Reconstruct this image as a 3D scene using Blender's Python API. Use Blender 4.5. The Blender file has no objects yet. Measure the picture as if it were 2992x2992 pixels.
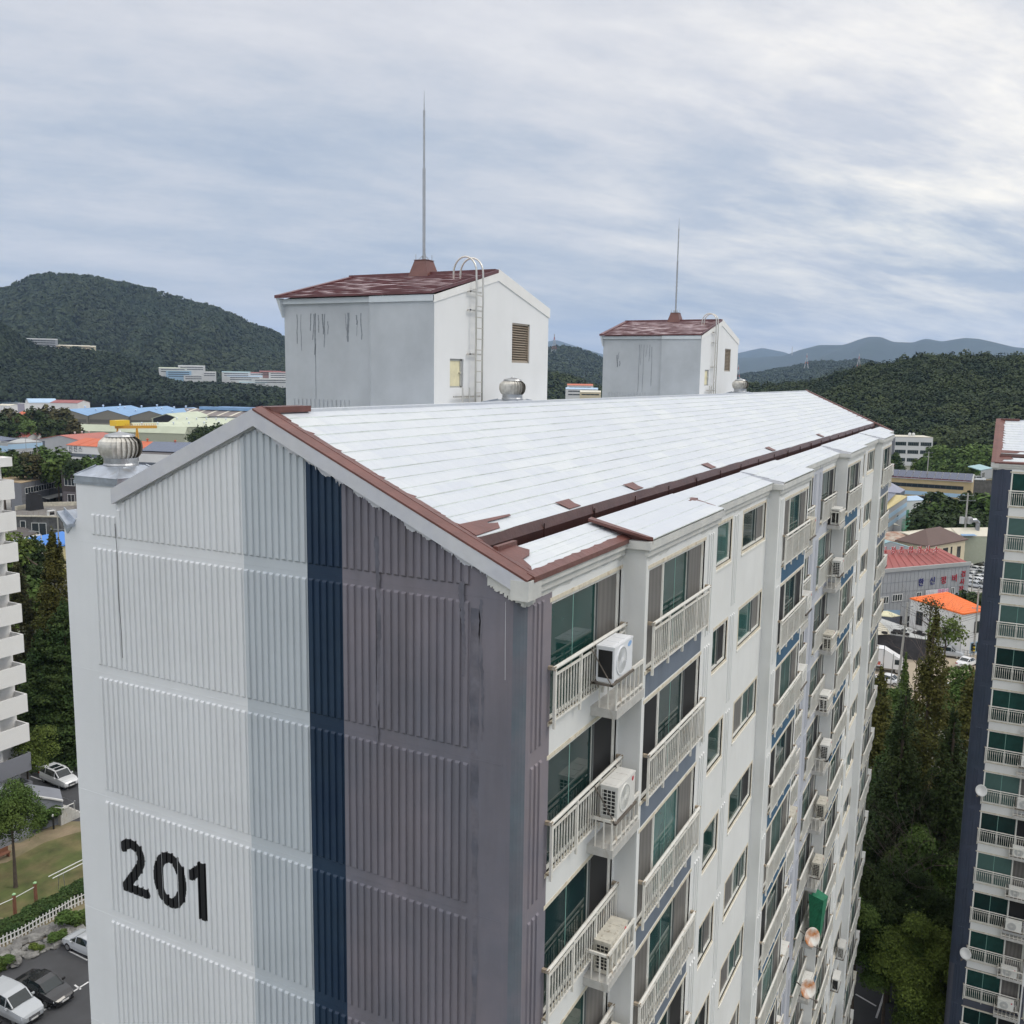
import bpy, math, random
import numpy as np
from mathutils import Vector, Matrix
R = math.radians
C = bpy.context.scene.collection
SC = bpy.context.scene
rng = random.Random(7)
NP = np.random.default_rng(11)
Z0 = 41.8                       # height of the top joint of the main building above the ground

# ------------------------------------------------------------------ camera
CAMP = Vector((-12.0683, -6.1197, Z0 + 3.4104)); YAW, PITCH, ROLL, FPX = 0.48361238, -0.14438961, 0.01499315, 2741.18
_f = Vector((math.cos(PITCH) * math.cos(YAW), math.cos(PITCH) * math.sin(YAW), math.sin(PITCH)))
_r = _f.cross(Vector((0, 0, 1))).normalized(); _u = _r.cross(_f)
_r2 = math.cos(ROLL) * _r + math.sin(ROLL) * _u; _u2 = -math.sin(ROLL) * _r + math.cos(ROLL) * _u
cam = bpy.data.objects.new('camera', bpy.data.cameras.new('camera')); C.objects.link(cam)
cam.matrix_world = Matrix(((_r2.x, _u2.x, -_f.x, CAMP.x), (_r2.y, _u2.y, -_f.y, CAMP.y), (_r2.z, _u2.z, -_f.z, CAMP.z), (0, 0, 0, 1)))
cam.data.sensor_width = 36; cam.data.lens = 36 * FPX / 2992; cam.data.clip_start = 0.1; cam.data.clip_end = 40000
SC.camera = cam

K = 1.259                       # scale of the surroundings
def ray(u, v):
    return (_r2 * ((u - 1496) / FPX) - _u2 * ((v - 1496) / FPX) + _f)
def at(u, v, z=0.0):            # the point at height z seen at photo pixel (u, v)
    d = ray(u, v); t = (z - CAMP.z) / d.z
    return CAMP + d * t
def far(u, v, D):               # the point at ground distance D seen at photo pixel (u, v)
    d = ray(u, v); return CAMP + d * (D / math.hypot(d.x, d.y))

# ------------------------------------------------------------------ world, sun, exposure
SC.view_settings.view_transform = 'Standard'; SC.view_settings.look = 'None'
SC.view_settings.exposure = 0.0; SC.view_settings.gamma = 1.0; SC.view_settings.use_curve_mapping = False
SUN_AZ, SUN_EL = R(-62), R(48)       # azimuth measured from +X, counter-clockwise
W = bpy.data.worlds.new('World'); SC.world = W; W.use_nodes = True
nt = W.node_tree; nt.nodes.clear()
def N(t, **k):
    n = nt.nodes.new(t)
    for a, b in k.items(): setattr(n, a, b)
    return n
def L(a, b): nt.links.new(a, b)
out = N('ShaderNodeOutputWorld'); bg = N('ShaderNodeBackground'); L(bg.outputs[0], out.inputs[0])
sky = N('ShaderNodeTexSky'); sky.sky_type = 'NISHITA'; sky.sun_disc = False
sky.sun_elevation = SUN_EL; sky.sun_rotation = R(90) - SUN_AZ
bg.inputs[1].default_value = 0.10
tc = N('ShaderNodeTexCoord'); sep = N('ShaderNodeSeparateXYZ'); L(tc.outputs['Generated'], sep.inputs[0])
def M(op, a, b=None, c=None):
    n = N('ShaderNodeMath', operation=op)
    for i, x in enumerate((a, b, c)):
        if x is None: continue
        if isinstance(x, (int, float)): n.inputs[i].default_value = x
        else: L(x, n.inputs[i])
    return n.outputs[0]
zc = M('MAXIMUM', sep.outputs[2], 0.0); den = M('ADD', zc, 0.20)
# cloud sheet coordinates, turned so that the streaks run across the view
ca, sa = math.cos(R(-52)), math.sin(R(-52))
px = M('DIVIDE', M('ADD', M('MULTIPLY', sep.outputs[0], ca), M('MULTIPLY', sep.outputs[1], -sa)), den)
py = M('DIVIDE', M('ADD', M('MULTIPLY', sep.outputs[0], sa), M('MULTIPLY', sep.outputs[1], ca)), den)
def cloudnoise(sx, sy, scale, detail, rough, dist, w):
    cb = N('ShaderNodeCombineXYZ'); L(M('MULTIPLY', px, sx), cb.inputs[0]); L(M('MULTIPLY', py, sy), cb.inputs[1]); cb.inputs[2].default_value = w
    n = N('ShaderNodeTexNoise'); n.inputs['Scale'].default_value = scale; n.inputs['Detail'].default_value = detail
    n.inputs['Roughness'].default_value = rough; n.inputs['Distortion'].default_value = dist; L(cb.outputs[0], n.inputs['Vector'])
    return n.outputs['Fac']
n1 = cloudnoise(0.9, 0.40, 1.5, 5, 0.50, 0.25, 3.1)      # broad layers
n2 = cloudnoise(1.0, 0.42, 4.2, 7, 0.58, 0.15, 7.7)      # streaks and tufts
n3 = cloudnoise(1.0, 0.8, 17.0, 5, 0.62, 0.1, 1.2)       # fine mottling
mix = M('ADD', M('ADD', M('MULTIPLY', n1, 0.50), M('MULTIPLY', n2, 0.36)), M('MULTIPLY', n3, 0.12))
# more open blue-grey gaps low over the horizon, more cloud towards the upper sky
gap = N('ShaderNodeMapRange'); L(sep.outputs[2], gap.inputs[0]); gap.inputs[1].default_value = 0.02; gap.inputs[2].default_value = 0.34
gap.inputs[3].default_value = -0.005; gap.inputs[4].default_value = 0.07
mix = M('ADD', mix, gap.outputs[0])
ramp = N('ShaderNodeValToRGB'); L(mix, ramp.inputs[0])
e = ramp.color_ramp.elements; e[0].position = 0.37; e[0].color = (5.0, 5.7, 6.8, 1); e[1].position = 0.68; e[1].color = (9.2, 9.1, 9.2, 1)
for p, c in ((0.44, (6.0, 6.5, 7.3, 1)), (0.50, (7.0, 7.25, 7.8, 1)), (0.57, (7.9, 7.95, 8.3, 1))):
    x = e.new(p); x.color = c
# brighter, warmer cloud where the hidden sun stands (to the right), and the brighter overcast dome overhead
dv = N('ShaderNodeVectorMath', operation='DOT_PRODUCT'); L(tc.outputs['Generated'], dv.inputs[0])
g = Vector((math.cos(R(2)) * math.cos(R(5)), math.sin(R(2)) * math.cos(R(5)), math.sin(R(5)))); dv.inputs[1].default_value = g
glow = M('POWER', M('MAXIMUM', dv.outputs['Value'], 0.0), 22.0)
glow = M('MULTIPLY', glow, M('MAXIMUM', M('ADD', M('MULTIPLY', n2, 4.0), -1.65), 0.0))
gm = N('ShaderNodeMix', data_type='RGBA', blend_type='ADD'); gm.inputs[0].default_value = 1.0
gc = N('ShaderNodeMix', data_type='RGBA', blend_type='MULTIPLY'); gc.inputs[0].default_value = 1.0
cbg = N('ShaderNodeCombineXYZ'); [L(M('MULTIPLY', glow, k), cbg.inputs[i]) for i, k in enumerate((5.2, 4.3, 2.4))]
L(ramp.outputs[0], gm.inputs[6]); L(cbg.outputs[0], gm.inputs[7])
zen = N('ShaderNodeMapRange'); zen.interpolation_type = 'SMOOTHSTEP'; L(sep.outputs[2], zen.inputs[0])
zen.inputs[1].default_value = 0.42; zen.inputs[2].default_value = 1.0; zen.inputs[3].default_value = 1.0; zen.inputs[4].default_value = 2.0
zm = N('ShaderNodeVectorMath', operation='SCALE'); L(gm.outputs[2], zm.inputs[0]); L(zen.outputs[0], zm.inputs[3])
neu = N('ShaderNodeMix', data_type='RGBA'); zf = N('ShaderNodeMapRange'); L(sep.outputs[2], zf.inputs[0]); zf.inputs[1].default_value = 0.42; zf.inputs[2].default_value = 0.75; zf.inputs[4].default_value = 0.85
L(zf.outputs[0], neu.inputs[0]); L(zm.outputs[0], neu.inputs[6]); neu.inputs[7].default_value = (14.2, 13.9, 13.4, 1)
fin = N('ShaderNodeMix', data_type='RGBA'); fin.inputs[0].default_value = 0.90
L(sky.outputs[0], fin.inputs[6]); # unseen glow added behind the viewpoint to brighten the gable
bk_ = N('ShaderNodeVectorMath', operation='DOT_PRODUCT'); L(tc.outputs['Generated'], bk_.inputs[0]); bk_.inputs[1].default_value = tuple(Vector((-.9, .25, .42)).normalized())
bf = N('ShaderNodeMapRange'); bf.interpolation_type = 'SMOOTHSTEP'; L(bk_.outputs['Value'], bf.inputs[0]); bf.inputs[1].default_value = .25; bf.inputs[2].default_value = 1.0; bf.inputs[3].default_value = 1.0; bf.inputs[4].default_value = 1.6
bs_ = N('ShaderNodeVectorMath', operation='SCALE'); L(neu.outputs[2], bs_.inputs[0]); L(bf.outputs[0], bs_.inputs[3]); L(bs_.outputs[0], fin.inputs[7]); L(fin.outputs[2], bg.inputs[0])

sun = bpy.data.objects.new('sun', bpy.data.lights.new('sun', 'SUN')); C.objects.link(sun)
sun.data.energy = 1.25; sun.data.angle = R(22); sun.data.color = (1.0, 0.945, 0.86)
sd = Vector((math.cos(SUN_AZ) * math.cos(SUN_EL), math.sin(SUN_AZ) * math.cos(SUN_EL), math.sin(SUN_EL)))
sun.rotation_euler = (-sd).to_track_quat('-Z', 'Y').to_euler(); sun.location = (0, 0, 200)
SC.cycles.max_bounces = 6; SC.cycles.diffuse_bounces = 3; SC.cycles.volume_bounces = 1; SC.cycles.transparent_max_bounces = 8
SC.cycles.use_denoising = True

# ------------------------------------------------------------------ materials
MATS = {}
def mat(name, col, rough=0.7, var=0.0, vs=1.5, streak=0.0, ss=2.0, bump=0.0, bs=20.0, metal=0.0, spec=0.5, stain=None, stain_amt=0.0,
        island=0.0, second=None, second_amt=0.5, objrand=0.0, coat=0.0):
    """procedural paint: base colour, soft blotches (var), vertical run marks (streak), coloured stains, bump"""
    if name in MATS: return MATS[name]
    m = bpy.data.materials.new(name); m.use_nodes = True; t = m.node_tree; b = t.nodes['Principled BSDF']; MATS[name] = m
    b.inputs['Roughness'].default_value = rough; b.inputs['Metallic'].default_value = metal; b.inputs['Specular IOR Level'].default_value = spec
    b.inputs['Coat Weight'].default_value = coat
    col = tuple(col) + (1,)
    b.inputs['Base Color'].default_value = col
    if not (var or streak or bump or stain or island or second or objrand): return m
    tc = t.nodes.new('ShaderNodeTexCoord')
    def noise(sc, det=4, rough=.55, mp=None, dist=0.0):
        n = t.nodes.new('ShaderNodeTexNoise'); n.inputs['Scale'].default_value = sc; n.inputs['Detail'].default_value = det; n.inputs['Roughness'].default_value = rough
        n.inputs['Distortion'].default_value = dist
        if mp:
            q = t.nodes.new('ShaderNodeMapping'); q.inputs['Scale'].default_value = mp; t.links.new(tc.outputs['Object'], q.inputs[0]); t.links.new(q.outputs[0], n.inputs['Vector'])
        else: t.links.new(tc.outputs['Object'], n.inputs['Vector'])
        return n.outputs['Fac']
    cur = None
    def mixc(fac, colB, mode='MIX'):
        nonlocal cur
        x = t.nodes.new('ShaderNodeMix'); x.data_type = 'RGBA'; x.blend_type = mode
        if cur is None: x.inputs[6].default_value = col
        else: t.links.new(cur, x.inputs[6])
        if isinstance(colB, tuple): x.inputs[7].default_value = colB
        else: t.links.new(colB, x.inputs[7])
        if isinstance(fac, float): x.inputs[0].default_value = fac
        else: t.links.new(fac, x.inputs[0])
        cur = x.outputs[2]
    def rng_(s, a, b, c=0., d=1.):
        r = t.nodes.new('ShaderNodeMapRange'); r.inputs[1].default_value = a; r.inputs[2].default_value = b; r.inputs[3].default_value = c; r.inputs[4].default_value = d
        t.links.new(s, r.inputs[0]); return r.outputs[0]
    if second: mixc(rng_(noise(vs * .7, 5, .6), .5 - .12, .5 + .12, 0, second_amt), tuple(second) + (1,))
    if island:
        gi = t.nodes.new('ShaderNodeNewGeometry')
        h = t.nodes.new('ShaderNodeHueSaturation'); h.inputs['Hue'].default_value = .5
        t.links.new(rng_(gi.outputs['Random Per Island'], 0, 1, 1 - island, 1 + island), h.inputs['Value'])
        if cur is None: h.inputs['Color'].default_value = col
        else: t.links.new(cur, h.inputs['Color'])
        cur = h.outputs[0]
    if objrand:
        oi = t.nodes.new('ShaderNodeObjectInfo')
        h = t.nodes.new('ShaderNodeHueSaturation')
        t.links.new(rng_(oi.outputs['Random'], 0, 1, 1 - objrand, 1 + objrand), h.inputs['Value'])
        t.links.new(rng_(oi.outputs['Random'], 0, 1, .49, .515), h.inputs['Hue'])
        if cur is None: h.inputs['Color'].default_value = col
        else: t.links.new(cur, h.inputs['Color'])
        cur = h.outputs[0]
    if var:
        r = rng_(noise(vs, 6, .62), .3, .7, 1 - var, 1 + var)
        h = t.nodes.new('ShaderNodeHueSaturation'); t.links.new(r, h.inputs['Value'])
        if cur is None: h.inputs['Color'].default_value = col
        else: t.links.new(cur, h.inputs['Color'])
        cur = h.outputs[0]
    if streak:
        r = rng_(noise(ss, 5, .65, (1, 1, .09)), .48, .75, 0, streak); mixc(r, (col[0] * .55, col[1] * .55, col[2] * .52, 1))
    if stain: mixc(rng_(noise(ss * 1.7, 6, .7, (1, 1, .5), .5), .56, .68, 0, stain_amt), tuple(stain) + (1,))
    if cur is not None: t.links.new(cur, b.inputs['Base Color'])
    if bump:
        bn = t.nodes.new('ShaderNodeBump'); bn.inputs['Strength'].default_value = bump; bn.inputs['Distance'].default_value = .02
        t.links.new(noise(bs, 6, .6), bn.inputs['Height']); t.links.new(bn.outputs[0], b.inputs['Normal'])
    return m

# ------------------------------------------------------------------ mesh helpers
class MB:
    def __init__(s, off=(0, 0, 0)): s.v = []; s.f = []; s.m = []; s.o = off; s.mi = 0
    def _a(s, pts):
        n = len(s.v); o = s.o; s.v += [(p[0] + o[0], p[1] + o[1], p[2] + o[2]) for p in pts]; return n
    def face(s, pts, mi=None):
        n = s._a(pts); s.f.append(tuple(range(n, n + len(pts)))); s.m.append(s.mi if mi is None else mi)
    def box(s, x0, x1, y0, y1, z0, z1, mi=None):
        s.hexa([(x0, y0, z0), (x1, y0, z0), (x1, y1, z0), (x0, y1, z0), (x0, y0, z1), (x1, y0, z1), (x1, y1, z1), (x0, y1, z1)], mi)
    def hexa(s, p, mi=None):
        n = s._a(p); mi = s.mi if mi is None else mi
        for q in ((3, 2, 1, 0), (4, 5, 6, 7), (0, 1, 5, 4), (1, 2, 6, 5), (2, 3, 7, 6), (3, 0, 4, 7)):
            s.f.append(tuple(n + i for i in q)); s.m.append(mi)
    def beam(s, a, b, w, h=None, mi=None, up=(0, 0, 1)):
        a, b = Vector(a), Vector(b); h = h or w; d = (b - a).normalized(); up = Vector(up)
        if abs(d.dot(up)) > .98: up = Vector((1, 0, 0))
        x = d.cross(up).normalized() * (w / 2); y = x.cross(d).normalized() * (h / 2)
        s.hexa([a - x - y, a + x - y, a + x + y, a - x + y, b - x - y, b + x - y, b + x + y, b - x + y], mi)
    def tube(s, pts, r, n=8, mi=None, cap=True, r2=None):
        pts = [Vector(p) for p in pts]; mi = s.mi if mi is None else mi; rings = []
        ref = None
        for i, p in enumerate(pts):
            d = (pts[min(i + 1, len(pts) - 1)] - pts[max(i - 1, 0)]).normalized()
            if ref is None: ref = d.orthogonal().normalized()
            ref = (ref - d * ref.dot(d)).normalized(); y = d.cross(ref)
            rr = r if r2 is None else r + (r2 - r) * i / (len(pts) - 1)
            rings.append(s._a([p + ref * math.cos(2 * math.pi * k / n) * rr + y * math.sin(2 * math.pi * k / n) * rr for k in range(n)]))
        for a, b in zip(rings, rings[1:]):
            for k in range(n): s.f.append((a + k, a + (k + 1) % n, b + (k + 1) % n, b + k)); s.m.append(mi)
        if cap: s.f.append(tuple(rings[0] + k for k in reversed(range(n)))); s.m.append(mi); s.f.append(tuple(rings[-1] + k for k in range(n))); s.m.append(mi)
    def lathe(s, cx, cy, prof, n=16, mi=None, a0=0.0):
        mi = s.mi if mi is None else mi; rings = []
        for r, z in prof: rings.append(s._a([(cx + r * math.cos(a0 + 2 * math.pi * k / n), cy + r * math.sin(a0 + 2 * math.pi * k / n), z) for k in range(n)]))
        for a, b in zip(rings, rings[1:]):
            for k in range(n): s.f.append((a + k, a + (k + 1) % n, b + (k + 1) % n, b + k)); s.m.append(mi)
        s.f.append(tuple(rings[0] + k for k in reversed(range(n)))); s.m.append(mi); s.f.append(tuple(rings[-1] + k for k in range(n))); s.m.append(mi)
    def prism(s, poly, d, mi=None):      # poly: list of 3D points, d: extrusion vector
        n = len(poly); d = Vector(d); a = s._a(poly); b = s._a([Vector(p) + d for p in poly]); mi = s.mi if mi is None else mi
        s.f.append(tuple(a + k for k in reversed(range(n)))); s.m.append(mi); s.f.append(tuple(b + k for k in range(n))); s.m.append(mi)
        for k in range(n): s.f.append((a + k, a + (k + 1) % n, b + (k + 1) % n, b + k)); s.m.append(mi)
    def mesh(s, name, mats, smooth=False):
        me = bpy.data.meshes.new(name); me.from_pydata(s.v, [], s.f)
        mats = mats if isinstance(mats, (list, tuple)) else [mats]
        for m in mats: me.materials.append(m)
        me.polygons.foreach_set('material_index', s.m)
        if smooth: me.polygons.foreach_set('use_smooth', [True] * len(s.f))
        me.update(); return me
    def build(s, name, mats, parent=None, smooth=False, **k):
        return put(name, s.mesh(name, mats, smooth), parent, **k)
def put(name, me, parent=None, loc=None, rz=None, **k):
    o = bpy.data.objects.new(name, me); C.objects.link(o)
    if parent: o.parent = parent
    if loc is not None: o.location = loc
    if rz is not None: o.rotation_euler.z = rz
    for a, b in k.items(): o[a] = b
    return o
def thing(name, label, cat, loc=(0, 0, 0), rz=0.0, group=None, scale=None):
    o = bpy.data.objects.new(name, None); C.objects.link(o); o.location = loc; o.rotation_euler.z = rz; o['label'] = label; o['category'] = cat
    o.empty_display_size = .3
    if group: o['group'] = group
    if scale is not None: o.scale = scale if hasattr(scale, '__len__') else (scale,) * 3
    return o
def tag(o, label, cat, group=None):
    o['label'] = label; o['category'] = cat
    if group: o['group'] = group
    return o
def dup(root, label=None, loc=None, rz=None, scale=None, swap=None):
    def cp(o, par):
        c = o.copy(); C.objects.link(c); c.parent = par
        for ch in o.children: cp(ch, c)
        return c
    r = cp(root, None)
    if label: r['label'] = label
    if loc is not None: r.location = loc
    if rz is not None: r.rotation_euler.z = rz
    if scale is not None: r.scale = scale if hasattr(scale, '__len__') else (scale,) * 3
    return r
def npmesh(name, V, F, mats, smooth=False, mi=None):
    me = bpy.data.meshes.new(name); nv, nf, k = len(V), len(F), F.shape[1]
    me.vertices.add(nv); me.vertices.foreach_set('co', V.astype('f4').ravel())
    me.loops.add(nf * k); me.loops.foreach_set('vertex_index', F.astype('i4').ravel())
    me.polygons.add(nf); me.polygons.foreach_set('loop_start', np.arange(0, nf * k, k, dtype='i4')); me.polygons.foreach_set('loop_total', np.full(nf, k, dtype='i4'))
    for m in (mats if isinstance(mats, (list, tuple)) else [mats]): me.materials.append(m)
    if mi is not None: me.polygons.foreach_set('material_index', mi.astype('i4'))
    if smooth: me.polygons.foreach_set('use_smooth', np.ones(nf, dtype=bool))
    me.update(calc_edges=True); return me
ORD = ['topmost', 'second', 'third', 'fourth', 'fifth', 'sixth', 'seventh', 'eighth', 'ninth', 'tenth', 'eleventh', 'twelfth', 'thirteenth', 'fourteenth', 'fifteenth',
       'sixteenth', 'seventeenth', 'eighteenth', 'nineteenth', 'twentieth', 'twenty-first', 'twenty-second', 'twenty-third', 'twenty-fourth', 'twenty-fifth', 'twenty-sixth', 'twenty-seventh', 'twenty-eighth', 'twenty-ninth', 'thirtieth']
# ------------------------------------------------------------------ paints of the housing blocks
white = mat('white_wall_paint', (.74, .745, .725), .75, var=.045, vs=.6, streak=.13, ss=1.3, bump=.12, bs=9, stain=(.55, .50, .40), stain_amt=.10)
whiteg = mat('white_gable_paint', (.69, .705, .715), .72, var=.04, vs=.5, streak=.10, ss=1.1, bump=.18, bs=14)
greyb = mat('grey_blue_paint', (.475, .515, .545), .72, var=.05, vs=.6, streak=.10, ss=1.1, bump=.18, bs=14)
navy = mat('navy_paint', (.004, .021, .054), .62, var=.14, vs=.9, bump=.2, bs=14, second=(.014, .036, .066), second_amt=.6)
purple = mat('mauve_grey_paint', (.185, .170, .195), .72, var=.09, vs=.5, bump=.2, bs=14, streak=.45, ss=1.6, second=(.130, .135, .165), second_amt=.75)
slate = mat('slate_panel_paint', (.15, .18, .225), .7, var=.10, vs=1.2, streak=.35, ss=3, bump=.1)
bluep = mat('blue_panel_paint', (.035, .105, .185), .65, var=.12, vs=1.4, streak=.3, ss=3, bump=.1)
lilac = mat('lilac_grey_paint', (.50, .515, .56), .75, var=.06, vs=.6, streak=.22, ss=1.5, bump=.12)
baseg = mat('dark_base_paint', (.075, .08, .105), .75, var=.08)
darkn = mat('dark_slate_paint', (.045, .056, .088), .7, var=.12, vs=.5, bump=.15, second=(.03, .048, .075), second_amt=.7)
coat = mat('grey_roof_coating', (.52, .53, .57), .5, var=.05, vs=3, bump=.45, bs=5, second=(.60, .60, .59), second_amt=.45)
creamc = mat('cream_roof_coating', (.62, .615, .575), .55, var=.05, vs=3, bump=.45, bs=5, second=(.50, .505, .49), second_amt=.7)
tar = mat('brown_waterproof_coating', (.155, .062, .050), .42, var=.16, vs=2.5, bump=.5, bs=7, second=(.10, .040, .034), second_amt=.5)
tard = mat('dark_brown_coating', (.045, .018, .016), .45, var=.2, vs=2.5, bump=.4, bs=7)
slab = mat('weathered_concrete', (.50, .49, .46), .85, var=.12, vs=4, stain=(.25, .18, .10), stain_amt=.5, bump=.2)
wframe = mat('cream_window_frame', (.80, .79, .73), .5, var=.04, vs=5, stain=(.50, .36, .20), stain_amt=.35, ss=2.6)
sealm = mat('stained_window_seal', (.66, .60, .48), .85, var=.15, vs=6, stain=(.38, .26, .14), stain_amt=.6, ss=4)
railm = mat('cream_rail_paint', (.74, .72, .66), .5, var=.06, vs=6, stain=(.42, .28, .14), stain_amt=.45, ss=3)
rustend = mat('rusty_steel', (.33, .27, .20), .8, var=.3, vs=9)
def glassmat(name, col, r=.04, var=0.0):
    return mat(name, col, r, spec=.32, var=var, vs=.8)
glass = [glassmat('teal_glass', (.012, .048, .042), var=.5), glassmat('deep_teal_glass', (.006, .026, .025), var=.5),
         glassmat('pale_teal_glass', (.040, .115, .105), var=.35), glassmat('dark_window_glass', (.008, .012, .016), var=.3)]
def curtainmat(name, col, horiz=False, sc=9.0, lo=.6):
    m = mat(name, col, .35, spec=.4); t = m.node_tree; b = t.nodes['Principled BSDF']
    tc = t.nodes.new('ShaderNodeTexCoord'); w = t.nodes.new('ShaderNodeTexWave'); w.bands_direction = 'Z' if horiz else 'X'; w.inputs['Scale'].default_value = sc
    w.inputs['Distortion'].default_value = 0.2 if horiz else 1.6; w.inputs['Detail'].default_value = 2; t.links.new(tc.outputs['Object'], w.inputs['Vector'])
    x = t.nodes.new('ShaderNodeMix'); x.data_type = 'RGBA'; x.inputs[6].default_value = tuple(c * lo for c in col) + (1,); x.inputs[7].default_value = tuple(col) + (1,)
    t.links.new(w.outputs['Fac'], x.inputs[0]); t.links.new(x.outputs[2], b.inputs['Base Color']); return m
screen = curtainmat('insect_screen', (.165, .155, .145), sc=1.5, lo=.72)
screenb = mat('black_insect_screen', (.006, .006, .008), .6)
blind = curtainmat('teal_blind', (.085, .165, .15), horiz=True, sc=4.5, lo=.5)
glass_cyc = [0, 1, 2, 2, 1, 0]

FL, H, NF = 2.6, 2.6, 15
PER = 24.15
BAYS = [(0, 4.05, 0.0, 'A'), (4.05, 8.85, -.45, 'B'), (8.85, 15.05, -.20, 'W'), (15.05, 19.65, -.50, 'C'), (19.65, 24.15, 0.0, 'D')]
WINS = [('A', .98, 3.97, -.10, -2.06), ('B', 4.24, 7.87, -.10, -2.06), ('W', 9.57, 11.06, -.05, -1.07), ('V', 12.24, 14.75, -.05, -1.07),
        ('C', 15.93, 19.48, -.10, -2.06), ('D', 20.18, 23.17, -.10, -2.06)]
BAYOF = {'A': 0, 'B': 1, 'W': 2, 'V': 2, 'C': 3, 'D': 4}
RIBX = [(.30, 3), (8.14, 3), (11.32, 3), (15.27, 3), (23.45, 3), (24.45, 3)]

def rib(mb, ax, c, p, z0, z1, w=.092, d=.028, mi=0, top=None):
    """one raised plaster rib. ax='g': on the gable (plane x=0, centre y=c); ax='f': on the front (plane y=p, centre x=c)"""
    h0, h1, t = w / 2, w / 2 - .012, .03
    t0 = z1 if top is None else top
    def q(a, dep, z): return (-dep, a, z) if ax == 'g' else (a, p - dep, z)
    za, zb = z0, z1
    def zt(a): return zb if top is None else top(a)
    pts = [q(c - h0, 0, za), q(c + h0, 0, za), q(c + h1, d, za + t), q(c - h1, d, za + t), q(c - h0, 0, zt(c - h0)), q(c + h0, 0, zt(c + h0)), q(c + h1, d, zt(c + h1) - t), q(c - h1, d, zt(c - h1) - t)]
    n = mb._a(pts)
    for f in ((3, 2, 6, 7), (0, 3, 7, 4), (2, 1, 5, 6), (0, 1, 2, 3), (7, 6, 5, 4)): mb.f.append(tuple(n + i for i in f)); mb.m.append(mi)

SL = .449
def rake(y): return .46 + SL * (y if y <= 5.1 else 10.2 - y)

def wall_front(mb, nper, wins_on, pal):
    """the stepped front wall with real window openings; pal: material slots {white, strip, spand(A..), side}"""
    zs_all = []
    for per in range(nper):
        ox = per * PER
        for bi, (x0, x1, yf, bk) in enumerate(BAYS):
            wl = [w for w in WINS if BAYOF[w[0]] == bi]
            xs = [x0, x1] + [w[1] for w in wl] + [w[2] for w in wl]
            if bk == 'A' and per == 0: xs += [.30, 1.0 - .02]
            if bk == 'D': xs += [23.17, 24.15]
            if bk == 'A' and per > 0: xs += [.98]
            xs = sorted(set(xs))
            zs = sorted({.46, -NF * H, -Z0} | {z - k * H for w in wl for z in (w[3], w[4]) for k in range(NF)} | {-k * H for k in range(NF)}, reverse=True)
            for a, b in zip(xs, xs[1:]):
                xm = (a + b) / 2
                for z1, z0 in zip(zs, zs[1:]):
                    zm = (z0 + z1) / 2; k = int(-zm // H) if zm < 0 else 0; zl = zm + k * H
                    hole = False
                    if -NF * H < zm < 0:
                        for w in wl:
                            if w[1] < xm < w[2] and w[4] < zl < w[3]:
                                hole = True
                    mi = pal['white']
                    inwin = any(w[1] < xm < w[2] for w in wl)
                    if bk == 'A' and per == 0 and xm < .98: mi = pal['strip']
                    elif bk in ('D',) and (xm > 23.17 or zl < -2.06): mi = pal['lilac']
                    elif bk == 'A' and per > 0 and (xm < .98 or zl < -2.06): mi = pal['lilac']
                    elif bk in 'BC' and inwin and zl < -2.06 and zm < 0: mi = pal['spand'][(per * 2 + (bk == 'C')) % 4]
                    if zm < -12 * H and mi != pal['strip']: mi = pal['base']
                    if hole and wins_on(per, bk):
                        d = .13
                        mb.face([(a, yf, z1), (b, yf, z1), (b, yf + d, z1), (a, yf + d, z1)], pal['white'])
                        mb.face([(a, yf + d, z0), (b, yf + d, z0), (b, yf, z0), (a, yf, z0)], pal['white'])
                        mb.face([(a, yf, z0), (a, yf, z1), (a, yf + d, z1), (a, yf + d, z0)], pal['white'])
                        mb.face([(b, yf + d, z0), (b, yf + d, z1), (b, yf, z1), (b, yf, z0)], pal['white'])
                        continue
                    if bk == 'A' and per == 0 and a < .3: continue      # the rounded corner is made apart
                    mb.face([(a + ox, yf, z0), (b + ox, yf, z0), (b + ox, yf, z1), (a + ox, yf, z1)], mi)
            if hole: pass
            # returns between bays
            nb = BAYS[(bi + 1) % 5]; yn = nb[2]
            if abs(yn - yf) > .01 and not (bk == 'D'):
                X = x1 + ox; ya, yb = (yf, yn)
                mb.face([(X, ya, -Z0), (X, yb, -Z0), (X, yb, .46), (X, ya, .46)] if yn < yf else [(X, yb, -Z0), (X, ya, -Z0), (X, ya, .46), (X, yb, .46)], pal['side'])
                if yn < yf:      # white corner bead of the projecting bay
                    mb.box(X - .006, X + .07, yn - .012, yn + .05, -Z0, .40, pal['white'])
        for rx, n in RIBX:
            if rx > 24.15: rr, pr = rx - 24.15, per + 1
            else: rr, pr = rx, per
            if rx > 24.15 and per == nper - 1: continue
            if per > 0 and rx < 1: continue
            bay = next(i for i, b in enumerate(BAYS) if b[0] <= rr < b[1]); yf = BAYS[bay][2]
            mi = pal['strip'] if (rx < 1 and per == 0) else (pal['lilac'] if rx > 23 else pal['white'])
            for k in range(NF):
                for i in range(n): rib(mb, 'f', rr + .05 + i * .15 + pr * PER, yf, -(k + 1) * H + .24, -k * H, w=.088, mi=mi)

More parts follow.
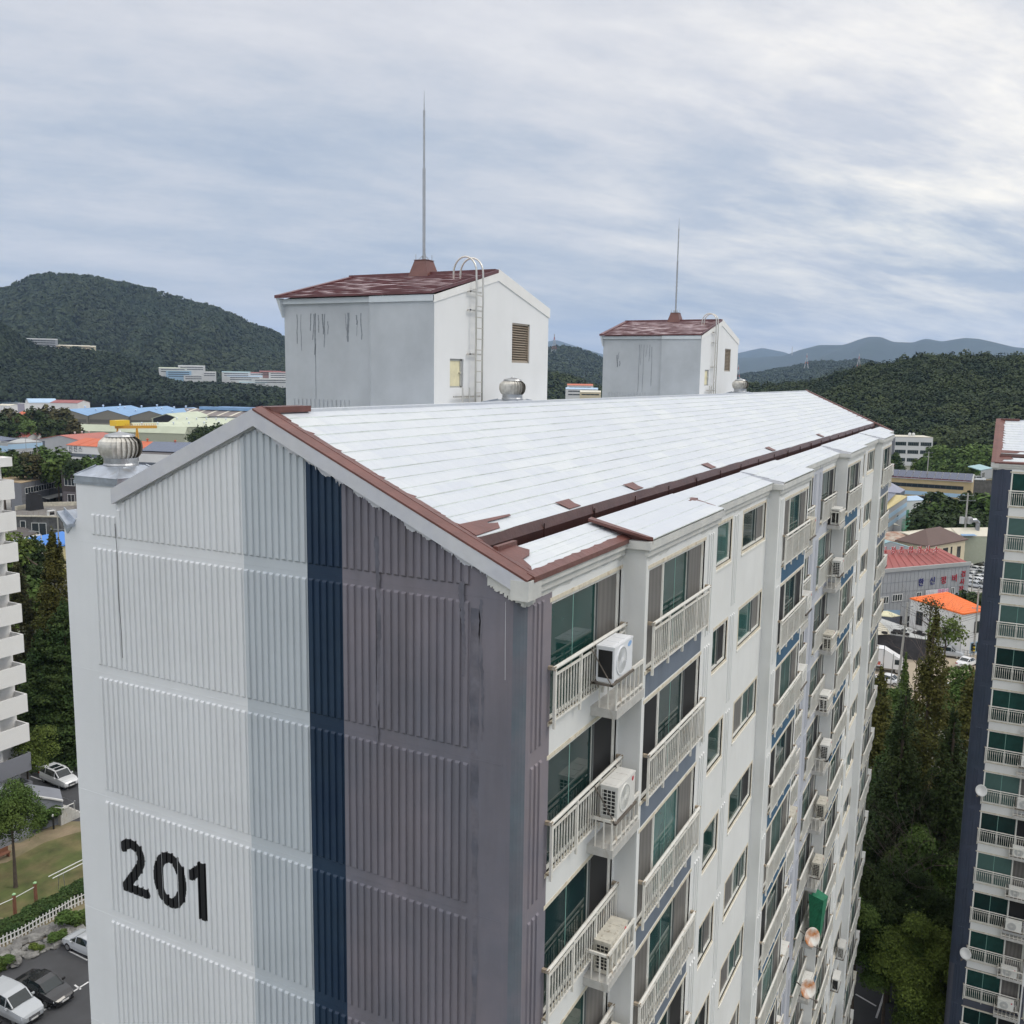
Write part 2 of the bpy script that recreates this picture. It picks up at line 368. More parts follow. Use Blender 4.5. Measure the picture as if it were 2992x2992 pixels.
def window_mesh(w, variant):
    """frame, glass and screen meshes of one window; x from 0 at its left edge, z = 0 at the joint level above, y = 0 at the wall face"""
    k, x0, x1, z1, z0 = w; X = x1 - x0; fr = MB(); gl = []; sc = []; t = .055
    fr.box(0, t, .03, .11, z0, z1); fr.box(X - t, X, .03, .11, z0, z1); fr.box(t, X - t, .03, .11, z1 - t, z1); fr.box(t, X - t, .03, .11, z0, z0 + t)
    if k in 'AD': cuts = [(t, 1.95, 's' if k == 'D' else 'g')] if False else None
    if k == 'A': seg = [(t, 1.93, 'g'), (1.98, X - t, 's')]; mids = [1.955]; bars = [.97]
    elif k == 'D': seg = [(t, X - 1.98, 's'), (X - 1.93, X - t, 'g')]; mids = [X - 1.955]; bars = [X - .97]
    elif k in 'BC': seg = [(t, .93, 's'), (.97, 2.52, 'g'), (2.60, X - t, 's')]; mids = [.95, 2.56]; bars = [1.75]
    elif k == 'W': seg = [(t, .30, 's'), (.34, X - t, 'g')] if variant % 2 == 0 else [(t, X * .5, 'g'), (X * .5 + .04, X - t, 's')]; mids = [.32 if variant % 2 == 0 else X * .5 + .02]; bars = []
    else: seg = [(t, X * .62, 'g'), (X * .62 + .04, X - t, 's')] if variant % 3 else [(t, X * .42, 's'), (X * .42 + .04, X * .72, 'g'), (X * .72 + .04, X - t, 'g')]; mids = [seg[0][1] + .02] + ([X * .72 + .02] if not variant % 3 else []); bars = []
    for m_ in mids: fr.box(m_ - .022, m_ + .022, .035, .10, z0 + t, z1 - t)
    for m_ in mids[-1:]: fr.box(m_ - .040, m_ - .024, .015, .09, z0 + t, z1 - t, 1)
    for a, b, s_ in seg:
        for (p, q) in ((a, a + .022), (b - .022, b)): fr.box(p, q, .05, .085, z0 + t, z1 - t)
        q_ = MB(); q_.box(a + .022, b - .022, .065, .072, z0 + t, z1 - t); (gl if s_ == 'g' else sc).append(q_)
    for b_ in bars: fr.box(b_ - .012, b_ + .012, .062, .085, z0 + t, z1 - t, 2)
    # stained sealing band on the wall round the frame
    s = .07
    fr.box(-s, X + s, -.006, .0, z1 + .0, z1 + s, 3); fr.box(-s, X + s, -.012, .03, z0 - s, z0, 3); 
    if k in 'WV': fr.box(-s, 0, -.006, .0, z0, z1, 3); fr.box(X, X + s, -.006, .0, z0, z1, 3); fr.box(-s - .02, X + s + .02, -.03, .0, z0 - .05 - s, z0 - s, 0)
    return fr, gl, sc
fgrey = mat('grey_sash_edge', (.16, .17, .17), .4)
barm = mat('pale_green_sash_bar', (.20, .38, .33), .3)
curt = curtainmat('drawn_curtain_glass', (.035, .095, .085), sc=2.2, lo=.55)
def window_set():
    S = {}
    for w in WINS:
        for v in range(6):
            fr, gl, sc = window_mesh(w, v)
            g = glass[glass_cyc[v]] if v != 3 else curt; s = screenb if v in (1, 4) and w[0] in 'ABCD' else screen
            if v == 3 and w[0] in 'ABCD': s = screen
            if v == 5 and w[0] in 'WV': s = screenb
            S[w[0], v] = (fr.mesh('window_frame', [wframe, fgrey, barm, sealm]), [q.mesh('window_pane', g) for q in gl], [q.mesh('window_screen', s) for q in sc])
    return S
def rail_mesh(X, ledge=False):
    m = MB(); zt, zb = -1.15, -2.06; y = -.10
    m.tube([(-.06, y, zt), (X + .06, y, zt)], .034, 8)
    m.box(0, X, y - .014, y + .014, zt - .135, zt - .10); m.box(0, X, y - .014, y + .014, zb + .02, zb + .05)
    n = max(2, round(X / .95)); 
    for i in range(n + 1):
        x = X * i / n; m.box(x - .022, x + .022, y - .022, y + .022, zb - .10, zt)
        m.box(x - .012, x + .012, y, .01, zb - .02, zb + .01, 1)
    nb = round(X / .115)
    for i in range(nb):
        x = X * (i + .5) / nb
        m.box(x - .0095, x + .0095, y - .0095, y + .0095, zb + .05, zt - .135)
        m.hexa([(x - .010, y - .010, zt - .40), (x + .010, y - .010, zt - .40), (x + .010, y + .010, zt - .40), (x - .010, y + .010, zt - .40),
                (x - .020, y - .006, zt - .24), (x + .020, y - .006, zt - .24), (x + .020, y + .006, zt - .24), (x - .020, y + .006, zt - .24)])
    for x in (-.03, X + .03): m.box(x - .03, x + .03, y - .03, .01, zt - .03, zt + .03, 1)
    return m.mesh('balcony_railing', [railm, rustend])
def ledge_mesh(X):
    """small ledge with a low railing for the outdoor unit; x 0..X, from the wall face out to y = -.47"""
    m = MB(); m.box(0, X, -.50, 0, -2.50, -2.34, 1)
    zt = -1.80
    m.box(0, X, -.49, -.45, zt - .03, zt + .03); m.box(0, .04, -.49, -.03, zt - .03, zt + .02); m.box(0, X, -.485, -.455, -2.26, -2.23)
    for i in range(7):
        x = .02 + (X - .06) * i / 6; m.box(x - .014, x + .014, -.484, -.456, -2.34, zt)
    for i in range(1, 3): m.box(.012, .032, -.49 + i * .16, -.465 + i * .16, -2.34, zt)
    return m.mesh('unit_ledge', [railm, slab])

def roof_rows(mb, x0, x1, ytop, ybot, z_of, mi=0, row=.30, step=.017, side=1, seed=1, dx=.8):
    """overlapping tile courses: each course is a slightly tilted strip whose lower edge stands proud of the next one"""
    r = random.Random(seed); n = int(round((ytop - ybot) / row)); nx = max(1, int((x1 - x0) / dx)); xs = [x0 + (x1 - x0) * i / nx for i in range(nx + 1)]
    for j in range(n):
        ya, yb = ytop - j * (ytop - ybot) / n, ytop - (j + 1) * (ytop - ybot) / n
        jit = [step + r.uniform(-.006, .008) for _ in xs]; jy = [r.uniform(-.008, .008) for _ in xs]
        for i in range(nx):
            a, b = xs[i], xs[i + 1]
            A_ = (a, side * ya if side == 1 else 10.2 - ya, z_of(ya) + .002); B_ = (b, side * ya if side == 1 else 10.2 - ya, z_of(ya) + .002)
            f = (lambda y: y) if side == 1 else (lambda y: 10.2 - y)
            Cc = (b, f(yb + jy[i + 1]), z_of(yb) + jit[i + 1]); D_ = (a, f(yb + jy[i]), z_of(yb) + jit[i])
            q = [A_, D_, Cc, B_] if side == 1 else [B_, Cc, D_, A_]
            mb.face(q, mi); lo = [(D_[0], D_[1], z_of(yb) - .01), (Cc[0], Cc[1], z_of(yb) - .01)]
            mb.face([D_, lo[0], lo[1], Cc] if side == 1 else [Cc, lo[1], lo[0], D_], mi + 1)
def roofmat(name, ca, cb, cc, rough, brick=(1.15, .30)):
    m = bpy.data.materials.new(name); m.use_nodes = True; t = m.node_tree; b = t.nodes['Principled BSDF']; b.inputs['Roughness'].default_value = rough
    tc = t.nodes.new('ShaderNodeTexCoord'); mp = t.nodes.new('ShaderNodeMapping'); t.links.new(tc.outputs['Object'], mp.inputs[0])
    br = t.nodes.new('ShaderNodeTexBrick'); br.inputs['Scale'].default_value = 1; br.inputs['Brick Width'].default_value = brick[0]; br.inputs['Row Height'].default_value = brick[1]
    br.inputs['Mortar Size'].default_value = .006; br.inputs['Mortar Smooth'].default_value = .6; br.inputs['Bias'].default_value = .1; br.offset = .37
    br.inputs['Color1'].default_value = ca + (1,); br.inputs['Color2'].default_value = cb + (1,); br.inputs['Mortar'].default_value = cc + (1,)
    t.links.new(mp.outputs[0], br.inputs['Vector'])
    def noi(mpv, sc, a, b_, lo, hi, col):
        q = t.nodes.new('ShaderNodeMapping'); q.inputs['Scale'].default_value = mpv; t.links.new(tc.outputs['Object'], q.inputs[0])
        n = t.nodes.new('ShaderNodeTexNoise'); n.inputs['Scale'].default_value = sc; n.inputs['Detail'].default_value = 6; n.inputs['Roughness'].default_value = .65; t.links.new(q.outputs[0], n.inputs['Vector'])
        r = t.nodes.new('ShaderNodeMapRange'); r.inputs[1].default_value = a; r.inputs[2].default_value = b_; r.inputs[3].default_value = lo; r.inputs[4].default_value = hi; t.links.new(n.outputs['Fac'], r.inputs[0])
        x = t.nodes.new('ShaderNodeMix'); x.data_type = 'RGBA'; t.links.new(r.outputs[0], x.inputs[0]); t.links.new(noi.cur, x.inputs[6]); x.inputs[7].default_value = col + (1,); noi.cur = x.outputs[2]; return n
    noi.cur = br.outputs['Color']
    noi((6, .8, 1), 1.3, .42, .68, 0, .55, tuple(min(1, c * 1.06) for c in ca))
    n = noi((1.2, 14, 1), 1.0, .55, .75, 0, .5, cc)
    noi((.25, .35, .3), 1.0, .42, .66, 0, .7, cb); noi((.9, 1.6, 1), 1.0, .5, .72, 0, .5, cb)
    t.links.new(noi.cur, b.inputs['Base Color'])
    bp = t.nodes.new('ShaderNodeBump'); bp.inputs['Strength'].default_value = .35; bp.inputs['Distance'].default_value = .02; t.links.new(n.outputs['Fac'], bp.inputs['Height']); t.links.new(bp.outputs[0], b.inputs['Normal'])
    return m
roofw = roofmat('white_tile_coating', (.585, .61, .62), (.50, .53, .58), (.44, .49, .48), .5)
roofw2 = mat('white_course_edge', (.66, .71, .67), .6, var=.25, vs=2, bump=.3)

def jag(a, b, depth, n, seed, axis, inset):
    r = random.Random(seed); return [(a + (b - a) * i / n, depth * (.35 + r.random() * .65) * (1 + .8 * (r.random() > .85))) for i in range(n + 1)]

def housing_block(name, label, root_loc, rz, nper, wins_on, pal, stripes, detail=True):
    bl = thing(name, label, 'apartment building', root_loc, rz)
    off = (0, 0, Z0); LX = PER * nper; mats = [white, pal[0], slate, bluep, lilac, baseg, whiteg, greyb, navy, pal[1], pal[4] if len(pal) > 4 else pal[0], pal[5] if len(pal) > 5 else pal[0]]
    P = dict(white=0, strip=11, lilac=4, base=5, side=pal[2], spand=pal[3])
    mb = MB(off); wall_front(mb, nper, wins_on, P)
    # rounded corner to the gable
    rad, ns = .30, 8; cen = (rad, rad)
    cor = [(rad - rad * math.sin(R(90) * i / ns), rad - rad * math.cos(R(90) * i / ns)) for i in range(ns + 1)]
    for ci, ((xa, ya), (xb, yb)) in enumerate(zip(cor, cor[1:])):
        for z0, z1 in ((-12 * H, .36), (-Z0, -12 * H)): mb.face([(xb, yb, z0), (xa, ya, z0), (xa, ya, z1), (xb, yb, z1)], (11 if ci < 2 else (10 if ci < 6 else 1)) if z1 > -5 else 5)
    # far gable, back wall
    mb.face([(LX, 0, -Z0), (LX, 10.2, -Z0), (LX, 10.2, .46), (LX, 5.1, 2.7), (LX, 0, .46)], 0)
    mb.face([(LX, 10.2, -Z0), (0, 10.2, -Z0), (0, 10.2, .46), (LX, 10.2, .46)], 0)
    mb.build('front_wall', mats, bl)
    # gable wall with ribbed relief
    g = MB(off); ys = [rad] + [s[0] for s in stripes[1:]] + [10.2]
    cols = [s[1] for s in stripes]
    segs = []
    for a, b, c in zip(ys, ys[1:], cols):
        if a < 5.1 < b: segs += [(a, 5.1, c), (5.1, b, c)]
        else: segs.append((a, b, c))
    for a, b, c in segs: g.face([(0, b, -Z0), (0, a, -Z0), (0, a, rake(a) - .1), (0, b, rake(b) - .1)], c)
    if detail:
        y0, y1 = .90, 9.40; nr = 59; pitch = (y1 - y0) / nr
        for i in range(nr):
            c = y0 + pitch * (i + .5)
            mi = next(cc for (a, b, cc) in segs if a <= c < b)
            for k in range(-1, NF):
                z0 = -(k + 1) * H + .24
                if k == -1:
                    if rake(c) - .30 < z0 + .12: continue
                    top = (lambda a, c=c: min(rake(a) - .27 if c < 9.0 else 99, 2.6 if c < 8.6 else .80))
                    if c > 8.62: top = lambda a: .66
                    rib(g, 'g', c, 0, z0, 0, w=.096, d=.032, mi=mi, top=top)
                else: rib(g, 'g', c, 0, z0, -k * H, w=.096, d=.032, mi=mi)
        # thin day-joint lines in the band between the floors
        for k in range(0, NF):
            for (a, b, c) in segs: g.box(-.0035, 0, a + .001, b - .001, -k * H + .085, -k * H + .097, c)
    g.build('gable_wall', mats, bl)
    # rake boards
    for s in (0, 1):
        f = (lambda y: y) if s == 0 else (lambda y: 10.2 - y)
        yend = -.12 if s == 0 else 1.53
        rk = MB(off); n = 14
        yl = [5.1 + (yend - 5.1) * i / n for i in range(n + 1)]
        for a, b in zip(yl, yl[1:]):
            za, zb = rake(a) if a >= 0 else .46 + SL * a, rake(b) if b >= 0 else .46 + SL * b
            if s == 1 and b < 1.45: 
                pass
            rk.hexa([(-.12, f(a), za - .24), (.0, f(a), za - .24), (.0, f(b), zb - .24), (-.12, f(b), zb - .24), (-.12, f(a), za + .05), (0, f(a), za + .05), (0, f(b), zb + .05), (-.12, f(b), zb + .05)])
        # ragged skirt of coating that ran down over the wall paint
        r = random.Random(5 + s); m = 330
        pts = [(5.1 + (yend + .15 - 5.1) * i / m) for i in range(m + 1)]; dep = [max(.01, .05 + .03 * math.sin(q * 7.3) + .025 * math.sin(q * 19 + 1) + .035 * r.random() + (.07 * r.random() if r.random() > .92 else 0)) * (1 if s == 0 else .45) for q in pts]
        for i in range(m):
            a, b = pts[i], pts[i + 1]; xx = -.034
            rk.face([(xx, f(a), rake(max(a, 0)) - .22), (xx, f(a), rake(max(a, 0)) - .24 - dep[i]), (xx, f(b), rake(max(b, 0)) - .24 - dep[i + 1]), (xx, f(b), rake(max(b, 0)) - .22)], 1)
        rk.build('rake_board', [coat, coat], bl)
    # roof
    rf = MB(off)
    roof_rows(rf, .30, LX - .25, 5.1, 1.0, rake, 0, seed=3)
    roof_rows(rf, .30, LX - .25, 5.1, -.05, rake, 0, side=2, seed=4, dx=6)
    rf.box(.1, LX - .1, 5.0, 5.20, 2.68, 2.765, 0)
    # lower strip outside the gutter, one plane per bay, rising to each projecting bay
    zlip = .715
    for per in range(nper):
        for bi, (x0, x1, yf, bk) in enumerate(BAYS):
            a, b = x0 + per * PER, x1 + per * PER
            if bi == 0 and per == 0: a += .30
            lift = {0: 0, 1: .035, 2: .02, 3: .045, 4: 0}[bi]
            ye = yf - .12; yt = .66; nrow = 3; nx = max(2, int((b - a) / 1.2))
            for j in range(nrow):
                ya, yb = yt + (ye - yt) * j / nrow, yt + (ye - yt) * (j + 1) / nrow
                za, zb = zlip + lift + (.46 - zlip) * j / nrow + .0, zlip + lift + (.46 - zlip) * (j + 1) / nrow + .012
                for i in range(nx):
                    p, q = a + (b - a) * i / nx, a + (b - a) * (i + 1) / nx
                    rf.face([(p, ya, za), (p, yb, zb), (q, yb, zb), (q, ya, za)], 0)
                    rf.face([(p, yb, zb), (p, yb, zb - .02), (q, yb, zb - .02), (q, yb, zb)], 1)
            rf.face([(a, yt, zlip + lift), (b, yt, zlip + lift), (b, yt, .5), (a, yt, .5)], 2)
            for X, sgn in ((a, 1), (b, -1)):
                q = [(X, yt, zlip + lift), (X, yt, .45), (X, ye, .40), (X, ye, .46 + lift)]
                rf.face(q if sgn == 1 else q[::-1], 2 if per == 0 and bi == 1 and X == a else 3)
    rf.build('roof', [roofw, roofw2, tar, coat], bl)
    # gutter
    gu = MB(off); r = random.Random(9); nseg = int(LX / 2.2)
    for i in range(nseg):
        a, b = .30 + (LX - .6) * i / nseg, .30 + (LX - .6) * (i + 1) / nseg; j0, j1 = r.uniform(-.012, .012), r.uniform(-.012, .012)
        gu.face([(a, 1.0, rake(1.0) + .02), (b, 1.0, rake(1.0) + .02), (b, .93 + j1, .76), (a, .93 + j0, .76)][::-1], 0)
        gu.face([(a, .93 + j0, .76), (b, .93 + j1, .76), (b, .95, .44), (a, .95, .44)][::-1], 1)
        gu.face([(a, .95, .44), (b, .95, .44), (b, .66, .44), (a, .66, .44)][::-1], 1)
        gu.box(b - .006, b + .006, .915, .935, .50, .86, 1)
    gu.build('gutter', [mat('gutter_brown', (.078, .034, .028), .45, var=.2, vs=2.5, bump=.4, bs=7), tard], bl)
    # brown flashings
    for s in (0, 1):
        fl = MB(off)
        f = (lambda y: y) if s == 0 else (lambda y: 10.2 - y)
        yend = -.12 if s == 0 else 1.53; n = 26; r = random.Random(2)
        yl = [5.1 + (yend - 5.1) * i / n for i in range(n + 1)]
        for i, (a, b) in enumerate(zip(yl, yl[1:])):
            za, zb = [(.46 + SL * t) for t in (a, b)]
            xo = -.125 if s == 0 else .0; fl.hexa([(xo, f(a), za + .02), (.12, f(a), za + .02), (.12, f(b), zb + .02), (xo, f(b), zb + .02), (xo, f(a), za + .056), (.10, f(a), za + .085), (.10, f(b), zb + .085), (xo, f(b), zb + .056)])
            if s == 0 and .66 < a < 1.0: w = .30
            else: w = .33 + .06 * r.random()
            fl.hexa([(.10, f(a), za - .02), (w, f(a), za - .02), (w, f(b), zb - .02), (.10, f(b), zb - .02), (.10, f(a), za + .092), (w, f(a), za + .030), (w, f(b), zb + .030), (.10, f(b), zb + .092)])
        fl.build('rake_flashing', tar, bl)
    for j in range(14):                      # a little tooth of brown at the end of every course
        y = 5.1 - (j + 1) * 4.1 / 14; w = (.03 + .14 * rng.random() ** 1.6) * (1 if j < 9 else 1.6)
        if y < 1.05: continue
        fl = MB(off); fl.prism([(.30, y + .01, rake(y) + .03), (.34 + w, y + .012, rake(y) + .032), (.30, y + .13, rake(y) + .095)], (0, 0, .006)); fl.build('course_end', tar, bl)
    fl = MB(off); fl.box(.15, 1.18, 4.93, 5.27, 2.72, 2.825); fl.build('ridge_cap', tar, bl)
    def patch(pts, z=.03):
        fl = MB(off); fl.prism([(x, y, rake(y) + z) for x, y in pts], (0, 0, .01)); fl.build('brown_patch', tar, bl)
    patch([(.34, 1.02), (1.15, 1.04), (1.30, 1.16), (1.02, 1.20), (1.10, 1.24), (1.90, 1.24), (1.93, 1.28), (.34, 1.34)], .032)
    for x in (3.75, 7.25, 13.2, 20.8, 30.5):
        if x < LX: patch([(x + .1, 1.02), (x + .62, 1.02), (x + .55, 1.12), (x + .60, 1.27), (x, 1.27), (x + .04, 1.2)], .034)
    for x in (8.62, 17.5):
        if x < LX and nper > 1:
            fl = MB(off); fl.box(x - .05, x + .55, .14, .30, .60, .655); fl.prism([(x + .12, .2, .648), (x + .36, .2, .648), (x + .42, -.32, .505), (x + .14, -.32, .505)], (0, 0, .02)); fl.build('brown_patch', tar, bl)
    # front edge of the first bay, ragged
    fl = MB(off)
    r = random.Random(31); n = 34; xs = [.05 + 3.95 * i / n for i in range(n + 1)]; dd = [.10 + .06 * r.random() for _ in xs]
    for i in range(n):
        a, b = xs[i], xs[i + 1]
        fl.hexa([(a, -.15, .40), (b, -.15, .40), (b, -.12 + dd[i + 1], .485), (a, -.12 + dd[i], .485), (a, -.15, .485), (b, -.15, .485), (b, -.12 + dd[i + 1], .54), (a, -.12 + dd[i], .54)])
    fl.build('eave_flashing', tar, bl); fl = MB(off)
    fl.prism([(.30, .66, .75), (.86, .66, .765), (.88, .52, .72), (1.0, .42, .67), (.84, .34, .63), (.52, .30, .62), (.46, .12, .53), (.30, .02, .50)], (0, 0, .02))
    fl.box(.28, .92, .60, .68, .62, .83)
    fl.build('brown_patch', tar, bl); fl = MB(off)
    # raised step where the second bay starts
    fl.prism([(4.05, .66, .76), (4.05, -.57, .48), (3.93, -.50, .50), (3.80, .62, .76)], (0, 0, .05))
    fl.build('step_flashing', tar, bl); fl = MB(off)
    # far rake
    for i in range(12):
        a, b = 5.1 - 5.2 * i / 12, 5.1 - 5.2 * (i + 1) / 12; za, zb = .46 + SL * a, .46 + SL * b
        fl.hexa([(LX - .28, a, za), (LX + .12, a, za), (LX + .12, b, zb), (LX - .28, b, zb), (LX - .25, a, za + .09), (LX + .12, a, za + .07), (LX + .12, b, zb + .07), (LX - .25, b, zb + .09)])
    for j in range(14):
        y = 5.1 - (j + 1) * 4.1 / 14
        if y > 1.05: fl.box(LX - .28 - (.35 if j < 10 else .9), LX - .25, y + .0, y + .04, rake(y) + .01, rake(y) + .04)
    fl.build('far_rake_flashing', tar, bl)
    # coated cornice of every bay
    co = MB(off); r = random.Random(17)
    for per in range(nper):
        for bi, (x0, x1, yf, bk) in enumerate(BAYS):
            a, b = x0 + per * PER, x1 + per * PER
            if per == 0 and bi == 0: a = 0.02
            prev = BAYS[bi - 1][2]; nx_ = BAYS[(bi + 1) % 5][2]
            a2, b2 = (a - .11 if yf < prev else a), (b + .11 if yf < nx_ else b)
            co.box(a2, b2, yf - .115, yf - .001, .30, .455, 0); co.box(a2 + .05, b2 - .05, yf - .06, yf - .002, .17, .30, 0)
            if yf < prev: co.box(a - .112, a - .002, yf - .112, prev - .10, .302, .456, 0)
            if yf < nx_: co.box(b + .002, b + .112, yf - .112, nx_ - .10, .302, .456, 0)
            n = int((b - a) / .16)
            if per == 0: xs = [a + (b - a) * i / n for i in range(n + 1)]; dd = [.02 + .05 * r.random() + .05 * (math.sin(x * 1.7) > .2) for x in xs]
            if per == 0:
                for i in range(n): co.face([(xs[i], yf - .004, .18), (xs[i], yf - .004, .17 - dd[i]), (xs[i + 1], yf - .004, .17 - dd[i + 1]), (xs[i + 1], yf - .004, .18)], 0)
    # lumpy wrapped end at the street corner
    co.prism([(-.13, -.14, .44), (.30, -.14, .44), (.30, .16, .44), (-.13, .16, .44)], (0, 0, -.30), 0)
    n = 26
    for i in range(n):
        a, b = -.02 + .34 * i / n, -.02 + .34 * (i + 1) / n; d = .16 + .10 * r.random()
        co.box(a, b, -.035, .02, .14 - d * .5, .15, 0); 
        a, b = -.02 + .62 * i / n, -.02 + .62 * (i + 1) / n; co.box(-.036, .01, a, b, .16 + SL * b * .9 - d * .55, .235 + SL * b, 0)
    co.build('cornice', creamc, bl)
    return bl

block = housing_block('apartment_building', 'tall white apartment block with ribbed mauve, navy and white gable numbered 201', (0, 0, 0), 0, 2, lambda p, b: True,
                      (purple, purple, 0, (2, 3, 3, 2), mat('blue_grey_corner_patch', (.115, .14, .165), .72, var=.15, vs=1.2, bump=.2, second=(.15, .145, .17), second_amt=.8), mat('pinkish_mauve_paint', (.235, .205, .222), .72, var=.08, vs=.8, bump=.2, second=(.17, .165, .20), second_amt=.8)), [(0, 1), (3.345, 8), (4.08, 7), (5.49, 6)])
WSET = window_set()
RAILS = {'A': rail_mesh(3.05), 'D': rail_mesh(3.05), 'B': rail_mesh(3.66), 'C': rail_mesh(3.66)}
RAILX = {'A': .94, 'D': 20.16, 'B': 4.33, 'C': 15.87}
LEDGE = ledge_mesh(1.38)
vr = random.Random(21)
VAR = {('A', 0, 0): 0, ('A', 0, 1): 4, ('A', 0, 2): 1, ('B', 0, 0): 0, ('B', 0, 1): 4, ('B', 0, 2): 2, ('B', 0, 3): 0, ('W', 0, 0): 2, ('W', 0, 1): 5, ('W', 0, 2): 0, ('V', 0, 0): 1, ('V', 0, 1): 2, ('V', 0, 2): 3,
       ('A', 0, 3): 5, ('A', 1, 0): 4, ('B', 1, 0): 4, ('C', 0, 0): 5}
def merged(items, name, parent):
    V, F, MI, ms = [], [], [], []
    for me, loc in items:
        n = len(V); V += [(v.co.x + loc[0], v.co.y + loc[1], v.co.z + loc[2]) for v in me.vertices]
        idx = []
        for m in me.materials:
            if m not in ms: ms.append(m)
            idx.append(ms.index(m))
        for p in me.polygons: F.append(tuple(n + i for i in p.vertices)); MI.append(idx[p.material_index])
    me = bpy.data.meshes.new(name); me.from_pydata(V, [], F); [me.materials.append(m) for m in ms]; me.polygons.foreach_set('material_index', MI); me.update()
    return put(name, me, parent, kind='stuff')
def put_windows(bl, nper, only=None, bays=None):
    low = {'window': [], 'railing': [], 'ledge': []}; NI = 12 if nper > 1 else NF
    for per in range(nper):
        for w in WINS:
            yf = BAYS[BAYOF[w[0]]][2]
            if bays and w[0] not in bays: continue
            for k in range(NF):
                v = VAR.get((w[0], per, k), vr.choice([0, 1, 2, 3, 4, 5])) if only is None else only(w[0], k)
                if w[0] in 'ABCD' and v == 2 and vr.random() < .5 and (w[0], per, k) not in VAR: v = 0
                fr, gl, sc = WSET[w[0], v]; small = w[0] in 'WV'
                if k >= NI: low['window'] += [(q, (w[1] + per * PER, yf, Z0 - k * H)) for q in [fr] + gl + sc]; continue
                o = put('small_window' if small else 'balcony_window', fr, bl, (w[1] + per * PER, yf, Z0 - k * H))
                [put('pane', q, o) for q in gl]; [put('screen', q, o) for q in sc]
            if w[0] in RAILS and not (bays and w[0] not in bays):
                for k in range(NF):
                    lc = (RAILX[w[0]] + per * PER, yf, Z0 - k * H)
                    if k < NI: put('balcony_railing', RAILS[w[0]], bl, lc)
                    else: low['railing'].append((RAILS[w[0]], lc))
            if w[0] == 'A':
                for k in range(NF): put('unit_ledge', LEDGE, bl, (2.67 + per * PER, 0, Z0 - k * H))
            if w[0] == 'D':
                for k in range(NF): put('unit_ledge', LEDGE, bl, (19.65 + per * PER, 0, Z0 - k * H))
    for a, b in (('window', 'lower_windows'), ('railing', 'lower_railings')):
        if low[a]: merged(low[a], b, bl)
put_windows(block, 2)

# the painted number, laid over ribs and grooves
black = mat('black_number_paint', (.006, .006, .009), .6, var=.2)
def seg_d(p, a, b):
    ax, ay = a; bx, by = b; dx, dy = bx - ax, by - ay; t = max(0, min(1, ((p[0] - ax) * dx + (p[1] - ay) * dy) / (dx * dx + dy * dy + 1e-9)))
    return math.hypot(p[0] - ax - t * dx, p[1] - ay - t * dy)
def arc(cx, cy, rx, ry, a0, a1, n=14): return [(cx + rx * math.cos(R(a0 + (a1 - a0) * i / n)), cy + ry * math.sin(R(a0 + (a1 - a0) * i / n))) for i in range(n + 1)]
G2 = (arc(.30, .80, .27, .25, 158, -25, 16)[1:] + [(.44, .52), (.12, .12)], [(.09, .09), (.68, .09)])
G0 = (arc(.37, .575, .29, .475, 0, 360, 40),)
G1 = ([(.34, 1.12), (.34, .0)], [(.06, .84), (.30, 1.02)])
def digit(strokes, y_left, zbase, wd, sx, clipz=(0, 1.15)):
    mb = MB((0, 0, Z0)); nr = 59; y0, y1 = .90, 9.40; pitch = (y1 - y0) / nr; cw = .0122
    u = -.02
    while u < .85:
        y = y_left - u * sx; uc = u + cw / 2; yc = y_left - uc * sx; ph = ((yc - y0) / pitch) % 1.0; dd = abs(ph - .5) * pitch
        dep = .036 if dd < .049 else .004; wob = .012 if dep < .01 else 0
        run = None; z = clipz[0]
        while z <= clipz[1] + .01:
            ins = clipz[0] <= z <= clipz[1] and any(seg_d((uc, z), a, b) < wd / 2 + wob for st in strokes for a, b in zip(st, st[1:]))
            if ins and run is None: run = z
            if (not ins) and run is not None:
                a, b = y, y - cw * sx - .0006
                mb.box(-dep, -.0005, b, a, zbase + run - wob * .6, zbase + z); run = None
            z += .01
        u += cw
    return mb
num = thing('building_number', 'black painted number 201 on the ribbed white gable', 'number')
digit(G2, 8.97, -7.0, .20, 1.02).build('digit', black, num); digit(G0, 8.03, -7.0, .20, 1.14).build('digit', black, num); digit(G1, 7.09, -7.0, .20, 1.0, (0, 1.17)).build('digit', black, num)
# damp run marks on the mauve part of the gable
r = random.Random(77); stg = mat('damp_run_mark', (.100, .103, .128), .7, var=.3, vs=2.5, second=(.15, .142, .165), second_amt=.9)
for y, z1, z0, w, lb in ((.80, -.10, -7.5, .085, 'broad dark damp mark running down beside the last rib of the gable'), (.70, .05, -2.2, .035, 'narrow damp mark right of the broad one'), (2.62, .85, -2.6, .05, 'dark damp mark through the ribs in the middle of the mauve part'), (1.02, .3, -1.2, .05, 'short damp mark over the last rib under the eave')):
    m_ = MB((0, 0, Z0)); n = 40; pr = None
    for i in range(n + 1):
        f_ = i / n; z = z1 + (z0 - z1) * f_; c_ = y + .03 * math.sin(f_ * 5 + y) + r.uniform(-.012, .012); ww = w * (1 - .55 * f_) * (.7 + .5 * r.random()); dx = .034 if y > .9 else .0025
        cur = ((-dx, c_ - ww, z), (-dx, c_ + ww, z))
        if pr: m_.face([pr[0], pr[1], cur[1], cur[0]])
        pr = cur
    tag(m_.build('damp_mark', stg), lb, 'stain', 'damp marks on the gable')
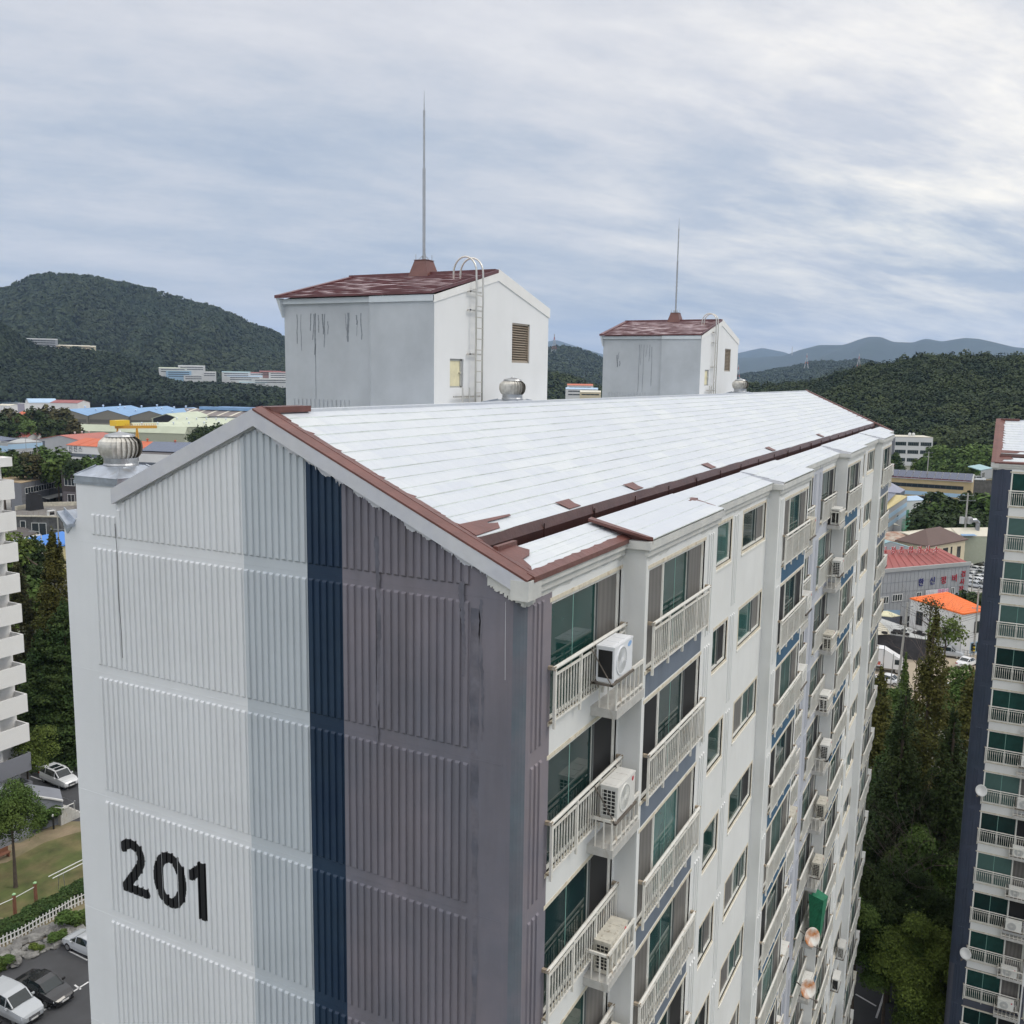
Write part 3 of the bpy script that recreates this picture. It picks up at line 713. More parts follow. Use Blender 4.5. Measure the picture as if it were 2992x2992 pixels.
# cables and cracks
cr = MB((0, 0, Z0)); cr.tube([(-.03, 8.70, .52), (-.032, 8.67, -.2), (-.032, 8.69, -.9), (-.032, 8.655, -1.6), (-.032, 8.66, -2.1)], .006, 5)
tag(cr.build('hanging_cable', mat('dark_cable', (.12, .12, .12), .7)), 'thin dark cable hanging down the white part of the gable', 'cable')
cr = MB((0, 0, Z0)); cr.tube([(-.12, .24, .1), (-.125, .235, -.5), (-.12, .23, -1.1)], .003, 5)
tag(cr.build('hanging_string', mat('white_string', (.6, .6, .62), .7)), 'thin white string hanging from the corner of the roof over mauve wall', 'string')
# ------------------------------------------------------------------ things on the roof
steel = mat('galvanised_steel', (.40, .41, .42), .35, var=.15, vs=5, metal=.75, bump=.15, bs=12)
steeld = mat('weathered_turbine_steel', (.56, .54, .49), .42, var=.22, vs=9, metal=.45)
sheet = mat('dented_sheet_metal', (.42, .46, .52), .28, var=.18, vs=4, metal=.6, bump=.6, bs=5, stain=(.28, .24, .20), stain_amt=.5)
stainless = mat('stainless_pipe', (.62, .60, .55), .3, metal=.7, var=.08)
towerw = mat('tower_white_paint', (.74, .745, .74), .8, var=.03, vs=.8, streak=.10, ss=1.2, bump=.1)
towershade = mat('tower_shaded_paint', (.42, .445, .465), .8, var=.11, vs=.7, streak=.10, ss=1.0, bump=.1)  # white tower wall, shade of the side away from the sun put into its colour
louverm = mat('louvre_metal', (.45, .38, .30), .4, metal=.5, var=.15)
holem = mat('dark_opening', (.012, .012, .014), .9)
creamd = mat('faded_yellow_door', (.72, .66, .44), .6, var=.10, vs=4)
stainm = mat('black_run_mark', (.20, .22, .24), .8, var=.3)
towertile = mat('brown_tower_tile', (.115, .040, .042), .38, var=.2, vs=4)
tilelight = mat('worn_tile_face', (.66, .56, .58), .5, var=.3, vs=2.6, second=(.10, .036, .038), second_amt=1.0)

def turbine(name, label, x, y, zbase, r, capw, capz, group='turbine ventilators'):
    """turbine ventilator on a square sheet-metal cap; zbase = underside of the cap"""
    t = thing(name, label, 'roof ventilator', (x, y, 0), 0, group)
    m = MB(); h = capw
    m.hexa([(-h, -h, zbase), (h, -h, zbase), (h, h, zbase), (-h, h, zbase), (-h, -h, zbase + .11), (h, -h, zbase + .11), (h, h, zbase + .11), (-h, h, zbase + .11)])
    k = r * .78
    m.hexa([(-h - .02, -h - .02, zbase + .11), (h + .02, -h - .02, zbase + .11), (h + .02, h + .02, zbase + .11), (-h - .02, h + .02, zbase + .11), (-k, -k, capz), (k, -k, capz), (k, k, capz), (-k, k, capz)])
    for sx, sy in ((-1, -1), (1, -1), (1, 1), (-1, 1)): m.tube([(sx * h, sy * h, zbase + .12), (sx * k, sy * k, capz + .01)], .014, 6)
    m.build('cap', sheet, t)
    n = MB(); n.lathe(0, 0, [(r * .80, capz - .02), (r * .80, capz + .02), (r * .76, capz + .05), (r * .76, capz + r * .38)], 28); n.build('neck', steel, t)
    b = MB(); z0, z1 = capz + r * .38, capz + r * 1.42; nb = 26
    for i in range(nb):
        a = 2 * math.pi * i / nb; prof = []
        for j in range(9):
            s = j / 8; zz = z0 + (z1 - z0) * s; rr = r * (.80 + .20 * math.sin(math.pi * min(1, s * 1.05)) ** .7) * (1 if s < .75 else 1 - .5 * (s - .75) ** 1.3 * 3.0)
            tw = .34 * math.sin(math.pi * s) + .15
            prof.append(((rr * math.cos(a), rr * math.sin(a), zz), (rr * .86 * math.cos(a + tw + .12), rr * .86 * math.sin(a + tw + .12), zz)))
        for p, q in zip(prof, prof[1:]): b.face([p[0], q[0], q[1], p[1]])
    b.build('vane_ball', steeld, t, smooth=False)
    c = MB(); c.lathe(0, 0, [(r * .62, z1 - .03), (r * .70, z1 - .015), (r * .64, z1 + .02), (r * .1, z1 + .07), (r * .05, z1 + .10)], 24); c.build('top_cap', steel, t)
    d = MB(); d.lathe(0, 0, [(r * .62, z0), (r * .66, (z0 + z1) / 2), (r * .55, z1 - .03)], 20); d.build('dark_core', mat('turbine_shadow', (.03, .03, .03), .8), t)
    return t
# ventilation shaft at the back corner of the gable
sh = thing('ventilation_shaft', 'white concrete ventilation shaft rising at the back corner of the gable', 'ventilation shaft', (0, 8.67, Z0))
m = MB(); m.box(-.004, 1.1, 0, 1.12, .3, 1.29); m.build('shaft_wall', whiteg, sh)
m = MB(); m.box(-.03, 1.13, -.03, 1.15, 1.22, 1.285); m.build('flashing', sheet, sh)
m = MB(); m.prism([(.02, -.01, 1.24), (.95, -.01, 1.24), (.95, -.01, .75)], (0, -.012, 0)); m.build('brown_patch', tar, sh)
turbine('roof_ventilator', 'spinning steel ball ventilator on the shaft at the left end of the roof', .56, 9.17, Z0 + 1.27, .41, .60, Z0 + 1.56)
m = MB((0, 0, Z0)); m.prism([(-.02, 9.83, .50), (-.02, 10.16, .72), (-.02, 10.20, .37), (-.02, 10.10, .20)], (.02, 0, 0))
m.prism([(-.20, 9.86, .42), (-.16, 10.18, .66), (.5, 10.22, .64), (.5, 9.9, .42)], (0, 0, -.06))
tag(m.build('eave_end_sheet', sheet), 'crumpled grey sheet metal wrapping the back eave end left of the gable', 'flashing sheet')

def tower(name, label, x0, x1, yf, yb, zc, fl_):
    t = thing(name, label, 'roof tower', (x0, yf, 0), 0, 'lift towers above the roof'); off = (-x0, -yf, Z0)
    ye, ze, za = 9.0, zc, zc + .84; xm = (x0 + x1) / 2
    m = MB(off)
    fy = [(x0, ze), (xm, za), (x1, ze)]
    # front gable with real openings for door and louvre
    D = (x0 + .77, x0 + 1.47, 3.07, 3.83); Lv = (x0 + 4.25, x0 + 5.40, 3.79, 4.95)
    def zt(x): return ze + (za - ze) * (1 - abs(x - xm) / (xm - x0)) - .02
    xs = sorted([x0, D[0], D[1], xm, Lv[0], Lv[1], x1])
    for a, b in zip(xs, xs[1:]):
        hole = D if a >= D[0] - .01 and b <= D[1] + .01 else (Lv if a >= Lv[0] - .01 and b <= Lv[1] + .01 else None)
        if hole:
            m.face([(a, yf, -1), (b, yf, -1), (b, yf, hole[2]), (a, yf, hole[2])], 0); m.face([(a, yf, hole[3]), (b, yf, hole[3]), (b, yf, zt(b)), (a, yf, zt(a))], 0)
            d = .16
            m.face([(a, yf, hole[2]), (a, yf + d, hole[2]), (a, yf + d, hole[3]), (a, yf, hole[3])], 0); m.face([(b, yf, hole[2]), (b, yf, hole[3]), (b, yf + d, hole[3]), (b, yf + d, hole[2])], 0)
            m.face([(a, yf, hole[3]), (a, yf + d, hole[3]), (b, yf + d, hole[3]), (b, yf, hole[3])], 0); m.face([(a, yf, hole[2]), (b, yf, hole[2]), (b, yf + d, hole[2]), (a, yf + d, hole[2])], 0)
        else: m.face([(a, yf, -1), (b, yf, -1), (b, yf, zt(b)), (a, yf, zt(a))], 0)
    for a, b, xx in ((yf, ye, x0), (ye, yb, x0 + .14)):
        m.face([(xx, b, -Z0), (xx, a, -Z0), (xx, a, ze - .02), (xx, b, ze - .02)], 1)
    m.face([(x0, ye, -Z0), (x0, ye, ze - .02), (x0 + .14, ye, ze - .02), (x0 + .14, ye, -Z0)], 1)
    m.face([(x1, yf, -Z0), (x1, yb, -Z0), (x1, yb, ze), (x1, yf, ze)], 0)
    m.face([(x1, yb, -Z0), (x0 + .14, yb, -Z0), (x0 + .14, yb, ze), (xm, yb, za), (x1, yb, ze)], 0)
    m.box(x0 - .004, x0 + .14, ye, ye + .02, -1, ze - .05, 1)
    # raised ribs low on the recessed side wall
    for i in range(14):
        c = 9.82 + i * .148; a = x0 + .14
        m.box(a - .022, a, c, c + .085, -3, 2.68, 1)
    m.build('wall', [towerw, towershade], t)
    # fascia bands
    f = MB(off); g = .20
    for s in (-1, 1):
        xa = x0 if s < 0 else x1
        e_ = .11 if s > 0 else .0; f.prism([(xa + s * .05, yf - .03, ze - .02 + e_), (xm, yf - .03, za + .02 + e_), (xm, yf - .03, za - g), (xa + s * .05, yf - .03, ze - g)], (0, .03, 0), 0)
    f.box(x0 - .05, x0, yf - .02, ye + .0, ze - g + .04, ze + .0, 1); f.box(x0 + .05, x0 + .14, ye, yb, ze - g + .06, ze + .0, 1)
    f.hexa([(x0 + .06, yb, ze - .5), (x0 + .14, yb, ze - .5), (x0 + .14, yb + .02, ze - .5), (x0 + .06, yb + .02, ze - .5), (x0 - .06, yb, ze + .02), (x0 + .14, yb, ze + .02), (x0 + .14, yb + .12, ze + .02), (x0 - .06, yb + .12, ze + .02)], 1)
    f.build('fascia', [mat('tower_fascia', (.76, .755, .73), .7, var=.04, vs=2, bump=.3, bs=6), mat('tower_fascia_shaded', (.55, .59, .61), .7, var=.05, vs=2, bump=.3, bs=6)], t)  # second fascia colour is the first with the side's shade painted in
    # tile roof with stepped courses, ridge running away from us
    r_ = MB(off); n = 12; rr = random.Random(4)
    for s in (-1, 1):
        xe = (x0 - .08) if s < 0 else (x1 + .08); k = 16
        for j in range(n):
            xa, xb = xm + (xe - xm) * j / n, xm + (xe - xm) * (j + 1) / n; z_a, z_b = za + .05 + (ze - za) * j / n, za + .05 + (ze - za) * (j + 1) / n
            jit = [rr.uniform(-.012, .012) for _ in range(k + 1)]
            for i in range(k):
                ya, y2 = yf + (yb + .1 - yf) * i / k, yf + (yb + .1 - yf) * (i + 1) / k
                w = .034
                r_.face([(xa, ya, z_a - .0), (xa, y2, z_a - .0), (xb, y2, z_b + w + jit[i + 1]), (xb, ya, z_b + w + jit[i])], 1)
                r_.face([(xb, ya, z_b + w + jit[i]), (xb, y2, z_b + w + jit[i + 1]), (xb, y2, z_b - .03), (xb, ya, z_b - .03)], 0)
    r_.box(xm - .14, xm + .14, yf + .02, yb + .1, za + .03, za + .12, 0)
    for s in (-1, 1):
        xe = (x0 - .10) if s < 0 else (x1 + .10)
        for ya, yb2 in ((yf - .02, yf + .02), (yb - .05, yb + .14)):
            if s == 1 and ya < yf: continue
            r_.hexa([(xm, ya, za + .02), (xe, ya, ze + .02), (xe, yb2, ze + .02), (xm, yb2, za + .02), (xm, ya, za + .11), (xe, ya, ze + .10), (xe, yb2, ze + .10), (xm, yb2, za + .11)], 0)
    r_.build('tile_roof', [towertile, tilelight], t)
    # louvre
    lo = MB(off); lo.box(Lv[0], Lv[1], yf + .13, yf + .135, Lv[2], Lv[3], 1); fw = .05
    for a, b, c, d in ((Lv[0], Lv[0] + fw, Lv[2], Lv[3]), (Lv[1] - fw, Lv[1], Lv[2], Lv[3]), (Lv[0], Lv[1], Lv[3] - fw, Lv[3]), (Lv[0], Lv[1], Lv[2], Lv[2] + fw)): lo.box(a, b, yf + .03, yf + .12, c, d)
    for i in range(15):
        z = Lv[2] + fw + (Lv[3] - Lv[2] - 2 * fw) * i / 15
        lo.hexa([(Lv[0] + fw, yf + .04, z), (Lv[1] - fw, yf + .04, z), (Lv[1] - fw, yf + .045, z - .004), (Lv[0] + fw, yf + .045, z - .004), (Lv[0] + fw, yf + .10, z + .058), (Lv[1] - fw, yf + .10, z + .058), (Lv[1] - fw, yf + .105, z + .052), (Lv[0] + fw, yf + .105, z + .052)])
    lo.build('louvre', [louverm, holem], t)
    dm = MB(off); dm.box(D[0] + .03, D[1] - .12, yf + .05, yf + .09, D[2] + .04, D[3] - .05)
    do = dm.build('hatch_door', creamd, t); dm = MB(off); dm.box(D[0], D[1], yf + .12, yf + .125, D[2], D[3], 1); dm.box(D[0], D[1], yf + .03, yf + .11, D[2], D[2] + .04); dm.box(D[0], D[1], yf + .03, yf + .11, D[3] - .05, D[3]); dm.box(D[1] - .12, D[1] - .05, yf + .03, yf + .11, D[2], D[3])
    dm.build('door_frame', [mat('grey_door_frame', (.38, .38, .36), .5), holem], t)
    dm = MB(off); dm.tube([(D[1] - .16, yf + .05, 3.46), (D[1] - .16, yf - .02, 3.46)], .035, 10); dm.build('door_knob', stainless, do)
    s_ = MB(off)
    for (y, z1, z0, w) in fl_:
        xx = x0 if y < ye else x0 + .14
        prev = (y, z1)
        for q in range(5):
            zz = z1 + (z0 - z1) * (q + 1) / 5; yy = prev[0] + rr.uniform(-.02, .02)
            s_.face([(xx - .004, prev[0] - w / 2, prev[1]), (xx - .004, prev[0] + w / 2, prev[1]), (xx - .004, yy + w * .35, zz), (xx - .004, yy - w * .35, zz)]); prev = (yy, zz)
    if s_.f: s_.build('run_mark', stainm, t)
    # rod pedestal
    p = MB(off); yp = 9.5
    p.hexa([(xm - .34, yp - .34, za - .02), (xm + .34, yp - .34, za - .02), (xm + .34, yp + .34, za - .02), (xm - .34, yp + .34, za - .02), (xm - .20, yp - .20, za + .46), (xm + .20, yp - .20, za + .46), (xm + .20, yp + .20, za + .46), (xm - .20, yp + .20, za + .46)])
    p.box(xm - .22, xm + .22, yp - .22, yp + .22, za + .46, za + .475); p.build('pedestal', tar, t)
    # lightning rod, a thing of its own
    rd = thing('lightning_rod', label.split(',')[0].replace('white roof tower', 'tall thin lightning rod standing on the') + ' tower', 'lightning rod', (xm, yp, Z0 + za + .475), 0, 'lightning rods')
    q = MB(); q.tube([(0, 0, 0), (0, 0, 2.6)], .045, 8); q.tube([(0, 0, 2.6), (0, 0, 4.2)], .032, 8); q.tube([(0, 0, 4.2), (0, 0, 4.75)], .018, 6, r2=.004); q.build('rod', steel, rd)
    q = MB()
    for a in range(4):
        c, s2 = math.cos(R(45 + 90 * a)), math.sin(R(45 + 90 * a)); q.beam((.17 * c, .17 * s2, 0), (.03 * c, .03 * s2, .14), .015); q.tube([(.24 * c, .24 * s2, -.02), (.24 * c, .24 * s2, .16)], .009, 5)
    q.build('stay', steel, rd)
    # ladder fixed to the gable
    ld = thing('roof_ladder', 'stainless hooped ladder on the front wall of the ' + label.split(' ')[-2] + ' tower' if False else LADL[name + label[:1]], 'ladder', (x0 + 1.85, yf - .16, Z0), 0, 'tower ladders')
    for xx in (0, .36):
        pts = [(xx, 0, 2.2), (xx, 0, 5.15), (xx, -.01, 5.35), (xx, 0, 6.15)] + [(xx, .36 - .36 * math.cos(R(a)), 6.15 + .42 * math.sin(R(a))) for a in range(15, 181, 15)] + [(xx, .72, 5.98 + .02)]
        q = MB(); q.tube(pts, .026, 8); q.build('side_rail', stainless, ld, smooth=True)
    for i in range(12):
        q = MB(); z = 2.35 + i * .29; q.tube([(0, 0, z), (.36, 0, z)], .015, 6)
        if z < 5.75: q.build('rung', stainless, ld)
    for z in (5.63, 5.14, 3.97, 2.83):
        q = MB(); q.box(-.22, .36, .04, .07, z - .02, z + .02); q.box(-.22, -.19, .04, .16, z - .02, z + .02); q.build('bracket', stainless, ld)
    sl = thing('short_ladder', SLL[label[:1]], 'ladder', (x0 + 1.2, yf - .14, Z0), 0, 'short ladders below the hatches')
    for xx in (0, .36):
        q = MB(); q.tube([(xx, 0, 2.0), (xx, 0, 3.07)], .024, 8); q.build('side_rail', stainless, sl)
    for z in (2.25, 2.52, 2.79):
        q = MB(); q.tube([(0, 0, z), (.36, 0, z)], .015, 6); q.build('rung', stainless, sl)
    q = MB(); q.box(-.4, .75, .03, .06, 2.81, 2.85); q.build('bracket', stainless, sl)
    return t
LADL = {'roof_towern': 'stainless hooped ladder on the front of the near roof tower', 'roof_towers': 'stainless hooped ladder on the front of the far small roof tower'}
SLL = {'n': 'short steel ladder under the yellow hatch of the near roof tower', 's': 'short steel ladder under the hatch of the far small roof tower'}
st1 = [(11.6, 5.0, 4.2, .03), (11.45, 5.0, 4.0, .02), (11.1, 5.02, 4.55, .035), (11.0, 5.0, 4.3, .03), (10.95, 5.02, 3.9, .045), (10.85, 4.98, 4.5, .03), (10.7, 5.0, 4.45, .05), (10.62, 5.0, 4.1, .03), (10.52, 4.8, 4.45, .03),
       (9.93, 5.0, 4.55, .02), (9.82, 5.02, 4.25, .075), (9.55, 4.95, 4.7, .05), (9.52, 4.72, 4.4, .015), (9.40, 5.0, 4.3, .035), (10.95, 4.2, 2.68, .02)]
st2 = [(10.2, 5.0, 2.7, .03), (10.1, 5.0, 4.0, .02), (9.95, 5.0, 2.7, .025), (9.8, 5.0, 4.4, .02), (9.65, 5.0, 4.2, .03), (9.55, 4.9, 3.0, .03), (11.35, 4.5, 3.9, .06), (11.25, 4.65, 4.3, .03), (11.2, 4.2, 3.95, .05)]
tower('roof_tower', 'near white roof tower, gabled with brown tiles, louvre and yellow hatch', 8.5, 15.2, 7.0, 12.05, 5.42, st1)
tower('roof_tower', 'smaller looking far white roof tower, gabled with brown tiles', 32.05, 38.9, 7.05, 12.1, 5.42, st2)
for o in bpy.data.objects:
    if o.name.startswith('lightning_rod') and 'label' in o: o['label'] = 'tall thin lightning rod on the near roof tower' if o.location.x < 20 else 'thin lightning rod on the far roof tower'
turbine('roof_ventilator', 'steel ball ventilator on a sheet-metal hood before the near tower', 10.98, 6.03, Z0 + 2.56, .37, .64, Z0 + 2.76)
turbine('roof_ventilator', 'small far steel ball ventilator beside the far tower', 35.6, 6.0, Z0 + 2.54, .41, .68, Z0 + 2.77)
for x, y, z1 in ((10.98, 6.03, 2.57), (35.6, 6.0, 2.55)):
    m = MB((0, 0, Z0)); m.box(x - .6, x + .6, y - .6, y + .6, 1.6, z1); tag(m.build('ventilation_curb', towerw), 'white curb under the ball ventilator of the %s tower' % ('near' if x < 20 else 'far'), 'curb')

# ------------------------------------------------------------------ outdoor units
acw = mat('ivory_unit_casing', (.72, .71, .67), .45, var=.05, vs=3, stain=(.40, .30, .20), stain_amt=.2, objrand=.08)
acw2 = mat('white_unit_casing', (.80, .81, .83), .35)
acdirt = mat('stained_unit_casing', (.58, .55, .47), .6, var=.14, vs=7, stain=(.22, .16, .10), stain_amt=.7, ss=6)
coil = mat('black_coil', (.012, .012, .013), .5)
fanm = mat('fan_guard_grey', (.48, .49, .48), .5)
pipem = mat('white_hose', (.62, .61, .57), .6)
red = mat('red_badge', (.55, .03, .05), .4); bluebadge = mat('blue_badge', (.25, .45, .75), .4)
bracket = mat('dark_bracket', (.14, .12, .10), .6, var=.3)
def ac_proto(casing, badge, grid):
    t = thing('air_conditioner', '', 'air conditioner'); W_, D_, H_ = .87, .33, .60
    b = MB(); b.box(0, W_, 0, D_, 0, H_ - .03); b.box(-.008, W_ + .008, -.008, D_ + .008, H_ - .03, H_); 
    for i in range(3): b.box(.06 + i * .27, .28 + i * .27, .05, D_ - .05, H_, H_ + .006)
    b.box(0, .03, .01, D_ - .01, .0, -.04) ; b.box(W_ - .12, W_ - .06, .01, D_ - .01, 0, -.04)
    b.build('casing', casing, t)
    s = MB(); s.box(-.010, 0.0, .035, D_ - .04, .04, H_ - .07); s.build('side_coil', coil, t)
    if grid:
        q = MB()
        for i in range(4): q.box(-.020, -.010, .035 + i * .078, .045 + i * .078, .04, H_ - .07)
        for i in range(8): q.box(-.020, -.010, .035, D_ - .04, .04 + i * .069, .05 + i * .069)
        q.build('side_grille', casing, t)
    cx, cz, rr = .34, .29, .235
    f = MB()
    for r0, r1, dep in ((rr, rr + .018, .016),):
        n = 32
        for i in range(n):
            a, c = 2 * math.pi * i / n, 2 * math.pi * (i + 1) / n
            P = lambda r, a, y: (cx + r * math.cos(a), y, cz + r * math.sin(a))
            f.hexa([P(r0, a, 0), P(r1, a, 0), P(r1, c, 0), P(r0, c, 0), P(r0, a, -dep), P(r1, a, -dep), P(r1, c, -dep), P(r0, c, -dep)])
    for i in range(40):
        a = 2 * math.pi * i / 40; f.beam((cx + .05 * math.cos(a), -.012, cz + .05 * math.sin(a)), (cx + rr * math.cos(a + .35), -.012, cz + rr * math.sin(a + .35)), .004)
    f.prism([(cx + .05 * math.cos(a), -.006, cz + .05 * math.sin(a)) for a in [2 * math.pi * i / 14 for i in range(14)]], (0, -.012, 0))
    f.build('fan_guard', casing, t)
    f = MB(); f.prism([(cx + rr * math.cos(a), -.001, cz + rr * math.sin(a)) for a in [2 * math.pi * i / 24 for i in range(24)]], (0, -.002, 0)); f.build('fan_opening', fanm, t)
    if badge:
        f = MB()
        if badge is bluebadge: f.prism([(.72 + .09 * math.cos(a) , -.002, .50 + .045 * math.sin(a) + .12 * (.09 * math.cos(a))) for a in [2 * math.pi * i / 16 for i in range(16)]], (0, -.003, 0))
        else: f.prism([(.74 + .045 * math.cos(a), -.002, .50 + .045 * math.sin(a)) for a in [2 * math.pi * i / 16 for i in range(16)]], (0, -.003, 0))
        f.build('badge', badge, t)
    h = MB(); h.tube([(W_ + .0, .1, .35), (W_ + .08, .08, .33), (W_ + .13, .12, .15), (W_ + .12, .18, -.05), (W_ + .05, .26, -.16)], .022, 6); h.tube([(W_, .1, .42), (W_ + .10, .10, .44), (W_ + .17, .16, .2), (W_ + .14, .25, -.1)], .014, 6)
    h.build('hose', pipem, t, smooth=True)
    return t
PRO = [ac_proto(acw2, bluebadge, False), ac_proto(acw, red, True), ac_proto(acdirt, red, True), ac_proto(acw, None, False)]
used = [False] * 4
def put_ac(i, loc, label, group, frame=False, rz=0, sc_=None):
    if not used[i]: o = PRO[i]; used[i] = True; o['label'] = label; o.location = loc; o.rotation_euler.z = rz
    else: o = dup(PRO[i], label, loc, rz)
    o['group'] = group
    if sc_: o.scale = sc_
    return o
def hang_frame(o, ledge=True):
    m = MB(); m.box(-.10, .95, -.02, .02, -.07, -.03); m.box(-.10, .95, .31, .35, -.07, -.03)
    for x in (-.10, .91): m.box(x, x + .035, -.02, .40, -.07, -.035); m.beam((x + .017, -.0, -.05), (x + .017, .42, .58), .025, .012)
    m.build('hanging_bracket', bracket, o)
COLN = {'A': 'first', 'D': 'second', 'A2': 'third', 'D2': 'last'}
def zk(k): return Z0 - k * H
G_ = 'air conditioners along the balcony front'
NEAR = 'nearest balcony column'
o = put_ac(0, (2.47, -.50, zk(0) - 1.75), 'shiny white air conditioner with blue badge on the topmost nearest balcony', G_); hang_frame(o)
o = put_ac(1, (2.80, -.52, zk(1) - 1.80), 'ivory air conditioner with red badge and barred side, second from top of ' + NEAR, G_); hang_frame(o)
put_ac(2, (2.90, -.44, zk(2) - 2.28), 'dirt-speckled air conditioner inside the ledge railing, third from top of ' + NEAR, G_)
o = put_ac(2, (2.85, -.55, zk(3) - 1.85), 'dirt-speckled air conditioner on black frame, lowest in view of ' + NEAR, G_); hang_frame(o)
r = random.Random(12)
for ck, x, ps in (('D', 19.78, (0, 1, 2, 4, 5, 6, 7, 8, 9, 10)), ('A2', 26.95, (0, 1, 2, 3, 4, 5, 6, 7, 8, 9, 10, 11)), ('D2', 43.95, (0, 1, 2, 3, 5, 6, 7, 8, 9, 10, 11, 12, 13))):
    for k in ps:
        hi = r.random() < .62; i = r.choice([1, 1, 3, 3, 2])
        o = put_ac(i, (x + r.uniform(-.05, .18), -.60 if hi else -.44, zk(k) - (1.80 if hi else 2.28)),
                   'small air conditioner unit, %s from the top in the %s balcony column' % (ORD[k].replace('topmost', 'first'), COLN[ck]), G_)
        if hi: hang_frame(o)
for j, (x, z) in enumerate(((37.3, -27.2), (35.9, -28.2))):
    put_ac(1 + j * 2, (x, -.62, Z0 + z), ['air conditioner bracketed on the plain wall low on the far part', 'lowest air conditioner bracketed on the plain wall of the far part'][j], G_)
# green net over one unit
net = mat('green_netting', (.015, .17, .085), .7, var=.3, vs=8)
m = MB(); P = [(-.5, .4, 1.55), (.2, -.1, 1.0), (1.2, -.15, .72), (1.35, .3, .1), (1.15, .0, -.9), (.0, -.05, -.75), (-.25, .3, -.6), (.15, -.22, .95)]
m.face([P[0], P[1], P[6]]); m.face([P[1], P[2], P[4], P[5]]); m.face([P[2], P[3], P[4]]); m.face([P[1], P[5], P[6]]); m.face([(.2, -.1, 1.0), (1.2, -.15, .72), (1.3, .4, .9), (-.2, .4, 1.25)])
for f_ in list(m.f): m.f.append(tuple(reversed(f_))); m.m.append(0)
nt_ = m.build('safety_net', net, loc=(26.7, -.72, Z0 - 19.4)); tag(nt_, 'green netting wrapped round an air conditioner low on the third balcony column', 'netting')
# satellite dishes
dishw = mat('rust_stained_dish', (.50, .17, .03), .5, second=(.74, .72, .66), second_amt=1.0, vs=3.2)
dishc = mat('clean_dish', (.80, .80, .78), .45)
def dish(loc, rz, label, m_, r0=.37):
    t = thing('satellite_dish', label, 'satellite dish', loc, rz, 'satellite dishes')
    b = MB(); b.lathe(0, 0, [(0.01, .0), (r0 * .35, .012), (r0 * .7, .05), (r0, .11), (r0 + .012, .10), (r0 * .7, .04), (.01, -.012)], 28)
    o = b.build('reflector', m_, t, smooth=True); o.rotation_euler = (R(72), 0, 0)
    a = MB(); a.tube([(0, -.09, -r0 * .9), (0, -.55, -r0 * .55)], .014, 6); a.box(-.035, .035, -.62, -.52, -r0 * .55 - .05, -r0 * .55 + .05); a.tube([(0, .05, 0), (0, .30, -.1), (0, .62, -.1)], .025, 6)
    a.build('feed_arm', bracket, t); return t
dish((24.55, -.75, zk(7) - .55), R(-38), 'rust-stained satellite dish beside the green netting', dishw)
dish((24.0, -.80, zk(7) - 2.45), R(-38), 'heavily rusted satellite dish below the other rusty dish', dishw)
# ------------------------------------------------------------------ ground, paved areas
grassm = mat('lawn_grass', (.085, .105, .030), .95, var=.35, vs=.5, second=(.16, .13, .06), second_amt=.75, bump=.5, bs=25)
soil = mat('dry_soil', (.26, .20, .13), .95, var=.2, vs=.6, second=(.13, .13, .06), second_amt=.6, bump=.4, bs=8)
sandlot = mat('sandy_lot', (.42, .35, .26), .95, var=.15, vs=.12, second=(.30, .26, .20), second_amt=.7, bump=.2, bs=3)
asphalt = mat('asphalt', (.055, .056, .060), .9, var=.18, vs=.35, bump=.25, bs=30)
concg = mat('pale_concrete_ground', (.30, .29, .27), .9, var=.12, vs=.2)
linep = mat('white_line_paint', (.62, .62, .62), .7, var=.2, vs=3)
landm = mat('valley_ground', (.070, .085, .045), .95, var=.35, vs=.02, second=(.20, .19, .17), second_amt=.8)
gm_ = MB(); n = 48
for i in range(n):
    a, b = 2 * math.pi * i / n, 2 * math.pi * (i + 1) / n
    rs = [0, 400, 2000, 9000, 16500]
    for r0, r1 in zip(rs, rs[1:]):
        q = [(r0 * math.cos(a), r0 * math.sin(a), 0), (r1 * math.cos(a), r1 * math.sin(a), 0), (r1 * math.cos(b), r1 * math.sin(b), 0), (r0 * math.cos(b), r0 * math.sin(b), 0)]
        gm_.face(q[1:] if r0 == 0 else q)
put('ground', gm_.mesh('ground', landm), kind='structure')
def sheet_px(name, px, m, lift):
    mb = MB(); mb.face([tuple(at(u, v, 0))[:2] + (lift,) for u, v in px]); return put(name, mb.mesh(name, m), kind='structure')
sheet_px('parking_lot', [(-120, 3300), (-300, 2880), (0, 2790), (270, 2690), (420, 2640), (900, 3300)], asphalt, .008)
sheet_px('lawn', [(-200, 2760), (-200, 2480), (60, 2462), (150, 2415), (420, 2330), (420, 2800), (-200, 2980)], soil, .004)
sheet_px('lawn_turf', [(-200, 2650), (-200, 2560), (20, 2520), (130, 2462), (200, 2440), (420, 2380), (420, 2560), (240, 2612), (60, 2690)], grassm, .012)
sheet_px('upper_parking', [(60, 2330), (60, 2262), (120, 2240), (430, 2190), (430, 2400), (235, 2400), (110, 2400)], asphalt, .008)
sheet_px('sandy_lot', [(2480, 2060), (2480, 1895), (2700, 1885), (2900, 1920), (3000, 1990), (3000, 2080), (2700, 2055)], sandlot, .008)
sheet_px('works_yard', [(2500, 1895), (2500, 1640), (2800, 1560), (3100, 1570), (3100, 1800), (2900, 1880)], concg, .004)
sheet_px('service_road', [(2480, 3050), (2480, 2840), (2600, 2700), (2850, 2720), (2850, 3300)], asphalt, .008)
sheet_px('works_ground', [(-600, 1560), (-600, 1190), (400, 1185), (900, 1190), (900, 1330), (300, 1560)], concg, .004)
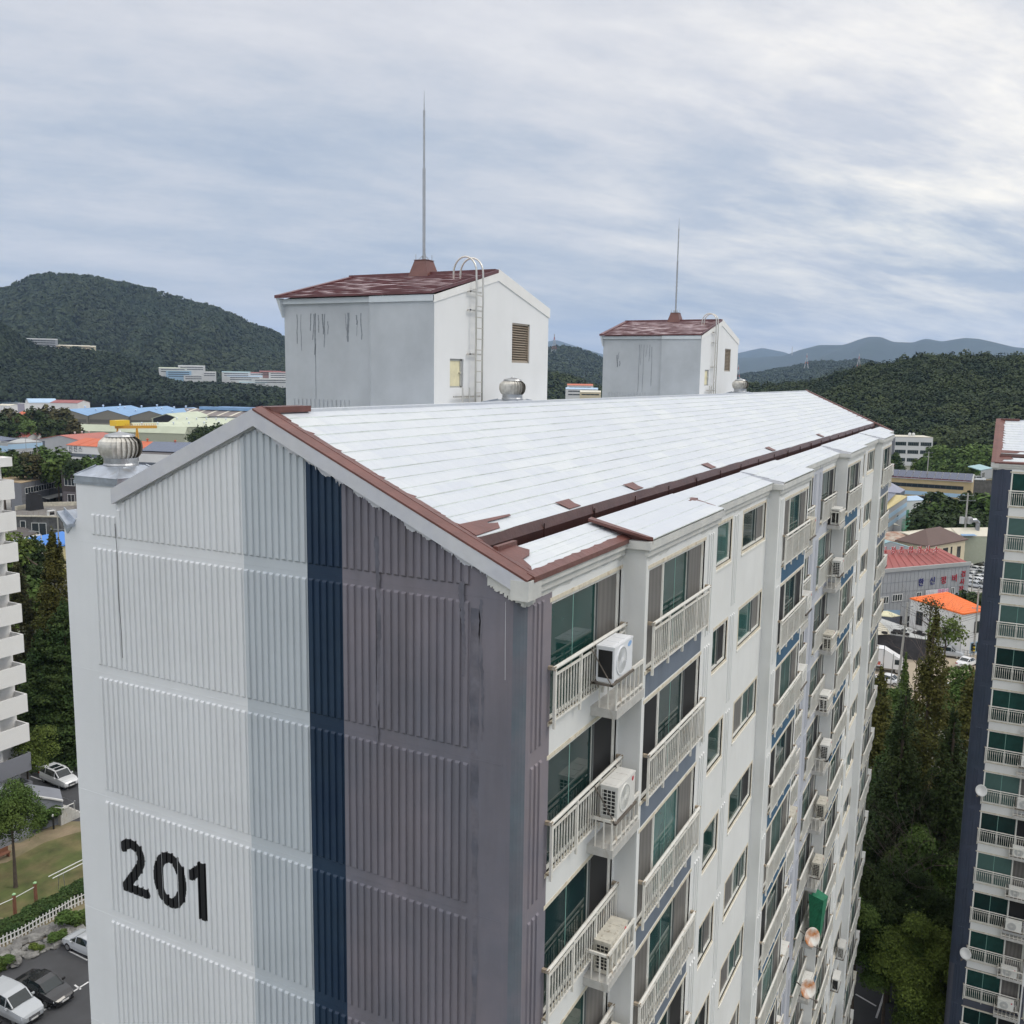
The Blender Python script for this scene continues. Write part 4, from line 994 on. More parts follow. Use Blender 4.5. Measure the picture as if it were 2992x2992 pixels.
def line_px(pts, w, name='parking_line'):
    mb = MB()
    for a, b in zip(pts, pts[1:]):
        p, q = at(*a, 0), at(*b, 0); d = (q - p).normalized(); nn = Vector((-d.y, d.x, 0)) * w / 2
        mb.face([(x.x, x.y, .012) for x in (p - nn, q - nn, q + nn, p + nn)])
    return put(name, mb.mesh(name, linep), kind='structure')
line_px([(66, 2992), (259, 2869)], .14); line_px([(200, 2778), (256, 2806)], .13); line_px([(218, 2878), (236, 2891)], .13); line_px([(124, 2934), (146, 2947)], .13)
line_px([(90, 2268), (200, 2307)], .13); line_px([(2500, 2905), (2560, 2940)], .14); line_px([(2585, 2900), (2560, 2975)], .14)

# ------------------------------------------------------------------ hills and woods
def smooth_crest(pts, n):
    us = np.array([p[0] for p in pts], float); vs = np.array([p[1] for p in pts], float); ds = np.array([p[2] for p in pts], float) * K
    u = np.linspace(us[0], us[-1], n); v = np.interp(u, us, vs); d = np.interp(u, us, ds)
    k = max(3, n // 60) | 1; ker = np.hanning(k + 2)[1:-1]; ker /= ker.sum()
    return u, np.convolve(np.pad(v, k // 2, 'edge'), ker, 'valid'), np.convolve(np.pad(d, k // 2, 'edge'), ker, 'valid')
def hill(name, pts, front, back, m, tree_h, nu=160, nf=26, amp=.06, seed=1, ridges=0.0):
    """terrain whose crest line passes through the given sight lines; front/back = horizontal run of the two slopes"""
    front, back, tree_h = front * K, back * K, tree_h * K
    r = np.random.default_rng(seed); u, v, D = smooth_crest(pts, nu); rows = []
    cp = np.array([CAMP.x, CAMP.y, CAMP.z])
    dirs = np.array([tuple(ray(a, b)) for a, b in zip(u, v)]); hn = np.hypot(dirs[:, 0], dirs[:, 1])
    top = cp + dirs * (D / hn)[:, None]; top[:, 2] -= tree_h; hd = dirs[:, :2] / hn[:, None]
    T = np.concatenate([np.linspace(1, 0, nf), -np.linspace(.12, 1, 8)])
    ph = r.uniform(0, 6.28, 8); fr = r.uniform(.6, 3.2, 8)
    X = np.linspace(0, 10, nu)
    for t in T:
        w = sum(np.sin(X * f + p + t * 2.2 * f) for f, p in zip(fr, ph)) / 4
        w2 = sum(np.sin(X * f * 3.1 + p * 2 + t * 3 * f) for f, p in zip(fr, ph)) / 4
        run = front if t >= 0 else back; s = abs(t)
        prof = (1 - s) ** 1.15 if t >= 0 else (1 - s) ** 1.2
        z = top[:, 2] * prof + top[:, 2].clip(10) * (amp * w + amp * .5 * w2) * s * (1 - s) * 4
        dd = D - t * run
        rows.append(np.stack([cp[0] + hd[:, 0] * dd, cp[1] + hd[:, 1] * dd, np.maximum(z, -1 if s > .97 else .02 * 0 + z)], 1))
    V = np.array(rows); nr = len(T); idx = np.arange(nr * nu).reshape(nr, nu)
    F = np.stack([idx[:-1, :-1], idx[:-1, 1:], idx[1:, 1:], idx[1:, :-1]], -1).reshape(-1, 4)
    put(name, npmesh(name, V.reshape(-1, 3), F, m, True), kind='structure')
    return V
def quads(P, nrm, size, r, aspect=1.0):
    """one randomly turned quad per point, facing roughly nrm"""
    n = len(P); nrm = nrm / np.linalg.norm(nrm, axis=1, keepdims=True); a = np.cross(nrm, r.normal(size=(n, 3))); a /= np.linalg.norm(a, axis=1, keepdims=True); b = np.cross(nrm, a)
    s = size[:, None] if hasattr(size, '__len__') else size
    c1, c2 = a * s * .5, b * s * .5 * aspect
    V = np.stack([P - c1 * .9 - c2 * .3, P + c1 * .25 - c2, P + c1 - c2 * .1 + c1 * .0, P - c1 * .1 + c2], 1).reshape(-1, 3)
    return V, np.arange(4 * n).reshape(n, 4)
def woods(name, label, V, m, n, h, rad, nq, qs, seed=1, tmin=0, tmax=None, mask=None):
    """a far wood seen as one mass: crowns of leaf clumps spread over the slope V"""
    h, rad, qs = h * K, rad * K, qs * K
    r = np.random.default_rng(seed); nr, nu = V.shape[:2]; tmax = tmax or nr - 6
    i = r.uniform(tmin, tmax, n); j = r.uniform(0, nu - 1.001, n); i0, j0 = i.astype(int), j.astype(int); fi, fj = (i - i0)[:, None], (j - j0)[:, None]
    B = (V[i0, j0] * (1 - fi) * (1 - fj) + V[i0 + 1, j0] * fi * (1 - fj) + V[i0, j0 + 1] * (1 - fi) * fj + V[i0 + 1, j0 + 1] * fi * fj)
    if mask is not None: B = B[mask(B)]
    n = len(B); R_ = rad * r.uniform(.65, 1.35, n); Hh = h * r.uniform(.7, 1.25, n)
    d = r.normal(size=(n, nq, 3)); d /= np.linalg.norm(d, axis=2, keepdims=True); d[:, :, 2] = np.abs(d[:, :, 2]) * 1.0 - .25
    rr = r.uniform(.72, 1.05, (n, nq, 1)) * (1 + .25 * np.sin(d[:, :, :1] * 5 + r.uniform(0, 6, (n, 1, 1))))
    P = B[:, None, :] + d * rr * np.stack([R_, R_, Hh * .42], 1)[:, None, :]; P[:, :, 2] += (Hh * .62)[:, None]
    Q, F = quads(P.reshape(-1, 3), (d + r.normal(size=d.shape) * .28 + np.array([0, 0, .3])).reshape(-1, 3), qs * r.uniform(.7, 1.3, n * nq), r)
    o = put(name, npmesh(name, Q, F, m), kind='stuff', label=label, category='woods'); return o
def leafmat(name, col, col2, scale=.15, island=.28, amt=.8, trans=.25):
    m = mat(name, col, .75, island=island, second=col2, second_amt=amt, vs=scale, spec=.25)
    return m
wood1 = leafmat('distant_forest', (.022, .038, .017), (.040, .054, .022), .010, .12)
wood2 = leafmat('dark_pine_forest', (.010, .022, .009), (.026, .042, .014), .02, .12)
wood3 = leafmat('mixed_hill_forest', (.013, .028, .010), (.048, .066, .020), .045, .14, amt=1.0)
hillg = mat('wooded_slope', (.018, .030, .014), .95, var=.3, vs=.02)
hillfar = mat('far_wooded_slope', (.020, .034, .022), .95, var=.3, vs=.006, bump=1.0, bs=.02)
H7 = hill('far_mountains', [(1500, 1040, 12500), (1575, 1003, 12500), (1625, 993, 12500), (1690, 1014, 12500), (1760, 1035, 12500), (1950, 1070, 12500), (2120, 1038, 12500), (2155, 1032, 12500), (2227, 1016, 12500), (2292, 1029, 12500), (2400, 1070, 12500)], 3000, 1500, hillfar, 0, 120, 14, .10, 3)
H6 = hill('distant_mountains', [(1950, 1095, 9000), (2120, 1052, 9000), (2155, 1046, 9000), (2210, 1045, 9000), (2292, 1039, 9000), (2335, 1023, 9000), (2393, 1008, 9000), (2465, 1008, 9000), (2510, 992, 9000), (2537, 984, 9000), (2573, 984, 9000), (2609, 999, 9000), (2667, 1001, 9000), (2703, 989, 9000), (2753, 998, 9000), (2818, 987, 9000), (2860, 990, 9000), (2897, 998, 9000), (2962, 1014, 9000), (2992, 1017, 9000), (3200, 1030, 9000), (3400, 1060, 9000)], 2600, 1500, hillfar, 0, 260, 24, .16, 5)
H5 = hill('middle_hills', [(1950, 1130, 3300), (2050, 1112, 3300), (2155, 1096, 3300), (2248, 1082, 3300), (2320, 1070, 3300), (2378, 1055, 3300), (2436, 1056, 3300), (2480, 1052, 3300), (2530, 1050, 3300), (2566, 1060, 3300), (2650, 1085, 3300), (2800, 1100, 3300)], 900, 600, hillg, 9, 160, 20, .10, 6)
woods('middle_hill_woods', 'dim wooded hill below the blue mountains', H5, wood1, 7000, 12, 9, 12, 7, 6)
H3 = hill('valley_hill', [(1100, 1080, 2900), (1300, 1045, 2900), (1450, 1015, 2900), (1560, 1008, 2900), (1604, 1013, 2900), (1650, 1010, 2900), (1675, 1014, 2900), (1710, 1024, 2900), (1745, 1040, 2900), (1800, 1066, 2900), (1900, 1100, 2900), (2000, 1116, 2900)], 1000, 600, hillg, 9, 160, 20, .10, 8)
woods('valley_hill_woods', 'dark wooded hill between the two roof towers', H3, wood1, 7000, 12, 9, 12, 7, 8)
H3b = hill('valley_slope', [(1400, 1070, 1050), (1560, 1088, 1050), (1650, 1097, 1050), (1700, 1113, 1050), (1750, 1135, 1050), (1790, 1146, 1050), (1850, 1155, 1000)], 200, 200, hillg, 8, 70, 14, .05, 9)
woods('valley_slope_woods', 'green wooded slope right behind the near roof tower', H3b, wood3, 1300, 11, 5, 40, 2.6, 9)
H1 = hill('left_mountain', [(-500, 900, 2300), (-200, 872, 2300), (0, 842, 2300), (60, 822, 2300), (110, 802, 2300), (140, 797, 2300), (200, 800, 2300), (260, 806, 2300), (310, 818, 2300), (390, 829, 2300), (440, 843, 2300), (520, 868, 2300), (620, 893, 2300), (680, 920, 2300), (740, 948, 2300), (790, 966, 2300), (830, 980, 2300), (900, 1020, 2300), (1000, 1060, 2300)], 850, 500, hillg, 9, 220, 34, .09, 10)
woods('left_mountain_woods', 'big dark wooded mountain on the left horizon', H1, wood1, 15000, 12, 9.5, 22, 5.5, 10)
H2 = hill('left_ridge', [(-600, 900, 1300), (-200, 925, 1300), (0, 948, 1300), (60, 985, 1300), (110, 1016, 1290), (180, 1022, 1280), (250, 1024, 1270), (330, 1035, 1260), (400, 1062, 1250), (484, 1114, 1230), (560, 1122, 1220), (640, 1122, 1210), (720, 1130, 1200), (830, 1142, 1180), (950, 1140, 1150), (1100, 1150, 1150)], 290, 220, hillg, 9, 190, 24, .07, 12)
woods('left_ridge_woods', 'darker nearer wooded ridge below the left mountain', H2, wood2, 8500, 12, 5.6, 34, 3.2, 12)
H8 = hill('right_hill', [(2000, 1150, 800), (2155, 1122, 800), (2200, 1132, 780), (2248, 1134, 770), (2306, 1124, 760), (2378, 1120, 750), (2420, 1104, 740), (2465, 1088, 730), (2537, 1068, 720), (2590, 1064, 720), (2623, 1060, 720), (2667, 1045, 710), (2710, 1039, 710), (2767, 1048, 700), (2825, 1043, 700), (2897, 1048, 690), (2992, 1045, 690), (3150, 1038, 690), (3400, 1030, 690)], 240, 180, hillg, 10, 120, 26, .08, 14)
woods('right_hill_woods', 'wooded hill of dark pines on the right behind the works', H8, wood3, 4400, 13, 5.4, 150, 1.35, 14)
# ------------------------------------------------------------------ trees
bark = mat('bark', (.085, .065, .050), .95, var=.3, vs=3, bump=.6, bs=12)
def crown_broad(name, m, n, seed, rz=.85, lobes=16, ls=.07, taper=0):
    """unit crown (radius 1, centre 0): overlapping clumps of small leaf faces with gaps between"""
    r = np.random.default_rng(seed)
    c = r.normal(size=(lobes, 3)); c /= np.linalg.norm(c, axis=1, keepdims=True); c *= r.uniform(.25, .68 if lobes < 25 else .84, (lobes, 1)); c[:, 2] *= rz
    rad = r.uniform(.24, .44, lobes) if lobes < 25 else r.uniform(.15, .33, lobes); k = r.integers(0, lobes, n)
    d = r.normal(size=(n, 3)); d /= np.linalg.norm(d, axis=1, keepdims=True); d[:, 2] = np.where(d[:, 2] < -.35, -d[:, 2], d[:, 2])
    sub = np.sin(d * 7 + k[:, None]).prod(1) * .16
    P = c[k] + d * (rad[k] * (r.uniform(.55, 1.0, n) ** .5 + sub) + r.exponential(.025, n))[:, None]
    if taper: P[:, :2] *= (1 - taper * (P[:, 2:3] + 1) / 2)
    Q, F = quads(P, d + r.normal(size=d.shape) * .55 + np.array([0, 0, .5]), ls * r.uniform(.6, 1.4, n), r)
    return npmesh(name, Q, F, m)
def crown_conifer(name, m, n, seed, ls=.016, sharp=1.0, droop=.10, tiers=26):
    """unit conifer (height 1, base radius 1): boughs in uneven tiers, each bough a spray of small faces"""
    r = np.random.default_rng(seed); nb = tiers * 11
    zb = 1 - r.uniform(0, 1, nb) ** .9 * .93; ab = r.uniform(0, 2 * np.pi, nb)
    rl = ((1 - zb) ** sharp * .95 + .03) * r.uniform(.62, 1.12, nb)
    w = rl + .05; k = r.choice(nb, n, p=w / w.sum()); s = r.uniform(.12, 1, n) ** .65
    sp = .12 + .16 * (1 - zb[k])
    a = ab[k] + r.normal(0, .30, n) / (.35 + s * 1.2); rad = rl[k] * s
    P = np.stack([rad * np.cos(a), rad * np.sin(a), zb[k] - droop * s * rl[k] * .6 + r.normal(0, .010, n) + .020 * np.sin(s * 9 + k)], 1)
    nr = np.stack([np.cos(a) * .5, np.sin(a) * .5, np.ones(n)], 1) + r.normal(size=(n, 3)) * .6
    P2 = P.copy(); return P2, nr, r, ls
def conifer_mesh(name, m, n, seed, H_, Rr, ls, **k):
    P, nr, r, _ = crown_conifer(name, m, n, seed, **k); P[:, :2] *= Rr; P[:, 2] *= H_
    Q, F = quads(P, nr, ls * r.uniform(.6, 1.5, n), r); return npmesh(name, Q, F, m)
def trunk_mesh(h, r0, seed=1, limbs=6, spread=.5, hc=.5):
    mb = MB(); r = random.Random(seed); mb.tube([(0, 0, -.1), (.04 * h * .1, 0, h * .4), (0, .02 * h * .2, h)], r0, 8, r2=r0 * .35)
    for i in range(limbs):
        a = 2 * math.pi * i / limbs + r.random(); z = h * (hc + .4 * r.random()); L_ = h * spread * (.6 + .5 * r.random())
        mb.tube([(0, 0, z), (L_ * .5 * math.cos(a), L_ * .5 * math.sin(a), z + L_ * .32), (L_ * math.cos(a), L_ * math.sin(a), z + L_ * .75)], r0 * .38, 6, r2=r0 * .08)
    return mb.mesh('trunk', bark)
lf = dict(
    meta=leafmat('redwood_foliage', (.070, .078, .016), (.085, .075, .016), .25, .35), dark=leafmat('dark_foliage', (.022, .042, .011), (.042, .060, .014), .3, .35),
    mid=leafmat('mid_green_foliage', (.052, .098, .020), (.080, .112, .022), .4, .35), olive=leafmat('olive_foliage', (.095, .128, .022), (.055, .090, .017), .5, .4),
    light=leafmat('light_green_foliage', (.085, .135, .030), (.060, .10, .025), .3, .35), brown=leafmat('russet_foliage', (.070, .060, .022), (.040, .052, .018), .3, .35),
    pine=leafmat('conifer_foliage', (.032, .068, .017), (.055, .080, .018), .5, .35))
TR = {}
def broadleaf(px, D, hgt, rad, kind, label, group=None, n=1500, name='broadleaf_tree', seed=None, rz=.85, ls=.12, base=None, trunk=True, lobes=16, zc=None):
    """px: photo pixel of the crown top; D: distance; the root stands on the ground"""
    near = D < 100; D *= K; rad *= K
    if px[0] > 2450 and D < 90: D = max(D, 65)
    p = far(px[0], px[1], D) if base is None else Vector(base)
    if near: n = int(n * 2.2); ls *= .62; lobes = max(lobes, 34)
    key = (kind, n, seed or 1, lobes)
    if key not in TR: TR[key] = crown_broad('crown', lf[kind], n, 100 + (seed or 1), rz, lobes, ls)
    top = p.z if hgt is None else hgt; t = thing(name, label, 'tree', (p.x, p.y, 0), rng.uniform(0, 6.28), group)
    c = put('crown', TR[key], t, (0, 0, top - rad * rz)); c.scale = (rad, rad, rad * 1.0)
    if trunk: put('trunk', trunk_mesh(max(top - rad * rz * 1.2, top * .45), .020 * top, int(px[0]) % 7, 5, min(.5, rad / top * .8), .72), t)
    return t
def metasequoia(u, v, D, rad, label, n=11000, seed=1, kind='meta', ls=.30, name='metasequoia_tree', group='tall conifers beside the blocks', sharp=.8, **k):
    if D < 120: n = int(n * 2.6); ls *= .62
    D *= K; rad *= K
    p = far(u, v, D); t = thing(name, label, 'tree', (p.x, p.y, 0), rng.uniform(0, 6), group); h = p.z
    put('crown', conifer_mesh('crown', lf[kind], n, seed, h, rad, ls, sharp=sharp, **k), t); put('trunk', trunk_mesh(h * .96, .26, 2, 0), t); return t
metasequoia(2736, 1800, 64, 4.3, 'tallest pointed conifer in front of the sandy lot', 22000, 3, ls=.26)
metasequoia(2652, 2000, 60, 3.6, 'shorter dark conifer left of the tallest one', 15000, 4, ls=.26, kind='dark')
metasequoia(2575, 1955, 74, 3.8, 'rusty conifer partly hidden behind the far end of the block', 12000, 5, ls=.30)
metasequoia(2838, 1960, 72, 4.0, 'brownish conifer touching the dark edge of the right-hand block', 14000, 6, ls=.30)
metasequoia(2790, 2080, 60, 4.2, 'dark conifer between the tallest one and the right-hand block', 15000, 7, ls=.26, kind='dark')
metasequoia(2600, 2150, 62, 4.2, 'dark green conifer low beside the far end of the block', 14000, 8, ls=.28, kind='pine')
metasequoia(2648, 1913, 84, 1.7, 'slim bright green young conifer before the white lorry', 7000, 9, ls=.26, kind='mid')
metasequoia(152, 1550, 97, 4.6, 'tall golden-green conifer between the balconies and the gable', 20000, 11, ls=.34)
metasequoia(48, 1640, 99, 4.4, 'brown-green conifer directly right of the white balconies', 12000, 12, ls=.36, kind='brown')
metasequoia(185, 1760, 94, 5.6, 'broad dark green conifer with drooping boughs against the gable edge', 18000, 13, ls=.36, kind='pine', sharp=.7)
metasequoia(118, 1845, 95, 4.6, 'lower dark green conifer behind the white balconies', 14000, 14, ls=.36, kind='pine', sharp=.7)
metasequoia(205, 1960, 94, 5.6, 'darkest spreading conifer above the white fence', 15000, 15, ls=.36, kind='dark', sharp=.7)
metasequoia(80, 1990, 98, 5.0, 'dark conifer low behind the lowest balconies', 13000, 16, ls=.36, kind='dark', sharp=.7)
# broadleaf trees low on the right
GR = 'broadleaf trees below the blocks'
broadleaf((2725, 2462), 60, None, 3.0, 'olive', 'rounded tree with yellow-green top between the two blocks', GR, 20000, seed=21, ls=.060)
broadleaf((2590, 2470), 62, None, 3.4, 'dark', 'dark rounded tree left of the yellow-green one', GR, 18000, seed=22, ls=.060)
broadleaf((2655, 2580), 56, None, 3.8, 'dark', 'dark tree under the yellow-green tree', GR, 18000, seed=23, ls=.058)
broadleaf((2765, 2590), 56, None, 2.6, 'dark', 'dark tree against the foot of the right-hand block', GR, 15000, seed=24, ls=.06)
broadleaf((2705, 2690), 47, None, 2.9, 'olive', 'lowest bright green tree in the right corner', GR, 20000, seed=25, ls=.055)
broadleaf((2735, 2850), 43, None, 2.7, 'olive', 'low green tree touching the right-hand block', GR, 16000, seed=26, ls=.055)
broadleaf((2600, 2720), 52, None, 2.2, 'mid', 'small green tree beside the dark trunk at the block foot', GR, 12000, seed=27, ls=.06)
broadleaf((2560, 2270), 66, None, 3.6, 'mid', 'blue-green tree just right of the far end of the block', GR, 12000, seed=28, ls=.065)
broadleaf((2660, 2240), 64, None, 3.4, 'pine', 'green tree above the bare branches', GR, 12000, seed=29, ls=.065)
broadleaf((2815, 2290), 64, None, 3.6, 'dark', 'dark tree beside the right-hand block above the bare branches', GR, 12000, seed=30, ls=.065)
broadleaf((2520, 2330), 66, None, 4.0, 'dark', 'dark tree hidden mostly behind the far end of the block', GR, 10000, seed=31, ls=.065)
for i, (x, y, rad_, kd, tp) in enumerate(((53.5, .4, 3.0, 'dark', 9), (57, -1.6, 3.2, 'dark', 11), (61, -3.0, 3.4, 'mid', 12), (63, -.5, 3.6, 'dark', 14), (51.5, 1.8, 3.0, 'mid', 12), (58, 3.5, 3.8, 'dark', 15), (66, -3.6, 3.2, 'dark', 14), (54.5, 5.5, 3.4, 'dark', 14))):
    broadleaf((2700, 2600), 60, tp, rad_ / K, kd, ['dark tree directly at the foot of the far gable', 'dark crown right of the far gable foot', 'green crown between the two blocks', 'dark crown farther between the two blocks', 'green tree against the far gable', 'dark tree beside the far gable', 'dark tree hugging the right-hand block', 'dark tree behind the far gable corner'][i], GR, 9000, seed=90 + i % 3, ls=.065, base=(x, y, 0))
# leafless trees
twig = mat('bare_twig', (.12, .095, .085), .9, var=.2)
def bare_tree(u, v, D, label, seed, spread=.5):
    D *= K; p = far(u, v, D); h = p.z; t = thing('bare_tree', label, 'tree', (p.x, p.y, 0), 0, 'leafless trees'); mb = MB(); r = random.Random(seed)
    def br(a, d, L_, rad, lv):
        b = a + d * L_; mid = (a + b) / 2 + Vector((r.uniform(-1, 1), r.uniform(-1, 1), 0)) * L_ * .06
        mb.tube([a, mid, b], rad, 5 if lv < 2 else 4, r2=rad * .55, cap=False)
        if lv >= 5: return
        for i in range(3 if lv < 4 else 2):
            dd = (d + Vector((r.uniform(-1, 1), r.uniform(-1, 1), r.uniform(-.25, .55))) * spread * 1.25).normalized(); br(b, dd, L_ * r.uniform(.6, .82), rad * .55, lv + 1)
    br(Vector((0, 0, 0)), Vector((0, 0, 1)), h * .34, .09, 0); mb.build('branches', twig, t); return t
bare_tree(2660, 2340, 56, 'leafless twiggy tree in the middle of the dark trees', 3, .75)
bare_tree(2745, 2355, 56, 'leafless tree left of the right-hand block', 5, .75)
bare_tree(2580, 2370, 63, 'leafless tree close to the far end of the block', 8, .7)
# trees left side near
broadleaf((72, 2125), 84, None, 2.6, 'olive', 'light green small tree in front of the white fence', 'garden trees', 9000, seed=41, ls=.07)
broadleaf((26, 2292), 70, None, 2.5, 'mid', 'bushy green tree at the corner of the grey wall', 'garden trees', 9000, seed=42, ls=.07)
broadleaf((-45, 2330), 72, None, 2.3, 'mid', 'green tree cut by the left edge beside the grey wall', 'garden trees', 7000, seed=43, ls=.07)
# trees between the works on the left
LG = 'trees among the works on the left'
for i, (u, v, D, rad, kd, lb) in enumerate([(135, 1178, 480, 11, 'brown', 'largest dark bushy tree left of the blue warehouse roofs'), (165, 1190, 470, 9, 'brown', 'right shoulder of the dark bushy trees by the blue roofs'),
        (105, 1196, 470, 8, 'dark', 'dark tree below the largest bushy tree'), (200, 1215, 460, 8, 'brown', 'russet tree touching the blue warehouse gable'), (150, 1225, 440, 8, 'dark', 'dark tree above the salmon roof'),
        (20, 1190, 470, 9, 'brown', 'brown tree at the left edge above the red roof'), (45, 1192, 465, 8, 'brown', 'brown tree beside the little orange roof'), (60, 1215, 450, 6, 'mid', 'green tree under the little orange roof'),
        (82, 1222, 440, 5, 'light', 'bright green small tree left of the big dark one'), (10, 1230, 440, 7, 'dark', 'dark low tree at the left edge'), (-15, 1200, 460, 9, 'dark', 'dark tree cut by the left edge'),
        (25, 1312, 275, 6.0, 'dark', 'dark green tree before the grey three-storey works'), (5, 1318, 270, 5, 'mid', 'tree cut by the left edge under the works windows'), (65, 1330, 262, 4.2, 'dark', 'low tree under the street poles'),
        (90, 1322, 262, 4.6, 'brown', 'brownish sparse tree by the street pole'), (120, 1310, 268, 5, 'mid', 'green tree right of the brownish one'), (140, 1303, 275, 6, 'mid', 'tall green tree before the red annex'),
        (165, 1318, 262, 6, 'mid', 'green tree behind the tan roof'), (190, 1325, 262, 5.5, 'mid', 'bamboo-like tree right of centre behind the tan roof'), (215, 1340, 255, 4, 'dark', 'low dark tree beside the dark panels'),
        (250, 1328, 262, 5.5, 'mid', 'green tree left of the ball ventilator'), (280, 1326, 262, 5.5, 'mid', 'green tree just left of the ventilator neck'), (305, 1330, 262, 5, 'mid', 'green tree behind the ventilator hood'),
        (600, 1238, 400, 6, 'dark', 'dark tree before the pale green hall'), (575, 1250, 390, 5, 'dark', 'low dark tree beside the pale gable'), (640, 1232, 410, 6, 'dark', 'dark tree behind the gable slope'),
        (680, 1228, 420, 6, 'dark', 'dark tree close to the gable apex'), (720, 1222, 430, 6, 'dark', 'dark tree behind the gable top')]):
    broadleaf((u, v), D, None, rad, kd, lb, LG, 1400, seed=50 + i % 5, ls=.15)
for i, (u, v) in enumerate(((578, 1238), (602, 1236), (690, 1231))):
    metasequoia(u, v, 395, 1.8, ['pointed fir left of the pair by the pale hall', 'pointed fir right of the pair by the pale hall', 'small fir at the gable slope'][i], 900, 60 + i, kind='dark', ls=.7, name='fir_tree', group='firs by the pale hall')
metasequoia(2618, 1322, 395, 5.0, 'dark pointed conifer before the white office building', 2600, 71, kind='pine', ls=.8, name='fir_tree', group='firs on the right', sharp=.6)
RG = 'trees among the works on the right'
for i, (u, v, D, rad, kd, lb) in enumerate([(2740, 1300, 400, 5, 'light', 'bright green tree right of the white office'), (2775, 1292, 400, 7, 'light', 'light green willow-like tree behind the solar hall'), (2805, 1300, 395, 6, 'mid', 'green tree right of the willow-like one'),
        (2850, 1292, 390, 8, 'light', 'wide light green willow beside the right-hand block'), (2880, 1300, 385, 7, 'light', 'light green tree by the right-hand block edge'), (2710, 1330, 390, 6, 'mid', 'green bush before the white office'),
        (2760, 1335, 380, 6, 'mid', 'round green tree over the solar roof'), (2820, 1335, 375, 6, 'mid', 'mid green tree over the right end of the solar roof'), (2690, 1340, 392, 4, 'olive', 'small olive tree at the foot of the office'), (2850, 1345, 370, 4, 'mid', 'low green tree beside the pavilion'),
        (2740, 1432, 232, 6.5, 'dark', 'tall dark tree in front of the tan hall'), (2715, 1452, 228, 6, 'dark', 'dark tree above the green net fence'), (2765, 1448, 226, 6.5, 'mid', 'green tree in the middle of the dark clump'), (2800, 1452, 224, 6.5, 'dark', 'dark tree left of the concrete pole'),
        (2840, 1440, 226, 7, 'dark', 'dark tree right of the concrete pole'), (2880, 1434, 228, 7, 'mid', 'green tree against the right-hand block'), (2740, 1490, 215, 6, 'dark', 'low dark tree behind the cream roofs'), (2785, 1495, 213, 6, 'dark', 'low dark tree left of the roof duct'),
        (2860, 1490, 213, 6, 'dark', 'low dark tree right of the roof duct'), (2700, 1490, 218, 4.5, 'dark', 'low dark bush right of the net fence'), (2820, 1500, 212, 5, 'dark', 'low dark tree at the concrete pole'),
        (2855, 1715, 150, 3.2, 'dark', 'dark tree beside the entrance sign wall'), (2885, 1730, 146, 3, 'dark', 'dark tree hidden by the right-hand block'), (2575, 2005, 84, 2.6, 'mid', 'bush at the lorry tail'), (2610, 2015, 84, 2.4, 'mid', 'green bush below the lorry'), (2640, 2025, 82, 2.2, 'mid', 'green bush at the foot of the pole'),
        (2826, 1945, 88, 3.0, 'mid', 'fresh green tree before the white parked cars'), (2800, 2035, 84, 2.4, 'mid', 'green bush below the white car roof'), (2600, 2060, 76, 3.0, 'mid', 'pale shrub by the far end of the block'), (2640, 2080, 76, 3.0, 'dark', 'dark shrub right of the far end')]):
    broadleaf((u, v), D, None, rad, kd, lb, RG, 1800 if D > 120 else 5000, seed=60 + i % 5, ls=.14 if D > 120 else .10)
for i, (u, v, D) in enumerate(((2715, 1742, 118), (2755, 1768, 115), (2690, 1780, 116))):
    bare_tree(u, v, D, ['sparse tree leaning over the orange roof', 'sparse tree right before the white house wall', 'thin leafless tree left of the white house'][i], 20 + i, .55)
broadleaf((2770, 1790), 114, None, 2.6, 'olive', 'thin leafy tree beside the white house with the orange roof', RG, 1200, seed=80, ls=.10, lobes=22)
broadleaf((2722, 1738), 117, None, 2.0, 'brown', 'feathery sparse tree top above the orange roof edge', RG, 500, seed=81, ls=.10, lobes=22)
broadleaf((70, 1578), 118, None, 4.0, 'dark', 'feathery dark tree before the yellow house', LG, 3500, seed=82, ls=.10, lobes=22)
broadleaf((108, 1640), 110, None, 2.0, 'dark', 'small dark bush under the yellow house', LG, 2500, seed=83, ls=.10)
broadleaf((85, 1660), 108, None, 5, 'mid', 'green scrub below the yellow house', LG, 6000, seed=84, ls=.09)
broadleaf((15, 1560), 112, None, 3.2, 'olive', 'olive tree top behind the second balcony', LG, 3000, seed=85, ls=.10)
# ------------------------------------------------------------------ works, houses and sheds
def c1(x, y): return (x / 4.83, 1130 + y / 4.83)
def c2(x, y): return (400 + x / 4.2, 1130 + y / 4.2)
def c3(x, y): return (x / 6.44, 1400 + y / 6.44)
def c4(x, y): return (2500 + x / 3.22, 1150 + y / 3.22)
def c5(x, y): return (2500 + x / 3.22, 1700 + y / 3.22)
def c6(x, y): return (2560 + x / 5.367, 1380 + y / 5.367)
def P(px, z): return at(px[0], px[1], z * K)
winf = mat('white_window_frame', (.72, .72, .70), .5); wing = mat('dark_works_glass', (.02, .028, .034), .12, spec=.6)
def corr(name, col, rough=.5, sc=3.0, lo=.82, var=.1, d='X'):
    """ribbed sheet roofing"""
    m = mat(name, col, rough, var=var, vs=.08, second=tuple(c * .8 for c in col), second_amt=.4); return m
roofblue = corr('blue_sheet_roof', (.20, .35, .56)); roofgreen = corr('pale_green_sheet_roof', (.52, .56, .42)); roofred = corr('salmon_sheet_roof', (.44, .125, .085)); rooforange = corr('orange_sheet_roof', (.55, .115, .035))
